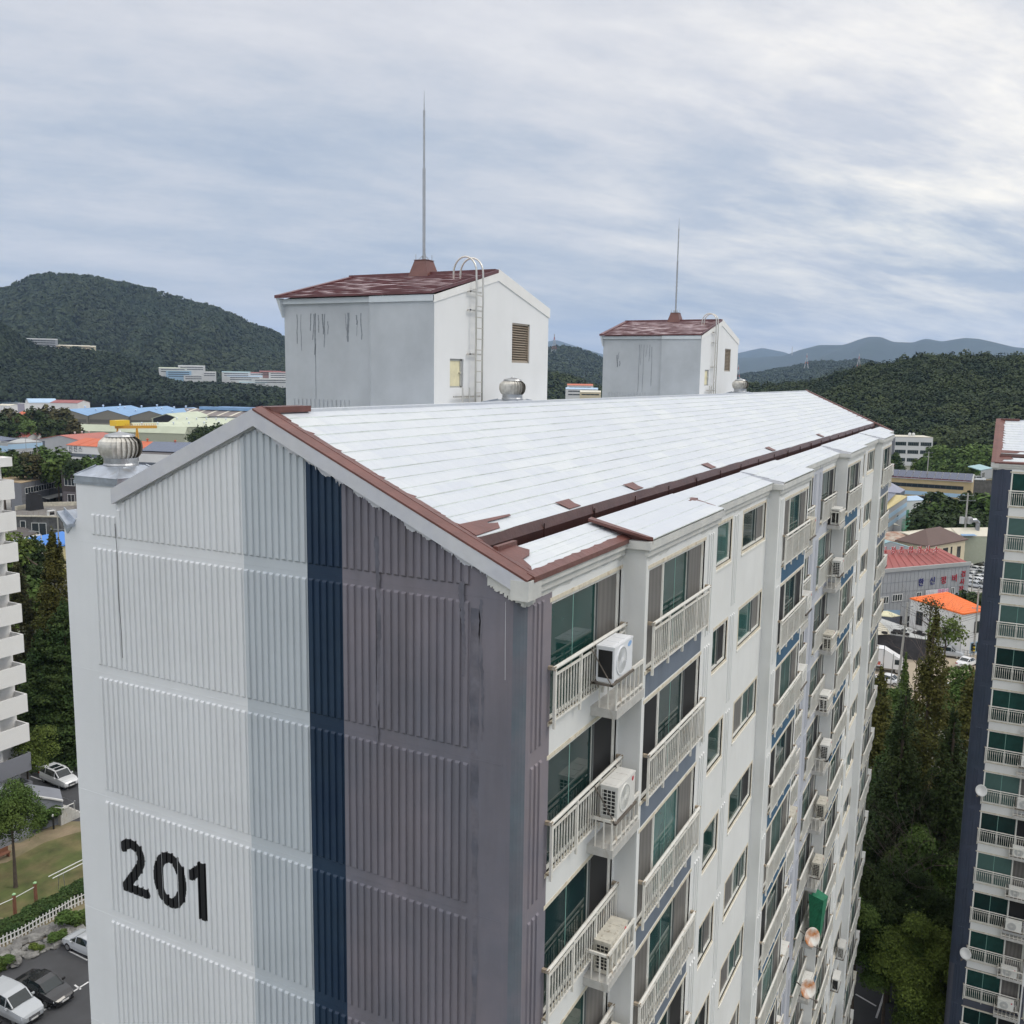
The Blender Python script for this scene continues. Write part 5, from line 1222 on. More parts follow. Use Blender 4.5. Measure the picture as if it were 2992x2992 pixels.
roofbrick = corr('brick_red_sheet_roof', (.29, .072, .062), var=.15); roofbright = corr('bright_orange_roof', (.80, .155, .012)); roofbrown = corr('grey_brown_sheet_roof', (.20, .165, .15)); rooftan = corr('tan_roof', (.38, .29, .18), .8)
roofcream = corr('cream_sheet_roof', (.62, .58, .47), var=.15); roofhip = corr('chocolate_tile_roof', (.115, .072, .060), .7); roofteal = corr('pale_teal_roof', (.30, .45, .48)); rooflight = corr('light_blue_roof', (.38, .52, .68))
roofcobalt = corr('cobalt_blue_roof', (.050, .20, .58)); roofgrey = corr('light_grey_roof', (.42, .43, .42)); roofrust = mat('rusty_sheet_roof', (.40, .36, .30), .8, var=.3, vs=.6, second=(.28, .15, .10), second_amt=1)
roofdark = corr('dark_grey_brown_roof', (.085, .075, .072), .8)
wallw = mat('works_white_wall', (.62, .62, .61), .8, var=.06, vs=.15); wallgr = mat('works_grey_wall', (.36, .37, .38), .8, var=.06, vs=.2); wallol = mat('olive_grey_wall', (.18, .17, .14), .8, var=.08)
walltan = mat('tan_brick_wall', (.44, .34, .19), .85, var=.1, vs=.3); wallcr = mat('cream_house_wall', (.60, .52, .36), .85, var=.08); wallye = mat('pale_yellow_wall', (.56, .48, .27), .85, var=.08)
walldk = mat('dark_brown_wall', (.055, .045, .045), .8, var=.1); wallmid = mat('panel_grey_wall', (.155, .16, .175), .7, var=.08); wallst = mat('old_stone_wall', (.09, .09, .09), .9, var=.5, vs=.8); wallgn = mat('pale_green_wall', (.36, .38, .29), .8, var=.06)
wallblue = mat('light_blue_band', (.33, .48, .62), .7); walldb = mat('dark_blue_grey_band', (.10, .115, .14), .7); orangew = mat('orange_portal', (.50, .085, .02), .6)
solar = bpy.data.materials.new('solar_panels'); solar.use_nodes = True
_t = solar.node_tree; _b = _t.nodes['Principled BSDF']; _b.inputs['Base Color'].default_value = (.045, .055, .10, 1); _b.inputs['Roughness'].default_value = .22
solarf = mat('panel_frame', (.45, .47, .50), .4)
class Bld:
    def __init__(s, name, label, cat, corner, group=None):
        s.o = Vector((corner.x, corner.y, 0)); s.t = thing(name, label, cat, s.o, 0, group)
    def L_(s, p): return tuple(Vector(p) - s.o)
    def roof(s, polys, m, th=.18, name='roof'):
        mb = MB()
        for pl_ in polys: mb.prism([s.L_(p) for p in pl_], (0, 0, -th))
        return mb.build(name, m, s.t)
    def walls(s, tops, m, z0=-.05, name='wall', closed=False, drop=.1):
        mb = MB(); q = list(zip(tops, tops[1:])) + ([(tops[-1], tops[0])] if closed else [])
        for a, b in q: 
            a, b = s.L_(a), s.L_(b); mb.face([(a[0], a[1], z0), (b[0], b[1], z0), (b[0], b[1], b[2] - drop), (a[0], a[1], a[2] - drop)])
        return mb.build(name, m, s.t)
    def win(s, a, b, s0, s1, z0, z1, n=1, fm=None, gm=None, pr=.06, name='window'):
        """a window on the wall a-b between distances s0 and s1 (metres from a)"""
        a, b = Vector(s.L_(a)), Vector(s.L_(b)); a.z = b.z = 0; d = (b - a).normalized(); nn = Vector((d.y, -d.x, 0)); cam_ = Vector((CAMP.x, CAMP.y, 0)) - s.o
        if nn.dot(cam_ - a) < 0: nn = -nn
        z0, z1 = z0 * K, z1 * K; mb = MB(); g = MB(); w = min(.12, (s1 - s0) * .08 + .03)
        def bx(t, u0, u1, v0, v1, p0, p1):
            A_, B_ = a + d * u0, a + d * u1
            t.hexa([A_ + nn * p0 + Vector((0, 0, v0)), B_ + nn * p0 + Vector((0, 0, v0)), B_ + nn * p1 + Vector((0, 0, v0)), A_ + nn * p1 + Vector((0, 0, v0)), A_ + nn * p0 + Vector((0, 0, v1)), B_ + nn * p0 + Vector((0, 0, v1)), B_ + nn * p1 + Vector((0, 0, v1)), A_ + nn * p1 + Vector((0, 0, v1))])
        bx(g, s0, s1, z0, z1, .005, pr * .5)
        bx(mb, s0, s1, z1 - w, z1, 0, pr); bx(mb, s0, s1, z0, z0 + w, 0, pr)
        for i in range(n + 1): 
            u = s0 + (s1 - s0 - w) * i / n; bx(mb, u, u + w, z0 + w, z1 - w, 0, pr)
        o = mb.build(name, fm or winf, s.t); g.build('pane', gm or wing, o); return o
    def band(s, a, b, s0, s1, z0, z1, m, name='band', pr=.05):
        a, b = Vector(s.L_(a)), Vector(s.L_(b)); a.z = b.z = 0; d = (b - a).normalized(); nn = Vector((d.y, -d.x, 0)); cam_ = Vector((CAMP.x, CAMP.y, 0)) - s.o
        if nn.dot(cam_ - a) < 0: nn = -nn
        z0, z1 = z0 * K, z1 * K; mb = MB(); A_, B_ = a + d * s0, a + d * s1
        mb.hexa([A_ + Vector((0, 0, z0)), B_ + Vector((0, 0, z0)), B_ + nn * pr + Vector((0, 0, z0)), A_ + nn * pr + Vector((0, 0, z0)), A_ + Vector((0, 0, z1)), B_ + Vector((0, 0, z1)), B_ + nn * pr + Vector((0, 0, z1)), A_ + nn * pr + Vector((0, 0, z1))])
        return mb.build(name, m, s.t)
def lift(p, z): return Vector((p.x, p.y, z))
def hall(name, label, A, B, E1, hr, he, wm, rm, cat='factory hall', group='works halls', seams=True):
    """gabled hall: A, B ridge ends (A = the end towards us), E1 = the eave corner at end A on the near side"""
    hr, he = hr * K, he * K; A, B, E1 = lift(A, hr), lift(B, hr), lift(E1, he); v = E1 - A; v.z = 0; d = B - A; d.z = 0
    dn = d.normalized(); v = v - dn * v.dot(dn); E1 = lift(A + v, he); E2 = lift(A - v, he); E3, E4 = E1 + d, E2 + d
    b = Bld(name, label, cat, E1, group); ov = dn * .4; sv = v.normalized() * .4; dz = Vector((0, 0, -(hr - he) * .4 / v.length))
    b.roof([[A - ov, E1 + sv + dz - ov, E3 + sv + dz + ov, B + ov], [A - ov, B + ov, E4 - sv + dz + ov, E2 - sv + dz - ov]], rm)
    b.walls([E1, A, E2, E4, B, E3], wm, closed=True)
    if seams:
        mb = MB(); n = int(d.length / 6)
        for i in range(1, n):
            p, q = A + d * i / n + Vector((0, 0, .06)), E1 + d * i / n + Vector((0, 0, .06)); mb.beam(b.L_(p), b.L_(q), .25, .06)
        if n > 1: mb.build('roof_seam', rm, b.t)
    return b, A, B, E1, E2, E3, E4
def vents(b, p, q, n, r, m, z, zb=0):
    r *= .62
    for i in range(n):
        c = Vector(b.L_(p + (q - p) * (i + .5) / n)); z = c.z; mb = MB(); mb.lathe(c.x, c.y, [(r * .5, z - .3), (r * .5, z + zb + .9 * r), (r, z + zb + 1.0 * r), (r * 1.1, z + zb + 1.6 * r), (r * .4, z + zb + 2.2 * r)], 10); mb.build('roof_vent', m, b.t)
# twin blue warehouse
V1, V2 = P(c1(1240, 405), 8.5), P(c1(1820, 415), 8.5); B2 = P(c2(370, 235), 12); A2 = lift((V1 + V2) / 2, 12 * K); s_ = V2 - V1; d_ = B2 - A2; d_.z = 0
ventw = mat('pale_blue_vent', (.50, .60, .72), .4)
for i, (o_, lb) in enumerate(((-1, 'left blue-roofed warehouse with olive gable'), (0, 'middle blue-roofed warehouse with small sign on its olive gable'), (1, 'right blue-roofed warehouse beside the dark open gable'))):
    A_ = A2 + s_ * o_; L3_ = d_ * (1 if o_ < 1 else .8)
    b, A_, B_, E1, E2, E3, E4 = hall('warehouse', lb, A_, A_ + L3_, V1 + s_ * o_, 12, 8.5, wallol, roofblue, 'warehouse', 'blue roofed warehouses')
    vents(b, lift(A_ + L3_ * .12, 12 * K), lift(A_ + L3_ * .95, 12 * K), 3, 1.3, ventw, 0, .1); vents(b, lift((A_ + E2) / 2 + L3_ * .1, 10.3 * K), lift((A_ + E2) / 2 + L3_ * .8, 10.3 * K), 2, 1.2, ventw, 0, .1)
    b.band(E1, E2, 1, s_.length - 1, 4.2, 6.2, mat('dark_olive_band', (.10, .095, .08), .8), 'wall_band')
# hall with dark open gable
A_, E1, B_ = P(c2(360, 330), 11), P(c2(105, 392), 8.2), P(c2(740, 300), 11)
b, A_, B_, E1, E2, E3, E4 = hall('open_hall', 'pale green roofed hall with wide black open gable', A_, B_, E1, 11, 8.2, wallgn, roofgreen)
mb = MB(); nn = (E1 - E2).normalized().cross(Vector((0, 0, 1))); nn = nn if nn.dot(CAMP - E1) > 0 else -nn
mb.face([b.L_(p + nn * .08) for p in (lift(E1 + (E2 - E1) * .05, .5), lift(E1 + (E2 - E1) * .95, .5), E1 + (E2 - E1) * .95 - Vector((0, 0, .2)), A_ - Vector((0, 0, .7)), E1 + (E2 - E1) * .05 - Vector((0, 0, .2)))]); mb.build('opening', holem, b.t)
# pale green sheds with roof lights
E1, A_, B_ = P(c2(520, 555), 6.5), P(c2(610, 492), 9.2), P(c1(1110, 525), 9.2)
b, A_, B_, E1, E2, E3, E4 = hall('green_shed', 'long pale green shed with teal roof lights behind the gantry crane', A_, B_, E1, 9.2, 6.5, wallgn, roofgreen)
rl = mat('teal_roof_light', (.42, .60, .62), .4); d = B_ - A_
for i in range(13):
    t0, t1 = (i + .12) / 13, (i + .85) / 13; mb = MB(); up = Vector((0, 0, .10))
    for a0, a1 in ((.12, .48), (.56, .92)):
        mb.prism([b.L_(A_ + d * t + (E1 - A_) * q + up) for t, q in ((t0, a0), (t0, a1), (t1, a1), (t1, a0))], (0, 0, .04))
    mb.build('roof_light', rl, b.t)
b.band(E1, E3, 3, d.length - 4, 2.6, 4.2, mat('olive_wall_band', (.18, .18, .12), .8), 'wall_band')
E1, A_, B_ = P(c2(1000, 470), 7.5), P(c2(1310, 388), 10), P(c2(-40, 425), 10)
R1_, R2_ = P(c2(1310, 388), 9.5), P(c2(480, 380), 9.5)
for i, (pa, pb, w_, lb) in enumerate(((c2(1300, 388), c2(470, 378), 15, 'wide pale green roof with small white vents, upper row'), (c2(1250, 425), c2(-60, 440), 13, 'wide pale green roof with small white vents, lower row'))):
    A_, B_ = P(pa, 9.5), P(pb, 9.5); dd = (B_ - A_).normalized(); sv = Vector((-dd.y, dd.x, 0)); sv = sv if sv.dot(CAMP - A_) > 0 else -sv
    b, A_, B_, E1, E2, E3, E4 = hall('green_shed', lb, A_, B_, A_ + sv * w_, 9.5, 7.6, wallgn, roofgreen)
    vents(b, lift((A_ + E1) / 2, 8.7 * K), lift((B_ + E3) / 2, 8.7 * K), 7, 1.1, mat('white_vent', (.6, .65, .7), .4), 0, .1)
# brown hall with blue roof monitors
A_, B_ = P(c2(1490, 290), 12), P(c2(600, 262), 12); dd = (B_ - A_).normalized(); sv = Vector((-dd.y, dd.x, 0)); sv = sv if sv.dot(CAMP - A_) > 0 else -sv
b, A_, B_, E1, E2, E3, E4 = hall('monitor_hall', 'brown-grey hall with two long blue roof monitors', A_, B_, A_ + sv * 20, 12, 8.5, wallgr, roofbrown, seams=False)
mb = MB()
for i in range(1, 6):
    t0 = (i - .06) / 6; mb.prism([b.L_(A_ + (B_ - A_) * t + (E1 - A_) * q + Vector((0, 0, .08))) for t, q in ((t0, .02), (t0, 1), (t0 + .035, 1), (t0 + .035, .02))], (0, 0, .05))
mb.build('roof_light', roofcream, b.t)
for f0, f1, off_ in ((.05, .75, .12), (-.06, .62, -.5)):
    mb = MB(); p, q = A_ + (B_ - A_) * f0, A_ + (B_ - A_) * f1; s2 = sv * 3; o2 = (E1 - A_) * off_; o2.z = 0
    mb.hexa([b.L_(x + o2 + Vector((0, 0, z))) for z in (-.5, 1.8) for x in (p - s2, q - s2, q + s2, p + s2)]); mb.build('roof_monitor', roofblue, b.t)
A_, E1 = P(c2(1735, 268), 11), P(c2(1680, 320), 7.5); b = hall('white_hall', 'small white gabled hall beside the near roof tower', A_, A_ + (A_ - lift(CAMP, 11 * K)).normalized() * 30, E1, 11, 7.5, wallw, roofgrey)
A_, E1 = P(c2(1640, 272), 11), P(c2(1585, 300), 8); b = hall('white_hall', 'white gabled hall end right of the blue monitors', A_, A_ + (A_ - lift(CAMP, 11 * K)).normalized() * 30, E1, 11, 8, wallw, roofgrey)
# gantry crane
yel = mat('crane_yellow', (.60, .32, .04), .5, var=.15); cz = 13.0 * K; g0, g1 = P(c1(1620, 570), 13), P(c2(245, 492), 13); t = thing('gantry_crane', 'yellow gantry crane with walkway in front of the pale green sheds', 'crane', (g0.x, g0.y, 0)); o_ = Vector((g0.x, g0.y, 0))
d = (g1 - g0); dn = d.normalized(); sd_ = Vector((-dn.y, dn.x, 0)) * 1.3
for s2 in (sd_, -sd_):
    mb = MB(); mb.beam(g0 + s2 - o_, g1 + s2 - o_, .7, 1.3); mb.build('girder', yel, t)
    mb = MB()
    for i in range(24): mb.beam(g0 + s2 + d * i / 24 - o_ + Vector((0, 0, .6)), g0 + s2 + d * i / 24 - o_ + Vector((0, 0, 1.6)), .1)
    mb.beam(g0 + s2 - o_ + Vector((0, 0, 1.6)), g1 + s2 - o_ + Vector((0, 0, 1.6)), .1); mb.build('handrail', yel, t)
for f0 in (.06, .52):
    for s2 in (sd_, -sd_):
        p = g0 + d * f0 + s2 - o_
        for e_ in (-1, 1): mb = MB(); mb.beam(p, Vector((p.x, p.y, 0)) + s2 * 1.6 + dn * 1.6 * e_, .5); mb.build('leg', yel, t)
mb = MB(); p = g0 + d * .12 - o_; mb.box(p.x - 4, p.x + 4, p.y - 2.5, p.y + 2.5, cz + .7, cz + 3.5); mb.build('trolley', mat('trolley_yellow', (.75, .52, .03), .5), t)
# red roofed long hall, salmon hall, orange hall, solar hall
A_, B_ = P(c1(455, 648), 9.5), P(c1(-250, 628), 9.5); b, A_, B_, E1, E2, E3, E4 = hall('red_roof_hall', 'long red-roofed white hall at the left edge', A_, B_, P(c1(362, 688), 8), 9.5, 8, wallw, roofred)
A_, E1 = P(c1(520, 660), 8.5), P(c1(560, 700), 7); b, *_r_ = hall('red_roof_hall', 'short red roof with white walls right of the long red one', A_, A_ + Vector((0, 14, 0)), P(c1(660, 690), 7), 8.5, 7, wallw, roofred)
p1, p2 = P(c1(225, 600), 9), P(c1(590, 610), 9); b = Bld('flat_shed', 'long low dark canopy above the red roofs', 'shed', p1); k_ = Vector((0, 10, 0)); b.roof([[p1, p2, p2 + k_, p1 + k_]], walldk, .7); b.walls([p1, p2], wallcr)
p1, p2 = P(c1(670, 700), 6), P(c1(765, 660), 6.5); b = Bld('concrete_shed', 'small grey shed left of the salmon roof', 'shed', p1); b.roof([[p1, p2, p2 + k_, p1 + k_]], roofgrey); b.walls([p1, p2], wallgr)
A_, B_ = P(c1(850, 682), 10), P(c1(1450, 640), 10); E1 = P(c1(655, 735), 7.6)
b, A_, B_, E1, E2, E3, E4 = hall('salmon_hall', 'salmon-roofed hall with grey gable and dark corner panels', A_, B_, E1, 10, 7.6, wallgr, roofred)
for q0, q1 in ((0, .22), (.78, 1)): w_ = (E2 - E1).length; b.band(E1, E2, w_ * q0, w_ * q1, 0, 7.4, walldb, 'corner_panel')
vents(b, A_ + (B_ - A_) * .25, A_ + (B_ - A_) * .75, 3, .8, mat('pale_vent', (.55, .5, .48), .5), 0, .1)
p0, p1, p2, p3 = [P(c1(*q), z) for q, z in (((605, 815), 4.6), ((880, 840), 4.6), ((955, 805), 5.2), ((600, 790), 5.2))]
b = Bld('annex', 'low white annex with red roof before the salmon hall', 'annex', p1); b.roof([[p0, p1, p2, p3]], roofred); b.walls([p0, p1, p2], wallw); b.win(p0, p1, 10, 13, 1.8, 3.2, 2); b.win(p1, p2, 3, 6, 1.6, 3, 2)
E1, E1b = P(c1(948, 815), 8), P(c1(1500, 848), 8); d = (E1b - E1); dn = d.normalized(); bk = Vector((-dn.y, dn.x, 0)); bk = -bk if bk.dot(CAMP - E1) > 0 else bk
A_ = lift(E1 + bk * 11, 10 * K); b, A_, B_, E1, E2, E3, E4 = hall('orange_hall', 'orange-roofed two-storey white works with dark band and lettering', A_, A_ + dn * 72, E1, 10, 8, wallw, rooforange)
b.band(E1, E3, 0, 60, 3.6, 4.9, walldb, 'wall_band')
for s0 in (4, 15, 27, 36): b.win(E1, E3, s0, s0 + 4, .8, 2.9, 4)
for s0 in (34, 44, 54): b.win(E1, E3, s0, s0 + 4, 5.4, 6.8, 4)
vents(b, A_ + dn * 14, A_ + dn * 64, 3, .9, mat('orange_vent', (.45, .10, .04), .5), 0, .1)
FREF = (b, E1, E3)
p0, p1, p2, p3 = [P(c2(*q), z) for q, z in (((20, 815), 8), ((620, 838), 8), ((860, 700), 10), ((205, 685), 10))]
b = Bld('solar_hall', 'white two-storey works with a dark solar panel roof beside the ventilator', 'factory hall', p0, 'works halls'); b.roof([[p0, p1, p2, p3]], mat('dark_roof', (.10, .09, .09), .7))
b.roof([[x + Vector((0, 0, .5)) for x in (p0 + (p3 - p0) * .12, p1 + (p2 - p1) * .12, p2, p3)]], solar, .1, 'solar_array'); b.walls([p0, p1], wallw); b.band(p0, p1, 0, 30, 4.0, 5.0, walldb, 'wall_band')
for s0 in (5, 12, 20): b.win(p0, p1, s0, s0 + 3, 1, 3, 4)
# grey three-storey works with light blue band
p1, p2 = P(c1(110, 800), 9.6), P(c1(598, 770), 9.6); p0 = P(c1(-60, 800), 9.2)
b = Bld('grey_works', 'grey three-storey works with light blue band and solar panels on top', 'works building', p1); k_ = Vector((6, 22, 0)); b.roof([[p1, p2, p2 + k_, p1 + k_], [p0, p1, p1 + k_, p0 + k_]], roofgrey, .3); b.walls([p0, p1, p2, p2 + k_], wallgr)
w_ = (p2 - p1).length
b.band(p1, p2, 0, w_, 7.4, 9.2, wallblue, 'blue_band'); b.band(p0, p1, 0, (p1 - p0).length, 6.6, 8.6, wallblue, 'blue_band')
for j, zz in enumerate((4.9, 1.5)):
    for i in range(4): b.win(p1, p2, w_ * (.1 + .23 * i), w_ * (.1 + .23 * i) + 3.4, zz, zz + 1.5, 4)
b.win(p0, p1, 3, 8, 5.2, 6.3, 4)
q0, q1, q2, q3 = [P(c1(*q), z) for q, z in (((0, 765), 10.2), ((125, 772), 10.2), ((255, 733), 11.4), ((-20, 690), 11.4))]; b.roof([[q0, q1, q2, q3]], solar, .12, 'solar_array')
# purple block, small halls at the top left
p1, p2, p3 = P(c1(245, 232), 12), P(c1(345, 238), 12), P(c1(412, 232), 12); b = Bld('tall_block', 'narrow mauve and white block above the trees', 'block', p1); k_ = Vector((0, 12, 0)); b.roof([[p1, p2, p3, p3 + k_, p1 + k_]], roofgrey); b.walls([p1, p2], mat('mauve_panel_wall', (.30, .28, .33), .8)); b.walls([p2, p3], wallw, name='side_wall'); b.win(p2, p3, 2, 4, 5, 7)
for lb, a, b_, e1, hr, he, rm, wm in (('light blue roofed hall at the foot of the wooded ridge', (380, 165), (775, 165), (340, 205), 10, 7, rooflight, wallw), ('lower light blue roof before the wooded ridge', (420, 205), (690, 208), (390, 235), 7, 5, roofteal, wallw),
        ('red-roofed hall under the wooded ridge', (1180, 190), (800, 184), (1165, 230), 10, 8, roofbrick, wallw), ('dark-roofed works at the left edge under the ridge', (60, 45), (-200, 45), (70, 130), 12, 8, roofdark, wallw),
        ('light blue low building at the left edge', (80, 180), (180, 184), (70, 215), 6, 4, roofteal, wallblue), ('low pale roof with red edge near the left edge', (30, 240), (230, 245), (20, 262), 6, 5, roofcream, wallw)):
    A_, B_, E_ = P(c1(*a), hr), P(c1(*b_), hr), P(c1(*e1), he)
    if (E_ - A_).length < 6: E_ = lift(A_ + (lift(CAMP, 0 * K) - lift(A_, 0 * K)).normalized() * 12, he)
    hall('small_hall', lb, A_, B_, E_, hr, he, wm, rm)
p = P(c1(330, 342), 7.5); b = Bld('orange_kiosk', 'tiny orange-roofed building between the trees', 'small building', p); q = [p + Vector(v_) for v_ in ((-4.5, -4.5, -2.6), (5, -4.5, -2.6), (5, 5, -2.6), (-4.5, 5, -2.6))]
b.roof([[p, q[0], q[1]], [p, q[1], q[2]], [p, q[2], q[3]], [p, q[3], q[0]]], rooforange); b.walls(q, wallw, closed=True)
# tan-roofed panel building with brown annex
Kc, Rr, F1, A_, F0, L0 = [P(c1(*q), z) for q, z in (((297, 1355), 8.5), ((862, 1250), 8.5), ((965, 1160), 9), ((720, 1110), 10.2), ((-40, 1245), 8.8), ((140, 1338), 8.3))]
b = Bld('panel_building', 'grey panel-clad works with flat tan roof and strip windows', 'works building', Kc); b.roof([[Kc, Rr, F1, A_, F0, L0]], rooftan, .25); b.walls([L0, Kc, Rr], wallmid); w_ = (Rr - Kc).length
mb = MB(); 
for i in range(1, 12): 
    p = Vector(b.L_(Kc + (Rr - Kc) * i / 12)); mb.beam((p.x, p.y, 0), (p.x, p.y, 8.2 * K), .05 if i % 4 else .16)
nn = (Rr - Kc).normalized().cross(Vector((0, 0, 1))); nn = nn if nn.dot(CAMP - Kc) > 0 else -nn
for zz in (2, 4, 5): mb.beam(Vector(b.L_(lift(Kc, zz * K))) + nn * .02, Vector(b.L_(lift(Rr, zz * K))) + nn * .02, .05)
mb.build('panel_joint', mat('panel_joint', (.07, .075, .085), .7), b.t)
b.win(Kc, Rr, w_ * .08, w_ * .99, 5.6, 7.1, 14); b.win(L0, Kc, 1.5, 3, 4.6, 6); b.band(Kc, Rr, w_ * .60, w_ * .82, 0, 3.0, holem, 'loading_door')
mb = MB(); c_ = lift(Kc + (Rr - Kc) * .46, 4.0 * K); e_ = lift(Kc + (Rr - Kc) * .97, 4.0 * K); mb.prism([b.L_(x) for x in (c_, e_, e_ + nn * 2.6 - Vector((0, 0, .5)), c_ + nn * 2.6 - Vector((0, 0, .5)))], (0, 0, -.15)); mb.build('canopy', roofgrey, b.t)
vents(b, L0 + (A_ - L0) * .1, A_, 3, .9, mat('dark_brown_vent', (.10, .06, .055), .6), 0, .1)
p1, p2 = P(c1(858, 1185), 11), P(c1(1180, 1205), 11); b = Bld('brown_annex', 'dark brown office annex with white windows and orange doorway', 'office annex', p1); k_ = (A_ - Kc) * .8; k_.z = 0; b.roof([[p1, p2, p2 + k_, p1 + k_]], roofdark, .3); b.walls([p1 + k_, p1, p2], walldk)
b.band(p1, p2, .4, 15, 0, 5.9, mat('grey_brown_wall', (.12, .105, .11), .8), 'lower_wall', .03); b.win(p1, p2, 1.2, 5.4, 7.4, 9.3, 3); b.win(p1, p2, 2.2, 5.0, 2.4, 5.3, 2); b.band(p1, p2, .3, 9, 1.2, 2.1, orangew, 'portal', .5); b.band(p1, p2, .3, 1.2, 0, 1.2, orangew, 'portal', .5)
# old flat-roofed building with parapet
q = [P(c3(*a), z) for a, z in (((230, 690), 5), ((1130, 705), 5), ((1470, 570), 5), ((1470, 495), 5), ((680, 515), 5), ((290, 590), 5))]
b = Bld('old_flat_building', 'old stone building with flat roof terrace and cream parapet', 'old building', q[0]); b.roof([q], mat('roof_terrace', (.15, .14, .13), .9, var=.3, vs=.5), .3); b.walls(q, wallst, closed=True)
mb = MB(); par = mat('peeling_cream_parapet', (.56, .52, .42), .85, var=.2, vs=1.5)
for a_, b_ in zip(q[2:], q[3:]): mb.beam(Vector(b.L_(a_)) + Vector((0, 0, .5)), Vector(b.L_(b_)) + Vector((0, 0, .5)), .25, 1.3)
mb.beam(Vector(b.L_(q[0])), Vector(b.L_(q[1])), .5, .35); mb.beam(Vector(b.L_(q[1])), Vector(b.L_(q[2])), .5, .35); mb.build('parapet', par, b.t)
mb = MB()
for a_, b_ in ((q[0], q[1]), (q[1], q[2])):
    n = 9
    for i in range(n + 1): p = Vector(b.L_(a_ + (b_ - a_) * i / n)); mb.beam(p, p + Vector((0, 0, 1.1)), .06)
    mb.beam(Vector(b.L_(a_)) + Vector((0, 0, 1.1)), Vector(b.L_(b_)) + Vector((0, 0, 1.1)), .06)
mb.build('terrace_railing', mat('rusty_railing', (.28, .24, .2), .7), b.t)
b.win(q[0], q[1], 5, 9, .6, 3.6, 2); b.win(q[0], q[1], 21, 22.6, 1, 3); b.win(q[0], q[1], 2, 3.5, 2.4, 4); b.win(q[1], q[2], 3, 4.5, .5, 3.6); b.win(q[0], q[1], 16, 17.4, 1, 3)
p = P(c3(655, 575), 5); mb = MB(); mb.hexa([(-2.1, -1, 0), (2.1, -1, 0), (2.1, 1, 0), (-2.1, 1, 0), (-1.8, -.8, 4.6), (1.8, -.8, 4.1), (1.8, .8, 4.1), (-1.8, .8, 4.6)]); mb.box(-1.2, .8, -.7, .7, 4.3, 4.9)
tag(mb.build('covered_tank', mat('black_tarpaulin', (.015, .015, .017), .8, bump=1, bs=2), loc=p), 'black tarpaulin-covered tank on the old flat roof', 'covered tank')
p = P(c3(965, 690), 5); mb = MB(); mb.box(-1, 1, -.4, .4, 0, 1.5); o_ = mb.build('vent_box', wallw, loc=p); tag(o_, 'white square vent box at the edge of the old flat roof', 'vent box'); mb = MB(); mb.box(-.7, .7, -.42, -.41, .3, 1.2); mb.build('opening', holem, o_)
q = [P(c3(*a), z) for a, z in (((150, 1000), 4.2), ((215, 1150), 4.2), ((700, 1010), 4.2), ((450, 900), 5.2), ((150, 920), 5.2))]
b = Bld('dark_roof_house', 'low house with a dark grey-brown pitched roof behind the balconies', 'house', q[1]); b.roof([q], roofdark, .3); b.walls([q[0], q[1], q[2]], wallcr)
A_, E1, B_ = P(c3(568, 1100), 6.2), P(c3(345, 1165), 4.9), P(c3(1150, 985), 6.2)
b, A_, B_, E1, E2, E3, E4 = hall('yellow_house', 'yellow-walled house with bright cobalt blue roof', A_, B_, E1, 6.2, 4.9, wallye, roofcobalt, 'house', 'houses', seams=False)
mb = MB(); mb.beam(Vector(b.L_(E1)) + Vector((0, 0, .2)), Vector(b.L_(E3)) + Vector((0, 0, .2)), .5, .7); mb.build('parapet', wallw, b.t); b.win(E2, E4, 16, 18, 2, 3.4, 2)
# ------------------------------------------------------------------ right-hand side
p1, p2 = P(c4(375, 404), 12.4), P(c4(730, 412), 12.4); d = p2 - p1; dn = d.normalized(); bk = Vector((-dn.y, dn.x, 0)); bk = bk if bk.dot(CAMP - p1) < 0 else -bk
b = Bld('white_office', 'white three-storey office building with dark strip windows', 'office building', p1); k_ = bk * 18; j_ = -dn * 9 + bk * 10
b.roof([[p1, p2, p2 + k_, p1 + k_]], roofcream, .4); b.walls([p1, p2, p2 + k_], wallw); b.walls([p1 + j_, p1], wallmid, name='side_wall'); w_ = d.length
for j in range(3):
    for i in range(3): b.win(p1, p2, w_ * (.01 + .335 * i), w_ * (.30 + .335 * i), 8.6 - j * 3.45, 10.2 - j * 3.45, 6, mat('dark_green_frame', (.12, .16, .14), .5), wing)
mb = MB(); 
for x in (.45, .55): p = Vector(b.L_(p1 + d * x + k_ * .3)); mb.lathe(p.x, p.y, [(.8, 12.4 * K), (.8, 13.6 * K), (.2, 14 * K)], 10)
mb.build('roof_tank', wallw, b.t)
E1, E3, A_ = P(c4(120, 770), 8), P(c4(1092, 829), 8), P(c4(345, 716), 9.6); d = E3 - E1; dn = d.normalized(); bk = Vector((-dn.y, dn.x, 0)); bk = bk if bk.dot(CAMP - E1) < 0 else -bk
A_ = lift(E1 + bk * 8, 9.6 * K)
b, A_, B_, E1, E2, E3, E4 = hall('solar_works', 'long tan-walled works with sloping solar panel roof and light blue stripe', A_, A_ + d, E1, 9.6, 8, walltan, roofgrey, 'factory hall', 'works halls', seams=False)
L_ = d.length; npan = int(L_ / 2.5)
for i in range(npan):
    t0, t1 = (i + .06) / npan, (i + .97) / npan; mb = MB(); up = Vector((0, 0, .25)); mb.prism([b.L_(A_ + (B_ - A_) * t + (E1 - A_) * q_ + up) for t, q_ in ((t0, .06), (t0, .97), (t1, .97), (t1, .06))], (0, 0, .06)); mb.build('solar_panel', solar, b.t)
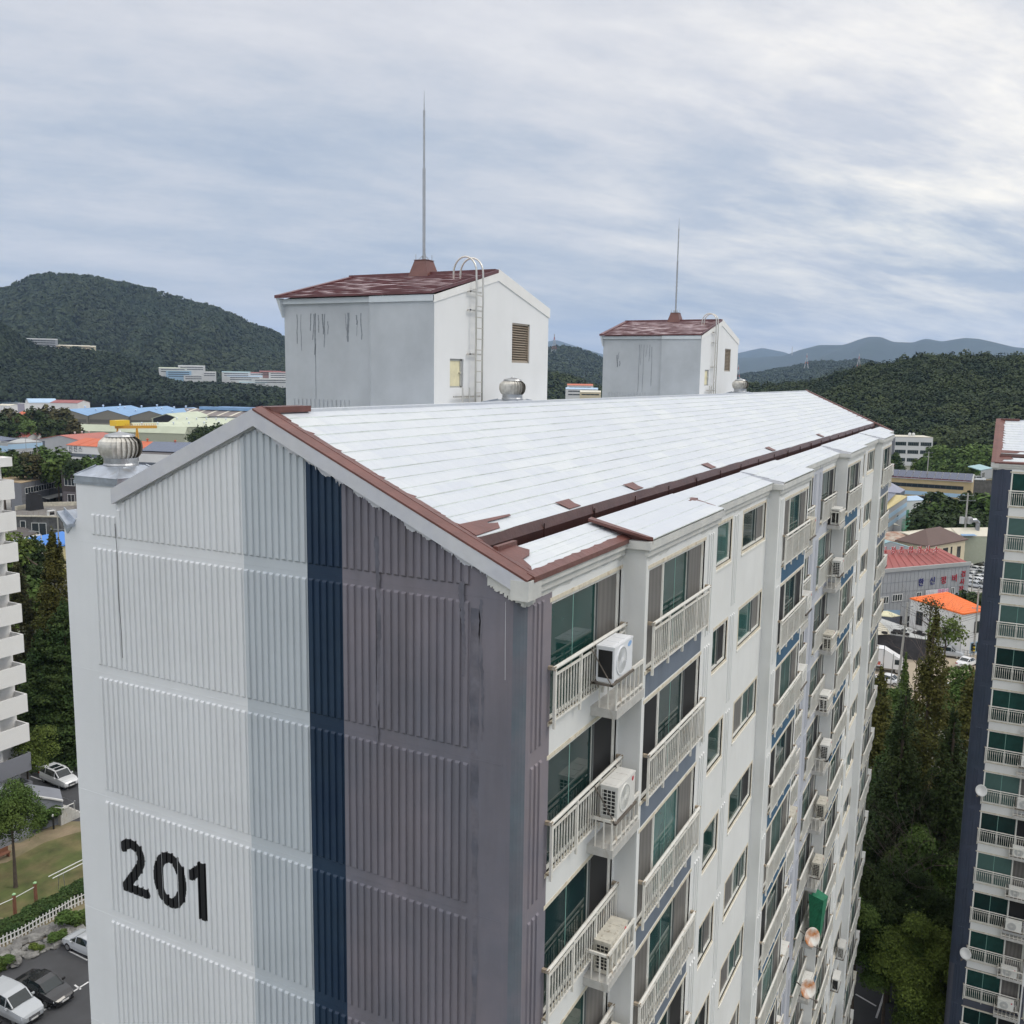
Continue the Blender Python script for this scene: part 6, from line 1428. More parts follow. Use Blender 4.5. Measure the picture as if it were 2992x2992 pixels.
mb = MB(); mb.prism([b.L_(A_ + (B_ - A_) * t + (E2 - A_) * q_ + Vector((0, 0, .3))) for t, q_ in ((0, .5), (0, 1.1), (1, 1.1), (1, .5))], (0, 0, .1)); mb.build('rear_solar_row', solar, b.t)
mb = MB(); mb.beam(Vector(b.L_(E1)), Vector(b.L_(E3)), .4, .5); mb.build('eaves', mat('maroon_eaves', (.13, .02, .03), .6), b.t)
b.win(E1, E3, 2, L_ * .93, 5.4, 6.5, 16, mat('dark_bar', (.05, .05, .06), .5), wing, .04); b.band(E1, E3, 0, L_, 3.2, 4.3, wallblue, 'blue_band')
for f_ in (.50, .63, .77, .9): b.win(E1, E3, L_ * f_, L_ * f_ + 2.6, .2, 3.0, 2, walldb, wing, .04)
p0, p1, p2, p3 = [P(c4(*q), z) for q, z in (((120, 915), 8), ((420, 935), 8), ((465, 905), 8.2), ((330, 835), 9.5))]; b = Bld('solar_roof_block', 'stepped grey solar panels on a low roof beside the last balconies', 'works building', p1); b.roof([[p0, p1, p2, p3, P(c4(100, 835), 9.5)]], mat('grey_solar', (.22, .23, .30), .3), .3); b.walls([p0, p1, p2], walldb)
E1, E3 = P(c4(300, 1090), 8), P(c4(487, 967), 8); L1 = P(c4(60, 1120), 7.6); b = Bld('grey_blue_works', 'grey works with light blue stripes, blue windows and yellow solar roof', 'works building', E1); k_ = P(c4(240, 945), 9.0); k2 = P(c4(440, 955), 8.6)
b.roof([[L1, E1, E3, k2, k_, P(c4(60, 960), 9)]], mat('yellow_roof_edge', (.50, .42, .20), .7), .25); b.roof([[x + Vector((0, 0, .4)) for x in (L1 + (E1 - L1) * .2, E1 + (k_ - E1) * .25, k2 + (k_ - k2) * .3, k_)]], solar, .1, 'solar_array')
b.walls([L1, E1, E3], wallgr); w_ = (E3 - E1).length; b.band(E1, E3, 0, w_, 5.6, 6.6, wallblue, 'blue_band'); b.band(E1, E3, 0, w_, 3.6, 4.6, wallblue, 'blue_band')
for f_, z_ in ((.5, 3.6), (.5, .8), (.05, 3.6), (.05, .8)): b.win(E1, E3, w_ * f_, w_ * f_ + 2.2, z_, z_ + 1.3, 1, walldb, wing)
p1, p2 = P(c4(470, 1010), 5.5), P(c4(655, 1000), 5.5); b = Bld('blue_canopy_shed', 'small white shed with blue roof in front of the dark trees', 'shed', p1); b.roof([[p1, p2, p2 + Vector((6, 3, .6)), p1 + Vector((6, 3, .6))]], rooflight, .3); b.walls([p1, p2], wallw); b.band(p1, p2, 3.5, 7, 0, 3.5, holem, 'doorway')
p1, p2 = P(c4(322, 1225), 3.4), P(c4(420, 1245), 3.4); b = Bld('cream_shed', 'small cream-roofed shed by the green net', 'shed', p1); b.roof([[p1, p2, p2 + Vector((5, 3, .5)), p1 + Vector((5, 3, .5))]], roofcream, .2); b.walls([p1, p2, p2 + Vector((5, 3, .5))], wallw)
# green sports net
netm = mat('green_net_fence', (.03, .26, .14), .8); pp = [P(c4(*q), 0) for q in ((400, 1290), (460, 1215), (520, 1200), (580, 1210), (625, 1240), (632, 1275), (560, 1292), (430, 1302))]
t = thing('net_fence', 'curved bright green net fence round a small yard', 'net fence', (pp[0].x, pp[0].y, 0)); mb = MB()
for a_, b_ in zip(pp, pp[1:]):
    a_, b_ = a_ - pp[0], b_ - pp[0]; n = max(2, int((b_ - a_).length / .45))
    for i in range(n): p = a_ + (b_ - a_) * i / n; mb.box(p.x - .05, p.x + .05, p.y - .05, p.y + .05, 0, 4)
    for z_ in np.arange(.2, 4.1, .45): mb.beam(a_ + Vector((0, 0, z_)), b_ + Vector((0, 0, z_)), .09)
mb.build('net', netm, t); mb = MB(); mb.prism([tuple(p - pp[0]) for p in pp], (0, 0, .08)); mb.build('yard_surface', mat('green_yard', (.10, .24, .14), .8, var=.2), t)
# cream roofs, rusty roof, teal gable, brown hipped house
q = [P(c4(*a), z) for a, z in (((420, 1300), 6), ((560, 1345), 6), ((985, 1342), 6), ((895, 1262), 7), ((700, 1270), 7))]
b = Bld('cream_roof_shed', 'wide cream-roofed shed behind the brown hipped roof', 'shed', q[1]); b.roof([q], roofcream, .25); b.walls([q[1], q[2]], wallgn)
q = [P(c4(*a), z) for a, z in (((982, 1340), 6), ((1300, 1342), 6), ((1300, 1258), 7.4), ((895, 1262), 7.4))]
b = Bld('cream_roof_hall', 'cream-roofed hall with a silver roof duct and square blue sign', 'factory hall', q[0]); b.roof([q], roofcream, .25); b.walls([q[0], q[1]], wallgn); sp = P(c4(1137, 1365), 4.8)
b.roof([[P(c4(*a), 6.35) for a in ((985, 1316), (1110, 1320), (1145, 1336), (1000, 1336))]], roofblue, .05, 'blue_roof_sheet')
mb = MB(); p = Vector(b.L_(P(c4(1142, 1310), 6.4))); mb.tube([p, p + Vector((0, 0, 2.6)), p + Vector((-.6, .6, 3.2)), p + Vector((-1.6, 1.4, 3.2))], .55, 12); mb.build('roof_duct', steel, b.t); CRH = (b, q[0], q[1], sp)
q = [P(c4(*a), z) for a, z in (((250, 1390), 5), ((415, 1388), 5), ((560, 1345), 5.6), ((430, 1295), 6), ((250, 1300), 6))]; b = Bld('rusty_shed', 'shed with streaked rusty roof sheets left of the brown hipped roof', 'shed', q[0]); b.roof([q], roofrust, .2); b.walls([q[0], q[1]], wallgr)
q = [P(c4(*a), z) for a, z in (((150, 1450), 5.2), ((330, 1390), 6.6), ((565, 1462), 5.2), ((480, 1430), 5.4), ((250, 1365), 6.8), ((150, 1380), 6))]; b = Bld('teal_gable_shed', 'shed with pale teal roof behind the red letters', 'shed', q[0]); b.roof([[q[0], q[1], q[4], q[5]], [q[1], q[2], q[3], q[4]]], roofteal, .2); b.walls([q[0], q[1], q[2]], wallgr)
Lf, Fr, Rt = P(c6(295, 1060), 6), P(c6(828, 1160), 6), P(c6(1447, 1046), 6); Bk = Lf + Rt - Fr; r1, r2 = P(c6(735, 995), 8.2), P(c6(1040, 950), 8.2)
c_ = (Lf + Rt) / 2; ax = (Rt - Fr); r1 = lift(c_ - ax * .18, 8.3 * K); r2 = lift(c_ + ax * .18, 8.3 * K)
b = Bld('hipped_house', 'cream house with chocolate brown hipped roof', 'house', Fr, 'houses'); b.roof([[Fr, r1, Lf], [Fr, Rt, r2, r1], [Lf, r1, r2, Bk], [Rt, Bk, r2]], roofhip, .25)
ins = lambda p, f_=.92: lift(c_ + (p - c_) * f_, 5.9 * K); b.walls([ins(Lf), ins(Fr), ins(Rt), ins(Bk)], wallcr, closed=True); w_ = (ins(Rt) - ins(Fr)).length
for s0, s1, z0, z1 in ((.06, .16, 2.6, 4.6), (.27, .34, 2.4, 5), (.38, .52, 1.4, 5), (.60, .64, 2, 5), (.78, .88, 2.6, 4.8)): b.win(ins(Fr), ins(Rt), w_ * s0, w_ * s1, z0, z1, 1, walldk)
w2 = (ins(Fr) - ins(Lf)).length; b.win(ins(Lf), ins(Fr), w2 * .2, w2 * .4, 3, 4.6, 2, walldk); b.band(ins(Fr), ins(Rt), w_ * .25, w_, 1.2, 1.5, slab, 'balcony', 2.4)
# red-roofed garage with lettering
E1, E3 = P(c6(-60, 1560), 8.5), P(c6(1475, 1428), 8.5); A_, B_ = P(c6(-80, 1222), 10), P(c6(1000, 1192), 10)
b = Bld('red_garage', 'vehicle inspection garage with brick-red roof and big lettering on grey walls', 'garage', E1); Rend = P(c6(1475, 1428), 8.5)
d = (E3 - E1); dn = d.normalized(); bk = Vector((-dn.y, dn.x, 0)); bk = bk if bk.dot(CAMP - E1) < 0 else -bk
b.roof([[E1, E3, B_, A_]], roofbrick, .25); b.walls([E1, E3, B_], wallgr); w_ = d.length
for i in range(1, 14): 
    mb = MB(); p, q = E1 + (E3 - E1) * i / 14 + Vector((0, 0, .03)), A_ + (B_ - A_) * i / 14 + Vector((0, 0, .03)); mb.beam(b.L_(p), b.L_(q), .08, .05); mb.build('roof_seam', roofbrick, b.t)
mb = MB()
nn = -bk
for i in range(1, 26):
    p = Vector(b.L_(E1 + d * i / 26)) + nn * .02; mb.beam((p.x, p.y, 0), (p.x, p.y, 8 * K), .03)
for zz in (3.6, 5.1, 6.6): mb.beam(Vector(b.L_(lift(E1, zz * K))) + nn * .02, Vector(b.L_(lift(E3, zz * K))) + nn * .02, .05)
mb.build('wall_joint', mat('wall_joint_grey', (.25, .26, .27), .8), b.t)
mb = MB(); mb.beam(Vector(b.L_(E1)) + nn * .1, Vector(b.L_(E3)) + nn * .1, .3, .7); mb.build('eaves', roofgrey, b.t)
def frac(x): return (x + 60) / 1535 * w_
for x0, x1, z0, z1, n in ((65, 215, 3.5, 4.6, 4), (270, 425, 3.7, 4.8, 4), (645, 720, 3.7, 4.8, 2), (1190, 1250, 3.9, 5.0, 2)): b.win(E1, E3, frac(x0), frac(x1), z0, z1, n)
GAR = (b, E1, E3, w_, nn, dn, frac)
q = [P(c4(*a), z) for a, z in (((150, 1960), 3.0), ((930, 1900), 3.0), ((1055, 1897), 3.0), ((900, 1845), 3.6), ((150, 1900), 3.6))]
b.roof([q], roofbrick, .15, 'lean_to_roof')
# white house with the bright orange roof
q = [P(c5(*a), z) for a, z in (((510, 150), 6.4), ((1012, 300), 6.0), ((1250, 262), 6.0), ((862, 92), 6.6))]
b = Bld('orange_roof_house', 'white two-storey house with bright orange metal roof', 'house', q[1], 'houses'); b.roof([q], roofbright, .22); s2 = lambda p: lift(p + (sum(q, Vector()) / 4 - p) * .03, p.z - .1)
W0, W1, W2 = s2(q[0]), s2(q[1]), s2(q[2]); b.walls([W0, W1, W2], wallw); w_ = (W1 - W0).length
b.win(W0, W1, w_ * .13, w_ * .26, 2.9, 4.8, 2, walldk); b.win(W0, W1, w_ * .46, w_ * .58, 2.8, 4.7, 2, walldk); b.win(W1, W2, 3.2, 6.2, 3, 4.6, 2, walldk); b.win(W1, W2, 2.6, 5.4, .3, 1.8, 2, wallblue)
n = 12; mb = MB()
for i in range(1, n): mb.beam(Vector(b.L_(q[0] + (q[1] - q[0]) * i / n + Vector((0, 0, .02)))), Vector(b.L_(q[3] + (q[2] - q[3]) * i / n + Vector((0, 0, .02)))), .07, .05)
mb.build('roof_seam', roofbright, b.t)
mb = MB(); x = Vector(b.L_(W1)); mb.tube([(x.x - .1, x.y - .1, 0), (x.x - .1, x.y - .1, 5.8)], .07, 6); mb.build('downpipe', wallgr, b.t)
# grey workshop with tyres on its roof
q = [P(c5(*a), z) for a, z in (((330, 492), 3.0), ((700, 545), 3.0), ((640, 480), 3.3), ((250, 345), 3.6), ((190, 345), 3.6), ((100, 480), 3.1))]
b = Bld('tyre_shed', 'low workshop with pale sheet roof strewn with old tyres', 'workshop', q[0]); b.roof([q], roofgrey, .12); b.walls([q[5], q[0], q[1]], mat('black_sheeting', (.045, .045, .05), .9, var=.3, vs=1, bump=1, bs=2))
q = [P(c5(*a), z) for a, z in (((120, 500), 3.2), ((325, 492), 3.1), ((300, 440), 3.4), ((190, 340), 3.7), ((100, 360), 3.7))]; b.roof([q], mat('beige_sheet_roof', (.45, .42, .34), .8, var=.2), .06, 'beige_roof_sheet')
q = [P(c5(*a), z) for a, z in (((160, 310), 3.6), ((340, 330), 3.6), ((420, 318), 3.6), ((300, 272), 4.0), ((190, 275), 4.0))]; b = Bld('yellow_roof_hut', 'small hut with pale yellow sheet roof above the tyre shed', 'hut', q[1]); b.roof([q], mat('pale_yellow_roof', (.58, .56, .38), .8, var=.1), .12); b.walls([q[0], q[1], q[2]], walldb)
q = [P(c5(*a), z) for a, z in (((245, 260), 3.0), ((420, 260), 3.0))]; b = Bld('mural_wall', 'dark workshop wall with light blue paint under the red lean-to', 'workshop wall', q[0]); b.walls(q, wallblue); b.band(q[0], q[1], 3, 4, .4, 2, holem, 'round_opening'); b.band(q[0], q[1], 5, 6, .4, 2, holem, 'round_opening')
tyre = mat('black_tyre', (.012, .012, .013), .8)
mb = MB(); 
for i in range(20):
    a0, a1 = 2 * math.pi * i / 20, 2 * math.pi * (i + 1) / 20
    for (r0, z0, r1, z1) in ((.2, .03, .34, 0), (.34, 0, .36, .10), (.36, .10, .34, .21), (.34, .21, .2, .18), (.2, .18, .2, .03)): mb.face([(r0 * math.cos(a0), r0 * math.sin(a0), z0), (r1 * math.cos(a0), r1 * math.sin(a0), z1), (r1 * math.cos(a1), r1 * math.sin(a1), z1), (r0 * math.cos(a1), r0 * math.sin(a1), z0)])
ty = mb.mesh('tyre', tyre); r = random.Random(6)
TL = ['leftmost old tyre on the beige sheet', 'old tyre at the left of the pale roof', 'old tyre behind the left group', 'tyre in the left group touching its neighbour', 'second tyre in the left group', 'tyre right of the left group', 'single tyre at the upper middle of the roof', 'tyre at the front middle edge', 'tyre left of the right heap', 'lower tyre of the right heap', 'upper tyre of the right heap', 'rightmost tyre near the roof edge']
for i, (x, y) in enumerate(((272, 487), (378, 468), (405, 473), (420, 490), (358, 485), (455, 470), (512, 464), (477, 500), (560, 488), (602, 496), (600, 480), (634, 504))):
    p = P(c5(x, y), 3.12 if i != 10 else 3.33); tag(put('tyre_ring', ty, None, p) if False else put('tyre_ring', ty, None, p + Vector((0, 0, .02))), TL[i], 'tyre', 'old tyres on the workshop roof').scale = (1.35,) * 3
# small works far off between hills and towers
i = 0
for lb, (u, v), D, w_, h_, dp, wm, rm in (('grey building highest on the left ridge', (122, 991), 1330, 36, 15, 14, wallgr, roofgrey), ('cream building right of the grey one on the ridge', (205, 1010), 1330, 46, 9, 14, wallcr, roofcream), ('pale block with stair tower on the ridge', (250, 1012), 1330, 24, 14, 12, wallcr, roofcream),
        ('white low building on the left end of the ridge row', (100, 1014), 1335, 26, 4, 10, wallw, roofgreen), ('small white house right below the ridge row', (310, 1038), 1420, 28, 6, 12, wallw, roofgrey),
        ('light green roofed building at the mountain foot', (505, 1076), 1750, 46, 9, 20, wallw, roofgreen), ('light blue building at the mountain foot', (522, 1084), 1700, 40, 12, 20, wallblue, roofteal), ('white flat building at the mountain foot', (560, 1070), 1800, 46, 12, 20, wallw, roofgrey), ('low white building under the flat white one', (565, 1097), 1650, 30, 8, 15, wallw, roofgrey),
        ('small white house at the mountain foot', (612, 1088), 1750, 22, 9, 15, wallw, roofgrey), ('pale blue roofed row at the mountain foot', (690, 1088), 1800, 50, 9, 20, wallw, roofteal), ('white works before the pale blue row', (715, 1100), 1650, 56, 11, 20, wallw, rooflight), ('long white building left of the near roof tower', (795, 1108), 1500, 60, 9, 20, wallw, roofgrey),
        ('teal-roofed works left of the near roof tower', (740, 1118), 1450, 40, 7, 20, wallw, roofteal), ('brick building far left of the near roof tower', (790, 1086), 1850, 40, 12, 20, mat('far_brick_wall', (.30, .18, .16), .8), roofbrick), ('red-roofed white building touching the near roof tower', (818, 1088), 1800, 40, 13, 20, wallw, roofbrick), ('red and white building above the teal works', (745, 1090), 1850, 36, 8, 16, wallw, roofbrick),
        ('white school-like building between the roof towers', (1633, 1096), 1200, 24, 5, 12, wallw, roofgrey), ('orange-roofed works right of the near roof tower', (1695, 1126), 800, 22, 8, 14, wallw, rooforange), ('blue and white works below the orange roof', (1700, 1137), 760, 26, 7, 10, wallw, rooflight), ('pale low roofs by the far roof tower', (1725, 1146), 720, 16, 5, 10, wallcr, roofcream),
        ('white roof on the right wooded hill', (2880, 1060), 705, 14, 4, 10, wallw, roofgrey), ('pale sheds half hidden in the right woods', (2830, 1125), 640, 26, 5, 12, wallw, roofgrey), ('long dark-roofed building in the right woods', (2925, 1122), 630, 40, 7, 14, wallw, roofbrown)):
    if D > 1400 and u < 900: w_, h_, dp, D = w_ * 1380 / D, h_ * 1380 / D, dp * .6, 1380 - (2000 - D) * .04
    D, w_, h_, dp = D * K, w_ * K, h_ * K, dp * K; p = far(u, v, D); d0 = p - CAMP; d0.z = 0; d0.normalize(); sx = Vector((d0.y, -d0.x, 0)); a_, c_ = p - sx * w_ / 2, p + sx * w_ / 2; b = Bld('far_building', lb, 'building', a_, 'small far buildings'); k_ = d0 * dp
    b.roof([[a_, c_, c_ + k_ + Vector((0, 0, 1.5)), a_ + k_ + Vector((0, 0, 1.5))]], rm, .4); zb = p.z - h_; b.walls([a_, c_, c_ + k_, a_ + k_], wm, z0=zb - 30, closed=True)
    for j in range(max(1, int(h_ / 4))): b.win(a_, c_, w_ * .08, w_ * .92, (p.z - 2.9 - 3.4 * j) / K, (p.z - 1.5 - 3.4 * j) / K, max(3, int(w_ / 5)), wm, wing, .1)
# lattice pylons
pyl = mat('pylon_steel', (.50, .50, .52), .5); pylr = mat('red_pylon_band', (.50, .16, .13), .5)
for i, (u, v, vb, D, lb) in enumerate(((1619, 976, 1030, 2700, 'lattice pylon right beside the near roof tower'), (2508, 1033, 1082, 1500, 'pylon on the middle hill against the mountains'), (2356, 1032, 1070, 2300, 'faint pylon left of the middle hill'), (2156, 1065, 1110, 1500, 'red and white pylon behind the far roof tower'), (2314, 1013, 1035, 5000, 'tiny mast on the blue mountain'), (2820, 1018, 1048, 720, 'thin mast on top of the right wooded hill'))):
    D *= K; p = far(u, v, D); q = far(u, vb, D); hh = p.z - q.z; t = thing('pylon', lb, 'pylon', (q.x, q.y, q.z - hh * .15), 0, 'pylons'); hh *= 1.15; w_ = hh * .13; n = 7; wr = max(.3, D * .00022); mb = MB(); mr = MB()
    def pw(f_): return w_ * max(.10, (1 - f_) ** 1.3) if i < 4 else w_ * .12
    for k in range(n):
        a, b_ = k / n, (k + 1) / n; T = mr if k % 3 == 2 and i < 4 else mb
        for s1 in (-1, 1):
            for s2 in (-1, 1): T.beam((s1 * pw(a), s2 * pw(a), hh * a), (s1 * pw(b_), s2 * pw(b_), hh * b_), wr)
            T.beam((-s1 * pw(a), s1 * pw(a), hh * a), (s1 * pw(b_), s1 * pw(b_), hh * b_), wr * .7); T.beam((s1 * pw(a), -s1 * pw(a), hh * a), (-s1 * pw(b_), -s1 * pw(b_), hh * b_), wr * .7)
    if i < 4:
        for f_ in (.62, .74, .86): mb.beam((-w_ * .8, 0, hh * f_), (w_ * .8, 0, hh * f_), wr)
    mb.build('lattice', pyl, t)
    if mr.f: mr.build('red_section', pylr, t)
# ------------------------------------------------------------------ lettering
def letters(txt, loc, xdir, size, m, name='letter', ext=.05, parent=None, nrm=None, bold=.008, kk=K, **kw):
    c = bpy.data.curves.new('t', 'FONT'); c.body = txt; c.size = size * kk; c.extrude = ext; c.offset = bold; c.align_x = 'CENTER'; c.align_y = 'CENTER'; o = bpy.data.objects.new('t', c); C.objects.link(o)
    bpy.context.view_layer.update(); me = bpy.data.meshes.new_from_object(o.evaluated_get(bpy.context.evaluated_depsgraph_get())); bpy.data.objects.remove(o); me.materials.clear(); me.materials.append(m)
    x = Vector(xdir).normalized(); z = Vector((0, 0, 1)); y = x.cross(z)
    for v in me.vertices: v.co = x * v.co.x + z * v.co.y + y * v.co.z
    return put(name, me, parent, loc, **kw)
ltb = mat('navy_sign_letter', (.02, .02, .16), .6); ltr = mat('red_sign_letter', (.40, .01, .03), .6); ltp = mat('pink_sign_letter', (.65, .18, .35), .6); ltrr = mat('bright_red_letter', (.45, .015, .015), .6); ltw = mat('white_sign_letter', (.75, .75, .75), .6); signb = mat('blue_sign_board', (.22, .32, .55), .6); bann = mat('white_banner', (.78, .76, .76), .7, bump=.5, bs=2)
b, E1, E3, w_, nn, dn, frac = GAR
base = lambda x, z, pr=.12: Vector(b.L_(lift(E1 + dn * frac(x), z * K))) + nn * pr
s = thing('wall_sign', 'big navy and red Korean letters on the grey garage wall', 'sign', b.o)
for ch, x, z_, m_ in (('한', 695, 6.2, ltb), ('신', 875, 6.25, ltb), ('정', 1055, 6.2, ltr), ('비', 1230, 6.35, ltr)): letters(ch, base(x, z_), dn, 1.25, m_, parent=s)
s = thing('entrance_sign', 'vertical red letters and blue plates at the right end of the garage wall', 'sign', b.o)
for ch, x, z_, m_ in (('검', 1368, 6.9, ltr), ('사', 1360, 5.7, ltr), ('장', 1355, 4.55, ltr)): letters(ch, base(x, z_), dn, 1.05, m_, parent=s)
for ch, x in (('입', 1325), ('구', 1400)):
    c_ = base(x, 3.5, .1); mb = MB(); mb.hexa([c_ + dn * sx * .52 + nn * pr + Vector((0, 0, sz * .52)) for sz in (-1, 1) for sx, pr in ((-1, 0), (1, 0), (1, .06), (-1, .06))]); pb = mb.build('sign_plate', signb, s); letters(ch, base(x, 3.5, .2), dn, .7, ltw, parent=pb, ext=.02)
c_ = base(952, 4.5, .25); mb = MB(); n = 12
for i in range(n):
    x0, x1 = -2.85 + 5.7 * i / n, -2.85 + 5.7 * (i + 1) / n; w0, w1 = .05 * math.sin(i * 1.3), .05 * math.sin((i + 1) * 1.3)
    mb.hexa([c_ + dn * x + nn * y + Vector((0, 0, z)) for z in (-.62, .62) for x, y in ((x0, w0), (x1, w1), (x1, w1 + .03), (x0, w0 + .03))])
bn = mb.build('banner', bann, loc=b.o); tag(bn, 'white banner with pink letters hung on the garage wall', 'banner'); letters('한신', base(842, 4.5, .34), dn, .85, mat('faded_letter', (.62, .60, .66), .7), parent=bn, ext=.01); letters('캠핑카', base(1045, 4.55, .34), dn, .85, ltp, parent=bn, ext=.01)
s = thing('roof_sign', 'row of red Korean letters standing on the ridge of the garage', 'sign', b.o)
for i, (ch, x) in enumerate(zip('지정종합검사소', (118, 262, 393, 537, 668, 800, 935))):
    p = P(c6(x, 1262 - i * 2), 9.85); p = Vector(b.L_(p)); letters(ch, p + Vector((0, 0, .45)), dn, 1.15, ltw, parent=s, ext=.03, bold=.04); letters(ch, p + Vector((0, 0, .45)) + nn * .08, dn, 1.15, ltrr, parent=s, ext=.04, bold=.0)
    mb = MB(); mb.beam(p + dn * .3 + Vector((0, 0, -.1)), p + dn * .3 + bk * .0 - nn * .0 + Vector((0, 0, -.75)) - nn * .5, .05); mb.beam(p - dn * .3 + Vector((0, 0, -.1)), p - dn * .3 + Vector((0, 0, -.75)) - nn * .5, .05); mb.build('sign_stay', bracket, s)
b, q0, q1, sp = CRH; dn2 = (q1 - q0).normalized(); n2 = dn2.cross(Vector((0, 0, 1))); n2 = n2 if n2.dot(CAMP - q0) > 0 else -n2
s = thing('square_sign', 'blue square plate with a white character on the cream-roofed hall', 'sign', b.o); p = Vector(b.L_(sp)) + n2 * .3; f_ = (q0 - b.o).dot(n2) ; 
mb = MB(); mb.hexa([p + dn2 * sx * 1.1 + n2 * pr + Vector((0, 0, sz * 1.0)) for sz in (-1, 1) for sx, pr in ((-1, 0), (1, 0), (1, .1), (-1, .1))]); mb.build('sign_plate', signb, s); letters('호', p + n2 * .15, dn2, 1.4, ltw, parent=s, ext=.02)
b, E1, E3 = FREF; d3 = (E3 - E1).normalized(); n3 = d3.cross(Vector((0, 0, 1))); n3 = n3 if n3.dot(CAMP - E1) > 0 else -n3; s = thing('works_sign', 'small dark letters at the left end of the orange-roofed works', 'sign', b.o)
for i, ch in enumerate('신진스'): letters(ch, Vector(b.L_(lift(E1 + d3 * (2.2 + 3.1 * i), 6.4 * K))) + n3 * .1, d3, 2.3, walldb, parent=s)
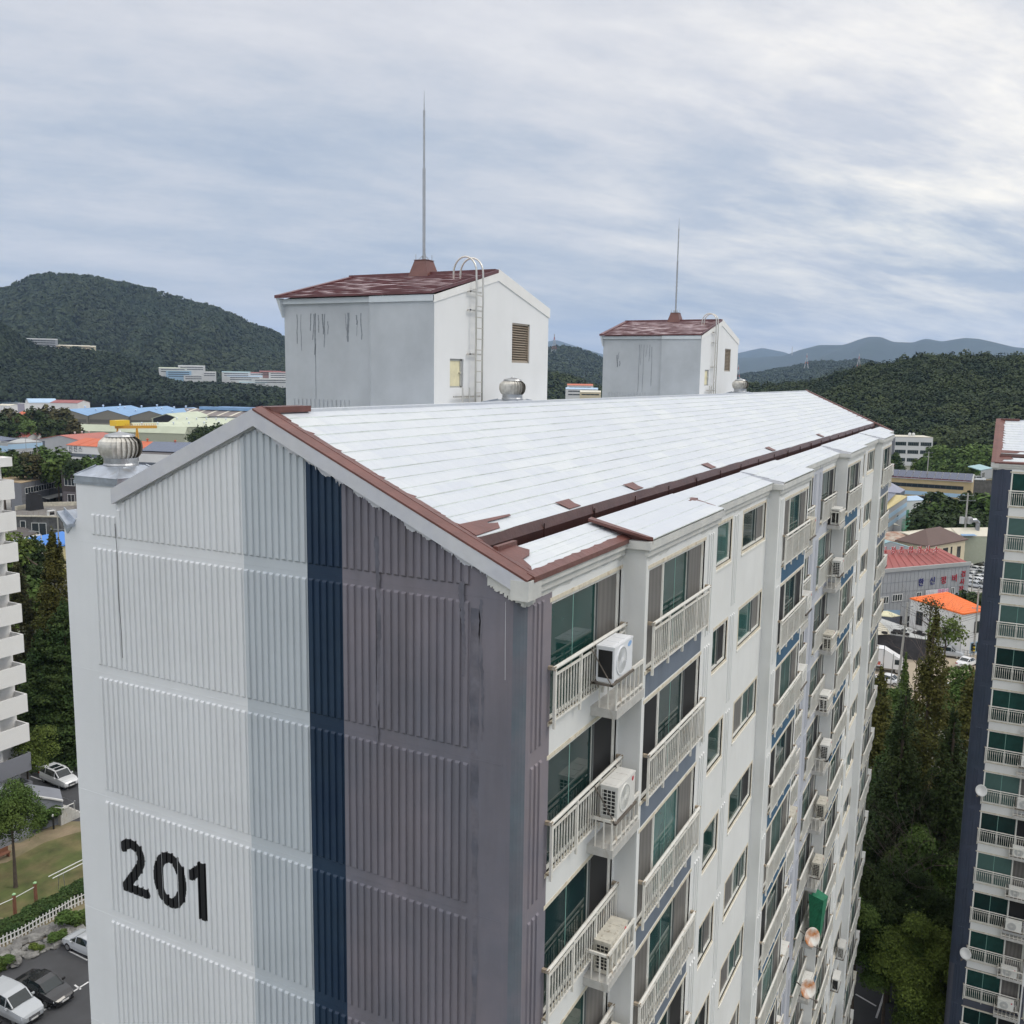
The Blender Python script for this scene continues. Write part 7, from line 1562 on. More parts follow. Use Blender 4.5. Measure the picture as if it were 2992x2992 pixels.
# ------------------------------------------------------------------ vehicles
cglass = mat('car_glass', (.015, .022, .024), .06, spec=.7); chrome = mat('chrome', (.55, .55, .56), .2, metal=.9); lampm = mat('headlight_glass', (.62, .64, .66), .12, spec=.8); tail = mat('tail_light', (.30, .01, .01), .25); rim = mat('wheel_rim', (.42, .43, .44), .3, metal=.7); plate = mat('number_plate', (.70, .70, .68), .5); blackp = mat('black_plastic', (.015, .015, .016), .5)
def carpaint(n, c, r=.22): return mat(n, c, r, spec=.6, coat=.6)
def car_meshes(kind):
    """outline stations along the length: (x, half width, sill z, belt z, roof half width, roof z)"""
    if kind == 'sedan': Ln, S = 4.8, [(-2.40, .62, .38, .62, 0, 0), (-2.30, .80, .26, .86, 0, 0), (-1.75, .90, .24, .98, 0, 0), (-1.35, .92, .24, 1.00, .66, 1.06), (-.75, .93, .23, .98, .66, 1.40), (0, .93, .22, .96, .67, 1.45), (.55, .93, .23, .94, .66, 1.38), (1.25, .92, .24, .93, .70, .97), (1.9, .89, .24, .84, 0, 0), (2.28, .78, .26, .70, 0, 0), (2.40, .60, .36, .58, 0, 0)]
    else: Ln, S = 4.9, [(-2.45, .72, .42, .80, 0, 0), (-2.38, .88, .34, 1.10, .70, 1.20), (-2.10, .94, .30, 1.14, .72, 1.66), (-1.2, .96, .28, 1.12, .73, 1.74), (0, .97, .27, 1.10, .73, 1.76), (.55, .97, .28, 1.08, .71, 1.68), (1.20, .96, .29, 1.08, .74, 1.14), (1.95, .93, .30, 1.00, 0, 0), (2.36, .82, .32, .88, 0, 0), (2.46, .66, .42, .74, 0, 0)]
    body, gls, roof = MB(), MB(), MB()
    def ring(s):
        x, w, z0, z1, rw, rz = s; zm = (z0 + z1) / 2
        return [(x, -w * .86, z0), (x, -w, z0 + .14), (x, -w, zm + .04), (x, -w * .93, z1), (x, 0, z1 + .035), (x, w * .93, z1), (x, w, zm + .04), (x, w, z0 + .14), (x, w * .86, z0)]
    for a, b in zip(S, S[1:]):
        ra, rb = ring(a), ring(b)
        for i in range(8): body.face([ra[i], ra[i + 1], rb[i + 1], rb[i]])
        body.face([ra[8], ra[0], rb[0], rb[8]])
    body.face(ring(S[0])); body.face(ring(S[-1])[::-1])
    G = [s for s in S if s[5] > 0]
    for a, b in zip(G, G[1:]):
        A_ = [(a[0], -a[1] * .90, a[3]), (a[0], -a[4], a[5]), (a[0], a[4], a[5]), (a[0], a[1] * .90, a[3])]; B_ = [(b[0], -b[1] * .90, b[3]), (b[0], -b[4], b[5]), (b[0], b[4], b[5]), (b[0], b[1] * .90, b[3])]
        gls.face([A_[0], B_[0], B_[1], A_[1]]); gls.face([A_[3], A_[2], B_[2], B_[3]])
        tgt = roof if abs(a[5] - b[5]) < .16 else gls; tgt.face([A_[1], B_[1], B_[2], A_[2]])
        if tgt is roof:
            for s_ in (1, 2): roof.beam(A_[s_], B_[s_], .05)
        else:
            for s_ in (1, 2): roof.beam(A_[s_], B_[s_], .07)
    gls.face([(G[0][0], -G[0][1] * .9, G[0][3]), (G[0][0], -G[0][4], G[0][5]), (G[0][0], G[0][4], G[0][5]), (G[0][0], G[0][1] * .9, G[0][3])])
    mid = [s for s in G if abs(s[0]) < 1.3]
    for s in mid[::2] or mid:
        for q in (-1, 1): roof.beam((s[0], q * s[1] * .905, s[3]), (s[0], q * (s[4] + .01), s[5]), .07)
    M_ = {'body': (body, 's'), 'glass': (gls, ''), 'roof': (roof, '')}
    wx = Ln * .30
    w = MB(); w.lathe(0, 0, [(.20, -.10), (.31, -.115), (.335, -.08), (.335, .08), (.31, .115), (.20, .10)], 20); tyr = w.mesh('tyre', tyre, True)
    w = MB(); w.lathe(0, 0, [(.21, -.118), (.05, -.105), (.05, .105), (.21, .118)], 10); rm_ = w.mesh('rim', rim)
    out = dict(body=body, glass=gls, roof=roof, tyr=tyr, rim=rm_, wx=wx, S=S)
    sx = S[-2]; hl = {}
    for q in (-1, 1):
        h = MB(); h.hexa([(sx[0] - .16, q * .80 * sx[1] / .8, sx[3] - .20), (sx[0] + .07, q * .42, sx[3] - .20), (sx[0] + .10, q * .42, sx[3] - .20), (sx[0] - .05, q * (sx[1] + .015), sx[3] - .20), (sx[0] - .20, q * .80 * sx[1] / .8, sx[3] - .03), (sx[0] + .02, q * .42, sx[3] - .02), (sx[0] + .04, q * .42, sx[3] - .03), (sx[0] - .09, q * (sx[1] + .015), sx[3] - .04)]); hl['headlight', q] = h.mesh('headlight', lampm)
        h = MB(); e = S[1]; h.box(e[0] - .10, e[0] + .12, min(q * .45, q * (e[1] + .012)), max(q * .45, q * (e[1] + .012)), e[3] - .24, e[3] - .07); hl['tail_light', q] = h.mesh('tail_light', tail)
        h = MB(); m0 = [s for s in S if s[5] > 0][-2]; h.hexa([(m0[0] + .25, q * .92, m0[3] - .02), (m0[0] + .38, q * .92, m0[3] - .02), (m0[0] + .38, q * 1.12, m0[3] + .02), (m0[0] + .25, q * 1.12, m0[3] + .02), (m0[0] + .25, q * .92, m0[3] + .12), (m0[0] + .38, q * .92, m0[3] + .12), (m0[0] + .36, q * 1.12, m0[3] + .14), (m0[0] + .27, q * 1.12, m0[3] + .14)]); hl['mirror', q] = h
    g = MB(); g.box(S[-1][0] - .06, S[-1][0] + .02, -.42, .42, S[-1][2] + .06, S[-1][3] + .0); out['grille'] = g.mesh('grille', chrome)
    g = MB(); g.box(S[-1][0], S[-1][0] + .035, -.26, .26, .40, .52); out['plate'] = g.mesh('number_plate', plate)
    g = MB(); g.box(S[-1][0] - .14, S[-1][0] + .01, -.66, .66, .22, .36); out['bumper'] = g.mesh('lower_bumper', blackp)
    out['hl'] = hl; return out
CM = {k: car_meshes(k) for k in ('sedan', 'suv')}
def make_car(kind, paint, label, loc, rz, group, cat='car', name='parked_car', full=True, sunroof=False):
    m = CM[kind]; t = thing(name, label, cat, loc, rz, group)
    put('body', m['body'].mesh('body', paint, True), t); put('window_glass', m['glass'].mesh('window_glass', cglass), t); put('roof', m['roof'].mesh('roof', paint), t)
    for sx in (-1, 1):
        for q in (-1, 1):
            w = put('wheel', m['tyr'], t, (sx * m['wx'], q * .82, .335)); w.rotation_euler.x = R(90); put('rim', m['rim'], w)
    if full:
        for q in (-1, 1):
            put('headlight', m['hl']['headlight', q], t); put('tail_light', m['hl']['tail_light', q], t); put('mirror', m['hl']['mirror', q].mesh('mirror', paint), t)
        put('grille', m['grille'], t); put('number_plate', m['plate'], t); put('lower_bumper', m['bumper'], t)
    if sunroof:
        s = MB(); s.box(-.15, .35, -.5, .5, 1.77, 1.785); s.box(-1.1, -.35, -.5, .5, 1.76, 1.78); s.build('sunroof', cglass, t)
    return t
def facing(pa, pb): a, b = at(*pa, 0), at(*pb, 0); return math.atan2(b.y - a.y, b.x - a.x)
pw_, pb_, ps_, pg_ = carpaint('white_car_paint', (.72, .73, .74)), carpaint('black_car_paint', (.010, .010, .012)), carpaint('silver_car_paint', (.42, .44, .46), .28), carpaint('grey_car_paint', (.20, .215, .23), .28)
GP = 'cars parked beside the gable'
ax_ = facing((60, 2992), (235, 2880)); 
fr_ = ax_ - R(90)
c_ = at(128, 2888, .5); make_car('sedan', pb_, 'black sedan parked between the silver car and an empty bay', (c_.x, c_.y, 0), fr_, GP)
c_ = at(36, 2938, .5); make_car('suv', ps_, 'silver-grey car with tall bonnet left of the black sedan', (c_.x, c_.y, 0), fr_, GP)
c_ = at(-62, 3020, .5); make_car('sedan', pb_, 'dark car cut off at the bottom left corner', (c_.x, c_.y, 0), fr_, GP)
c_ = at(262, 2760, .5); make_car('sedan', ps_, 'grey car half hidden behind the gable edge', (c_.x, c_.y, 0), fr_ + R(180), GP)
c_ = at(172, 2268, .8); make_car('suv', pw_, 'white SUV with dark sunroofs on the upper parking', (c_.x, c_.y, 0), facing((130, 2278), (205, 2310)) , GP, sunroof=True)
c_ = at(98, 2212, .8); make_car('suv', pw_, 'white car behind the light green small tree', (c_.x, c_.y, 0), facing((130, 2278), (205, 2310)), GP, full=False)
GS = 'cars on the sandy lot'
def px5(x, y, z=.5): return at(*c5(x, y), z)
c_ = px5(865, 672); make_car('suv', ps_, 'silver SUV behind the tallest conifer on the sandy lot', (c_.x, c_.y, 0), facing(c5(820, 690), c5(930, 705)), GS)
c_ = px5(1050, 760); make_car('sedan', pw_, 'white sedan seen from behind on the sandy lot', (c_.x, c_.y, 0), facing(c5(985, 790), c5(1100, 745)), GS)
c_ = px5(985, 1000); make_car('sedan', pw_, 'white car roof right of the tallest conifer near the hedge', (c_.x, c_.y, 0), facing(c5(900, 1000), c5(1060, 1012)), GS)
c_ = px5(300, 925); make_car('sedan', pw_, 'white car below the lorry behind the bushes', (c_.x, c_.y, 0), facing(c5(380, 930), c5(250, 900)), GS)
# the yard full of cars by the garage
r = random.Random(3); GY = 'cars packed in the works yard'; n = 0
rows = [(1600, 1130, 2), (1455, 1170, 3), (1610, 1200, 2), (1500, 1235, 3), (1380, 1285, 3), (1620, 1265, 2), (1500, 1320, 3), (1370, 1335, 2), (1640, 1335, 1), (1560, 1420, 2), (1640, 1480, 1), (1560, 1530, 2), (1665, 1590, 1), (1500, 1620, 2), (1600, 1660, 2), (1490, 1700, 2), (1640, 1720, 1), (1560, 1770, 2)]
rdir = facing(c6(1480, 1260), c6(1700, 1300)); protoY = {}
for i, (x, y, k) in enumerate(rows):
    for j in range(k):
        dark = (i in (4, 7) or (r.random() < .14)); pm = pb_ if dark else (ps_ if r.random() < .22 else pw_)
        u, v = c6(x + j * 92, y + j * 8); c_ = at(u, v, .5)
        lb = '%s car %s row of the crowded yard, %s from the left' % ('black' if dark else ('silver' if pm is ps_ else 'white'), 'in the %s' % ORD[i].replace('topmost', 'farthest'), ['first', 'second', 'third'][j])
        kk = (pm.name); 
        if kk in protoY: dup(protoY[kk], lb, (c_.x, c_.y, 0), rdir + r.uniform(-.25, .25) + (math.pi if r.random() < .5 else 0))
        else: protoY[kk] = make_car('sedan', pm, lb, (c_.x, c_.y, 0), rdir, GY, full=False)
c_ = P(c4(1160, 800), 6.2); v_ = make_car('suv', pw_, 'white van above the retaining wall beside the solar works', (c_.x, c_.y, c_.z - .8), facing(c4(1110, 800), c4(1210, 803)), 'vans', 'van')
# terrace with pavilion behind the van
p1, p2 = P(c4(1100, 812), 5.2), P(c4(1300, 812), 5.2); b = Bld('terrace_wall', 'stone retaining wall under the white van', 'retaining wall', p1); k_ = Vector((22, 20, 0)); b.walls([p1, p2], mat('dark_rubble_wall', (.10, .095, .085), .9, var=.4, vs=.6)); b.roof([[p1, p2, p2 + k_, p1 + k_]], soil, .3, 'terrace_top')
p1, p2 = P(c4(1180, 720), 8.4), P(c4(1290, 700), 8.4); b = Bld('pavilion', 'blue-roofed pavilion beside the edge of the right-hand block', 'pavilion', p1); b.roof([[p1, p2, p2 + Vector((4, 5, 1)), p1 + Vector((4, 5, 1))]], roofteal, .3); b.walls([p1, p2], wallgr, z0=5.2 * K); b.win(p1, p2, 1, 5, 5.8, 7.6, 4)
# lorry
t0 = at(*c5(395, 868), 0); hd = facing(c5(205, 845), c5(395, 868)); lw = mat('lorry_white', (.74, .74, .74), .4, coat=.3)
lo = thing('box_lorry', 'white box lorry with red Korean lettering parked on the sandy lot', 'lorry', (t0.x, t0.y, 0), hd, None)
m = MB(); m.box(-9.3, -2.2, -.2, 2.2, .95, 3.75); m.build('cargo_box', lw, lo)
m = MB()
for x in (-9.3, -2.25): m.box(x, x + .07, -.23, -.19, .95, 3.8)
m.box(-9.3, -2.2, -.23, -.19, 3.70, 3.80); m.box(-9.3, -2.2, -.225, -.19, .95, 1.05); m.build('box_frame', wallgr, lo)
m = MB(); m.prism([(-2.1, -.15, .75), (.75, -.15, .75), (.78, -.15, 1.5), (.55, -.15, 2.45), (-.0, -.15, 2.6), (-2.1, -.15, 3.75)][:6], (0, 2.3, 0)); cab = m.build('cab', lw, lo)
m = MB(); m.box(-.55, .35, -.175, -.15, 1.5, 2.3); m.prism([(.70, .0, 1.5), (.70, 2.0, 1.5), (.60, 2.0, 2.4), (.60, .0, 2.4)], (.09, 0, 0)); m.build('cab_window', cglass, lo)
m = MB(); m.box(-9.3, -.6, .1, 1.9, .6, .95); m.box(.45, .95, -.1, 2.1, .35, .75); m.build('chassis', blackp, lo)
for x in (-8.2, -7.1, -.15):
    for y in (.05, 1.95):
        w = put('wheel', CM['suv']['tyr'], lo, (x, y, .48)); w.rotation_euler.x = R(90); w.scale = (1.4, 1.4, 1.4); put('rim', CM['suv']['rim'], w)
letters('마트', (-4.4, -.215, 2.65), (1, 0, 0), 1.15 / K, mat('orange_red_letter', (.62, .06, .03), .5), parent=lo, name='lettering', ext=.02, bold=.03)
m = MB(); m.box(-9.2, -2.6, -.212, -.2, 1.2, 1.75); m.build('red_stripe', mat('faded_red_band', (.48, .10, .07), .5, var=.4, vs=3), lo)
# ------------------------------------------------------------------ poles and wires
conc = mat('pole_concrete', (.36, .35, .32), .8, var=.1)
def pole(label, base, topz, lean=(0, 0), arms=(), r0=.17, extra=None, name='utility_pole', cat='utility pole', m_=None):
    t = thing(name, label, cat, (base.x, base.y, base.z), 0, 'poles'); mb = MB(); h = topz - base.z; mb.tube([(0, 0, -.3), (lean[0], lean[1], h)], r0, 10, r2=r0 * .65); mb.build('shaft', m_ or conc, t)
    for (z, L_, a) in arms:
        mb = MB(); f_ = z / h; c_ = Vector((lean[0] * f_, lean[1] * f_, z)); d = Vector((math.cos(a), math.sin(a), 0)); mb.beam(c_ - d * L_ / 2, c_ + d * L_ / 2, .09)
        for s_ in (-.45, 0, .45): mb.lathe(c_.x + d.x * L_ * s_, c_.y + d.y * L_ * s_, [(.05, z + .04), (.08, z + .12), (.04, z + .2)], 8)
        mb.build('crossarm', steel, t)
    if extra: extra(t, h)
    return t
def px_base(u, v): return at(u, v, 0)
AZ = YAW - R(90)
bp = px_base(*c5(388, 1025)); tp = far(*c5(492, 195), (bp - CAMP).to_2d().length + 1)
pole('leaning concrete pole with a small lamp in front of the lorry', bp, tp.z, (tp.x - bp.x, tp.y - bp.y), [(tp.z - .6, 1.6, AZ), (tp.z - 3.0, 1.2, AZ + .4)], .2)
bp = px_base(*c5(322, 1020)); tp = far(*c5(360, 675), (bp - CAMP).to_2d().length); pole('thin grey post between the last balconies and the leaning pole', bp, tp.z, (tp.x - bp.x, tp.y - bp.y), (), .09, name='metal_post', cat='post', m_=steel)
bp = px_base(*c5(1108, 690)); tp = far(*c5(1160, 60), (bp - CAMP).to_2d().length)
def hazard(t, h):
    for i in range(5):
        mb = MB(); z = .4 + i * .28; mb.lathe(0, 0, [(.205, z), (.205, z + .28)], 12); mb.build('hazard_band', mat('hazard_yellow', (.62, .45, .02), .5) if i % 2 else mat('hazard_black', (.01, .01, .01), .5), t)
pole('concrete pole with yellow and black bands before the white house', bp, tp.z, (tp.x - bp.x, tp.y - bp.y), [(tp.z - .4, 1.8, AZ), (tp.z - 3.4, 1.8, AZ), (tp.z - 4.4, 2.2, AZ)], .19, hazard)
tp = far(*c4(1058, 940), 205 * K); bp = Vector((tp.x, tp.y, 0))
def tbox(t, h):
    for s_ in (-.95, .95): mb = MB(); mb.box(s_ - .45, s_ + .45, -.4, .4, h - 7.6, h - 5.9); o = mb.build('transformer', mat('pale_transformer', (.5, .5, .48), .6), t); o.rotation_euler.z = AZ
pole('tall concrete pole with two pale transformer boxes before the dark trees', bp, tp.z, (0, 0), [(tp.z - .5, 3.0, AZ), (tp.z - 1.8, 4.2, AZ)], .28, tbox)
tp = far(*c4(690, 545), 300 * K); pole('pole at the left end of the light green trees', Vector((tp.x, tp.y, 0)), tp.z, (0, 0), [(tp.z - .5, 3, AZ), (tp.z - 2, 3, AZ)], .22)
tp = far(*c6(1520, 1600), 150 * K); pole('grey post before the entrance sign wall', Vector((tp.x, tp.y, 0)), tp.z, (0, 0), [(tp.z - 3.5, 3.2, AZ)], .14)
tp = far(*c1(358, 695), 262 * K); pole('slim street lamp pole before the grey three-storey works', Vector((tp.x, tp.y, 0)), tp.z, (0, 0), [(tp.z - .3, 2.5, AZ)], .10, name='street_lamp', cat='street lamp', m_=steel)
tp = far(*c1(512, 720), 262 * K)
pole('utility pole with transformer before the grey works', Vector((tp.x, tp.y, 0)), tp.z, (0, 0), [(tp.z - .4, 3, AZ), (tp.z - 1.5, 3, AZ)], .14, lambda t, h: MB_box_part(t, h))if False else pole('utility pole with crossarms beside the blue band of the grey works', Vector((tp.x, tp.y, 0)), tp.z, (0, 0), [(tp.z - .4, 3, AZ), (tp.z - 1.5, 3, AZ)], .14)
tp = far(*c3(1075, 620), 150 * K)
def lamp(t, h):
    mb = MB(); d = Vector((math.cos(AZ), math.sin(AZ), 0)); mb.tube([(0, 0, h - .2), tuple(Vector((0, 0, h + .5)) - d * .3), tuple(Vector((0, 0, h + .6)) - d * 1.3)], .05, 6); mb.beam(Vector((0, 0, h + .6)) - d * 1.2, Vector((0, 0, h + .55)) - d * 1.9, .22, .1); mb.build('lamp_arm', steel, t)
pole('utility pole with lamp arm and two crossarms before the old stone building', Vector((tp.x, tp.y, 0)), tp.z, (0, 0), [(tp.z - 3.2, 2.9, AZ), (tp.z - 6.0, 3.1, AZ + .15)], .16, lamp)
tp = far(*c3(775, 1050), 130 * K); pole('white lamp post before the yellow house', Vector((tp.x, tp.y, 0)), tp.z, (0, 0), [], .10, lamp, name='lamp_post', cat='lamp post', m_=wallw)
wire = mat('black_wire', (.02, .02, .02), .6)
def wires(label, a, b_, n, sag, gap=.35):
    t = thing('power_lines', label, 'cables', (a.x, a.y, a.z), 0, 'overhead cables'); 
    for i in range(n):
        mb = MB(); o = Vector((0, 0, -gap * i)); pts = [a + (b_ - a) * s + o - Vector((0, 0, sag * 4 * s * (1 - s))) - a for s in [k / 12 for k in range(13)]]; mb.tube(pts, .022, 4); mb.build('cable', wire, t)
A1 = far(*c5(480, 235), 111 * K); A2_ = far(*c5(1140, 290), 118 * K); A3_ = far(*c5(1135, 470), 118 * K)
wires('overhead cables from the leaning pole to the banded pole', A1, A2_, 3, 1.2); wires('lower overhead cables crossing before the white house', far(*c5(465, 400), 111 * K), A3_, 3, 1.0)
wires('overhead cables from behind the block to the leaning pole', far(*c5(150, 380), 118 * K), far(*c5(470, 400), 111 * K), 4, .4, .3)
# ------------------------------------------------------------------ fences, playground, rocks at the lower left
pickm = mat('white_picket_paint', (.66, .66, .64), .7, var=.1); wood_ = mat('red_brown_post', (.20, .085, .05), .8, var=.2); capm = mat('pale_green_cap', (.30, .50, .25), .6)
def picket(label, pts, h, gap, D_=None):
    pts = [at(u, v, 0) for u, v in pts]; t = thing('picket_fence', label, 'fence', pts[0], 0, 'white fences'); o = pts[0]; mb = MB(); rl_ = MB()
    for a, b_ in zip(pts, pts[1:]):
        n = int((b_ - a).length / gap); d = (b_ - a).normalized()
        for i in range(n):
            p = a + (b_ - a) * i / n - o; s = d * gap * .27; t_ = Vector((-d.y, d.x, 0)) * .02; hh = h * rng.uniform(.94, 1.04)
            mb.hexa([p - s - t_, p + s - t_, p + s + t_, p - s + t_] + [q + Vector((0, 0, hh)) for q in (p - s * .5 - t_, p + s * .5 - t_, p + s * .5 + t_, p - s * .5 + t_)])
        for z in (h * .3, h * .75): rl_.beam(a - o + Vector((0, 0, z)), b_ - o + Vector((0, 0, z)), .05, .07)
    mb.build('pickets', pickm, t); rl_.build('rail', pickm, t); return t
def z5(x, y): return (x / 2.294, 2150 + y / 2.294)
picket('white picket fence between the lawn and the rock bank', [z5(-120, 1480), z5(0, 1422), z5(150, 1352), z5(270, 1280), z5(400, 1210), z5(480, 1160), z5(640, 1085)], 1.0, .28)
picket('short white fence in the shade under the dark conifers', [z5(340, 105), z5(430, 112), z5(540, 125)], 1.3, .30)
def posts(label, pts, h):
    t = thing('post_fence', label, 'fence', at(*pts[0], 0), 0, 'post fences'); o = at(*pts[0], 0); prev = None
    for u, v in pts:
        p = at(u, v, 0) - o; mb = MB(); mb.box(p.x - .10, p.x + .10, p.y - .10, p.y + .10, 0, h); mb.build('post', wood_, t); mb = MB(); mb.lathe(p.x, p.y, [(.15, h), (.15, h + .08), (.04, h + .15)], 8); mb.build('post_cap', capm, t)
        if prev is not None: mb = MB(); mb.tube([prev + Vector((0, 0, h * .85)), p + Vector((0, 0, h * .85))], .035, 6); mb.build('rail', pickm, t)
        prev = p
posts('red-brown posts with pale green caps and white rail on the lawn edge', [z5(-60, 1290), z5(103, 1215), z5(243, 1135)], 2.0)
a_, b_ = at(*z5(416, 1040), 0), at(*z5(560, 965), 0); o = a_.copy(); t = thing('parallel_bars', 'white parallel exercise bars on thin legs on the lawn', 'exercise bars', a_); d = (b_ - a_).normalized(); s_ = Vector((-d.y, d.x, 0))
for k in (-.28, .28):
    mb = MB(); mb.tube([s_ * k - d * 1.0 + Vector((0, 0, 1.75)), s_ * k + d * 4.5 + Vector((0, 0, 1.75))], .045, 8); mb.build('bar', pickm, t)
    for q in (0, 3.4): mb = MB(); mb.tube([s_ * k * 1.8 + d * q, s_ * k + d * q + Vector((0, 0, 1.75))], .03, 6); mb.build('leg', steel, t)
# rock bank
rockm = mat('grey_rock', (.20, .195, .185), .9, var=.35, vs=1.5, bump=1, bs=4, objrand=.25); r = random.Random(4)
def rock_mesh(seed):
    g = np.random.default_rng(seed); n, mm = 9, 6; V = []; 
    for j in range(mm + 1):
        for i in range(n):
            th = math.pi * j / mm; ph = 2 * math.pi * i / n; k = 1 + g.normal() * .13 if 0 < j < mm else 1
            V.append((k * math.sin(th) * math.cos(ph), k * math.sin(th) * math.sin(ph), k * .7 * math.cos(th)))
    F = [(j * n + i, j * n + (i + 1) % n, (j + 1) * n + (i + 1) % n, (j + 1) * n + i) for j in range(mm) for i in range(n)]
    me = bpy.data.meshes.new('rock'); me.from_pydata(V, [], F); me.materials.append(rockm); me.update(); return me
RK = [rock_mesh(i) for i in range(6)]
def strip(t, s):      # t along the bank, s across it (0 fence side, 1 parking side)
    x = -60 + 640 * t; return z5(x, (1470 - 355 * t) * (1 - s) + (1600 - 235 * t) * s)
n = 0
for i in range(64):
    t_, s_2 = (i + r.random()) / 64, r.uniform(.12, .95); p = at(*strip(t_, s_2), 0); sc = r.uniform(.22, .55)
    o = put('rock', RK[i % 6], None, (p.x, p.y, sc * .3), r.uniform(0, 6)); o.scale = (sc * r.uniform(1, 1.6), sc, sc * .8)
    tag(o, 'grey rock of the bank between picket fence and parking lot', 'rock', 'rocks of the bank')
# hedge along the fence and low shrubs
def bush(u, v, rad, kind, label, n=3500, z=None, group='shrubs', ls=.11, name='shrub', flat=.8):
    rad *= K; p = at(u, v, 0); key = ('b', kind, n)
    if key not in TR: TR[key] = crown_broad('foliage', lf[kind], n, 300 + n % 7, .8, 10, ls)
    t = thing(name, label, 'shrub', (p.x, p.y, 0), rng.uniform(0, 6), group); o = put('foliage', TR[key], t, (0, 0, rad * .5)); o.scale = (rad, rad, rad * flat); return t
bush(*z5(305, 615), 1.5, 'mid', 'round clipped green shrub in front of the grey wall', 6000)
bush(*z5(470, 1290), 1.3, 'mid', 'green shrub on the rock bank close to the gable', 3500); bush(*z5(385, 1395), .9, 'mid', 'small shrub in the middle of the rock bank', 3500); bush(*z5(235, 1450), .6, 'olive', 'tiny shrub on the rock bank', 3500); bush(*z5(30, 1560), .9, 'mid', 'shrub at the left end of the rock bank', 3500)
for i in range(17):
    t_ = i / 16; u, v = z5(-80 + 650 * t_, 1395 - 350 * t_); lb = 'ivy-like hedge along the white picket fence'
    p = at(u, v, 0); key = ('b', 'pine', 3500)
    if i == 0: hg = thing('fence_hedge', 'dark green hedge growing along the lawn side of the picket fence', 'hedge', (p.x, p.y, 0)); o0 = p
    if key not in TR: TR[key] = crown_broad('foliage', lf['pine'], 3500, 307, .8, 10, .11)
    o = put('foliage', TR[key], hg, (p.x - o0.x, p.y - o0.y, .45)); o.scale = (1.5, 1.2, .95); o.rotation_euler.z = i
# grey retaining wall with steps, and rail
b = Bld('retaining_wall', 'grey stepped retaining wall with a white handrail in front of the block', 'retaining wall', at(*z5(30, 750), 0))
wt = [(z5(-60, 560), 3.3), (z5(30, 520), 3.0), (z5(150, 500), 2.6)]
wb = [at(*z5(-260, 840), 0), at(*z5(-100, 790), 0), at(*z5(30, 750), 0), at(*z5(235, 640), 0), at(*z5(370, 600), 0), at(*z5(430, 585), 0)]; hts = [5.6, 5.3, 4.9, 3.7, 2.8, 2.4]
tops = [lift(p, h) for p, h in zip(wb, hts)]; gwall = mat('grey_painted_wall', (.22, .23, .26), .85, var=.06, vs=.5); b.walls(tops, gwall, drop=0)
mb = MB()
for p, q in zip(tops, tops[1:]): mb.beam(b.L_(p), b.L_(q), .30, .12)
mb.build('coping', wallw, b.t); bkv = (wb[1] - CAMP); bkv.z = 0; bkv.normalize()
b.roof([[p for p in tops] + [lift(p + bkv * 3, p.z) for p in reversed(tops)]], gwall, .1, 'wall_top')
mb = MB()
for i in range(5): p = Vector(b.L_(at(*z5(432 + i * 20, 585 - i * 9), 0))); mb.box(p.x - .5, p.x + .5, p.y - .2, p.y + 1.6, 0, 1.6 - i * .28)
mb.build('steps', slab, b.t)
mb = MB(); pr_ = [Vector(b.L_(at(*z5(x, y), 2.0))) for x, y in ((240, 500), (330, 475), (415, 485), (495, 450))]; mb.tube(pr_, .05, 6)
for p in pr_: mb.tube([p, p - Vector((0, 0, 1))], .03, 5)
mb.build('handrail', pickm, b.t)
mb = MB(); pr_ = [at(*z5(x, y), .9) for x, y in ((250, 450), (310, 425), (400, 400), (500, 440))]
t = thing('chain_fence', 'low post and chain barrier beside the upper parking', 'barrier', (pr_[0].x, pr_[0].y, 0)); o = Vector((pr_[0].x, pr_[0].y, 0))
for p in pr_: mb.tube([p - o, p - o - Vector((0, 0, .9))], .04, 6); mb.lathe((p - o).x, (p - o).y, [(.03, .9), (.09, .95), (.03, 1.03)], 8)
mb.build('post', steel, t); mb = MB(); mb.tube([p - o - Vector((0, 0, .08)) for p in pr_], .025, 5); mb.build('chain', steel, t)
p = at(*z5(5, 830), 0); mb = MB(); mb.box(-.9, .9, -.25, .25, .40, .48); mb.box(-.9, .9, .2, .26, .48, .9); mb.box(-.8, -.7, -.2, .2, 0, .4); mb.box(.7, .8, -.2, .2, 0, .4)
tag(mb.build('park_bench', wood_, loc=(p.x, p.y, 0), ), 'brown bench under the left tree', 'bench')
p = at(*z5(360, 625), 0); t = thing('garden_lamp', 'small bollard lamp beside the round shrub', 'lamp', (p.x, p.y, 0)); mb = MB(); mb.tube([(0, 0, 0), (0, 0, 1.3)], .09, 8); mb.build('post', blackp, t); mb = MB(); mb.lathe(0, 0, [(.06, 1.3), (.14, 1.4), (.14, 1.5), (.05, 1.6)], 10); mb.build('lamp_globe', pickm, t)
# guard rail and hedge on the right
ga, gb = px_base(*c5(860, 690)), px_base(*c5(1110, 730)); t = thing('guard_rail', 'grey guard rail before the white house', 'guard rail', ga); d = gb - ga
for z in (.5, .9, 1.3): mb = MB(); mb.beam(Vector((0, 0, z)), d + Vector((0, 0, z)), .07); mb.build('rail', steel, t)
for i in range(9): mb = MB(); p = d * i / 8; mb.beam(p, p + Vector((0, 0, 1.4)), .1); mb.build('post', steel, t)
pa, pb2 = at(*c5(262, 1062), 0), at(*c5(470, 1075), 0); t = thing('clipped_hedge', 'brown clipped hedge behind the leaning pole', 'hedge', pa); d = pb2 - pa
for i in range(6): o = put('foliage', TR[('b', 'pine', 3500)], t, tuple(d * i / 5 + Vector((0, 0, .5)))); o.scale = (1.1, .9, .7)
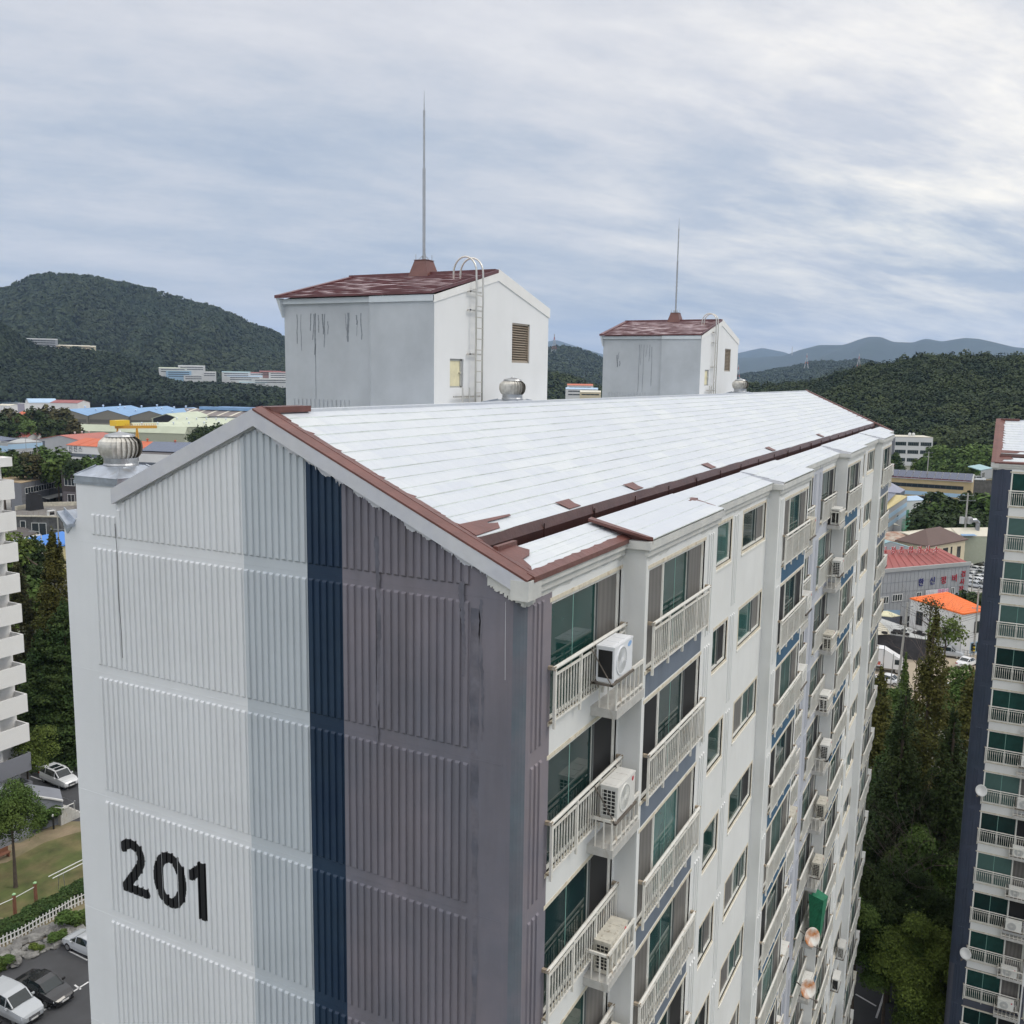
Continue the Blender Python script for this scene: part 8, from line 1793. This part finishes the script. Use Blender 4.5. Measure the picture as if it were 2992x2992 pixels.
# ------------------------------------------------------------------ neighbouring blocks
# right-hand block: same builder, turned so that its balcony front looks our way
rb = housing_block('apartment_building', 'right-hand white apartment block with a dark slate corner strip', (49.3, -5.55, -1.62), R(-90), 1, lambda p, b_: b_ in 'AB',
                   (darkn, darkn, 0, (0, 0, 0, 0)), [(0, 1), (3.345, 1), (4.08, 1), (5.49, 1)], detail=False)
RV = [0, 5, 3, 5, 1, 0, 2, 5, 1, 3, 4, 0, 0, 4, 1]
for v in range(6):
    w = WINS[0]; fr, gl, sc = window_mesh(w, v); WSET['A', v] = (WSET['A', v][0], [q.mesh('window_pane', blind if v in (5, 3) else glass[glass_cyc[v]]) for q in gl], WSET['A', v][2])
put_windows(rb, 1, only=lambda k, i: RV[i], bays='AB')
for k, hi in ((12, 1), (13, 0), (6, 1), (7, 1), (8, 0), (9, 0), (10, 1), (11, 0), (4, 0), (2, 1)):
    o = put_ac([1, 3, 3, 1][k % 4], (0, 0, 0), 'air conditioner at the %s level of the right-hand block' % ORD[k].replace('topmost', 'first'), 'air conditioners of the right-hand block')
    lx, ly = 2.85, -.55 if hi else -.44; o.location = (49.3 + ly, -5.55 - lx, zk(k) - 1.62 - (1.8 if hi else 2.28)); o.rotation_euler.z = R(-90)
d_ = dish((49.3 - .75, -5.55 - .95, zk(7) - 1.62 - 1.05), R(-115), 'clean white satellite dish on the right-hand block', dishc, .34)
d_ = dish((49.3 - .75, -5.55 - .9, zk(11) - 1.62 - 1.3), R(-115), 'white satellite dish low on the right-hand block behind leaves', dishc, .34)
# left block with white box balconies
lb_ = thing('apartment_building', 'white apartment block with stacked box balconies at the left edge', 'apartment building', (36.5, 65.5, 0))
lwm = mat('bright_white_wall', (.78, .77, .75), .75, var=.03, vs=1, bump=.1); lgm = mat('mid_grey_lower_paint', (.20, .205, .23), .75)
m = MB(); m.box(-28, -.02, 1.55, 14, 0, Z0 - 4.6); m.box(-28, -1.9, .9, 1.6, 0, Z0 - 4.6); m.build('wall', lwm, lb_)
m = MB(); m.box(-28.4, .5, .8, 14.4, Z0 - 4.6, Z0 - 3.85); rf_ = m.build('roof_parapet', lwm, lb_); m = MB(); m.hexa([(-28, 1.2, Z0 - 3.9), (.2, 1.2, Z0 - 3.9), (.2, 14, Z0 - 3.9), (-28, 14, Z0 - 3.9), (-28, 6, Z0 - 2.6), (-3, 6, Z0 - 2.6), (-3, 8, Z0 - 2.6), (-28, 8, Z0 - 2.6)]); m.build('tile_roof', roofbrick, rf_)
for k in range(11):
    z = Z0 - 5.65 - 2.6 * k
    if k == 0: pass
    m = MB(); zt, zb = z, z - 1.55
    if z < .9: continue
    zb = max(zb, .05); mm = lgm if k >= 9 else lwm
    for (x0, x1, y0, y1) in ((-9, 0, 0, .12), (-.12, 0, .12, 3.0), (-9, 0, .12, 3.0)):
        if (x0, y1) == (-9, 3.0): m.box(x0, x1 - .12, y0, y1 - .02, zb, zb + .12)
        else: m.box(x0, x1, y0, y1, zb, zt)
    m.build('balcony', mm, lb_)
    m = MB(); m.box(-3.4, -1.9, 1.50, 1.545, zt - 1.3, zt + .75); m.build('balcony_door', wing, lb_)
lb_.location = CAMP + (lb_.location - CAMP) * 1.2; lb_.scale = (1.2,) * 3
# ------------------------------------------------------------------ air
hz = bpy.data.materials.new('haze'); hz.use_nodes = True; t_ = hz.node_tree; t_.nodes.clear(); o_ = t_.nodes.new('ShaderNodeOutputMaterial'); v_ = t_.nodes.new('ShaderNodeVolumePrincipled')
v_.inputs['Color'].default_value = (.46, .63, .92, 1); v_.inputs['Density'].default_value = 5.0e-5; v_.inputs['Anisotropy'].default_value = .2; t_.links.new(v_.outputs[0], o_.inputs['Volume'])
m = MB(); m.box(-18500, 22500, -18500, 22500, -2, 1250); put('haze', m.mesh('haze', hz), kind='stuff')
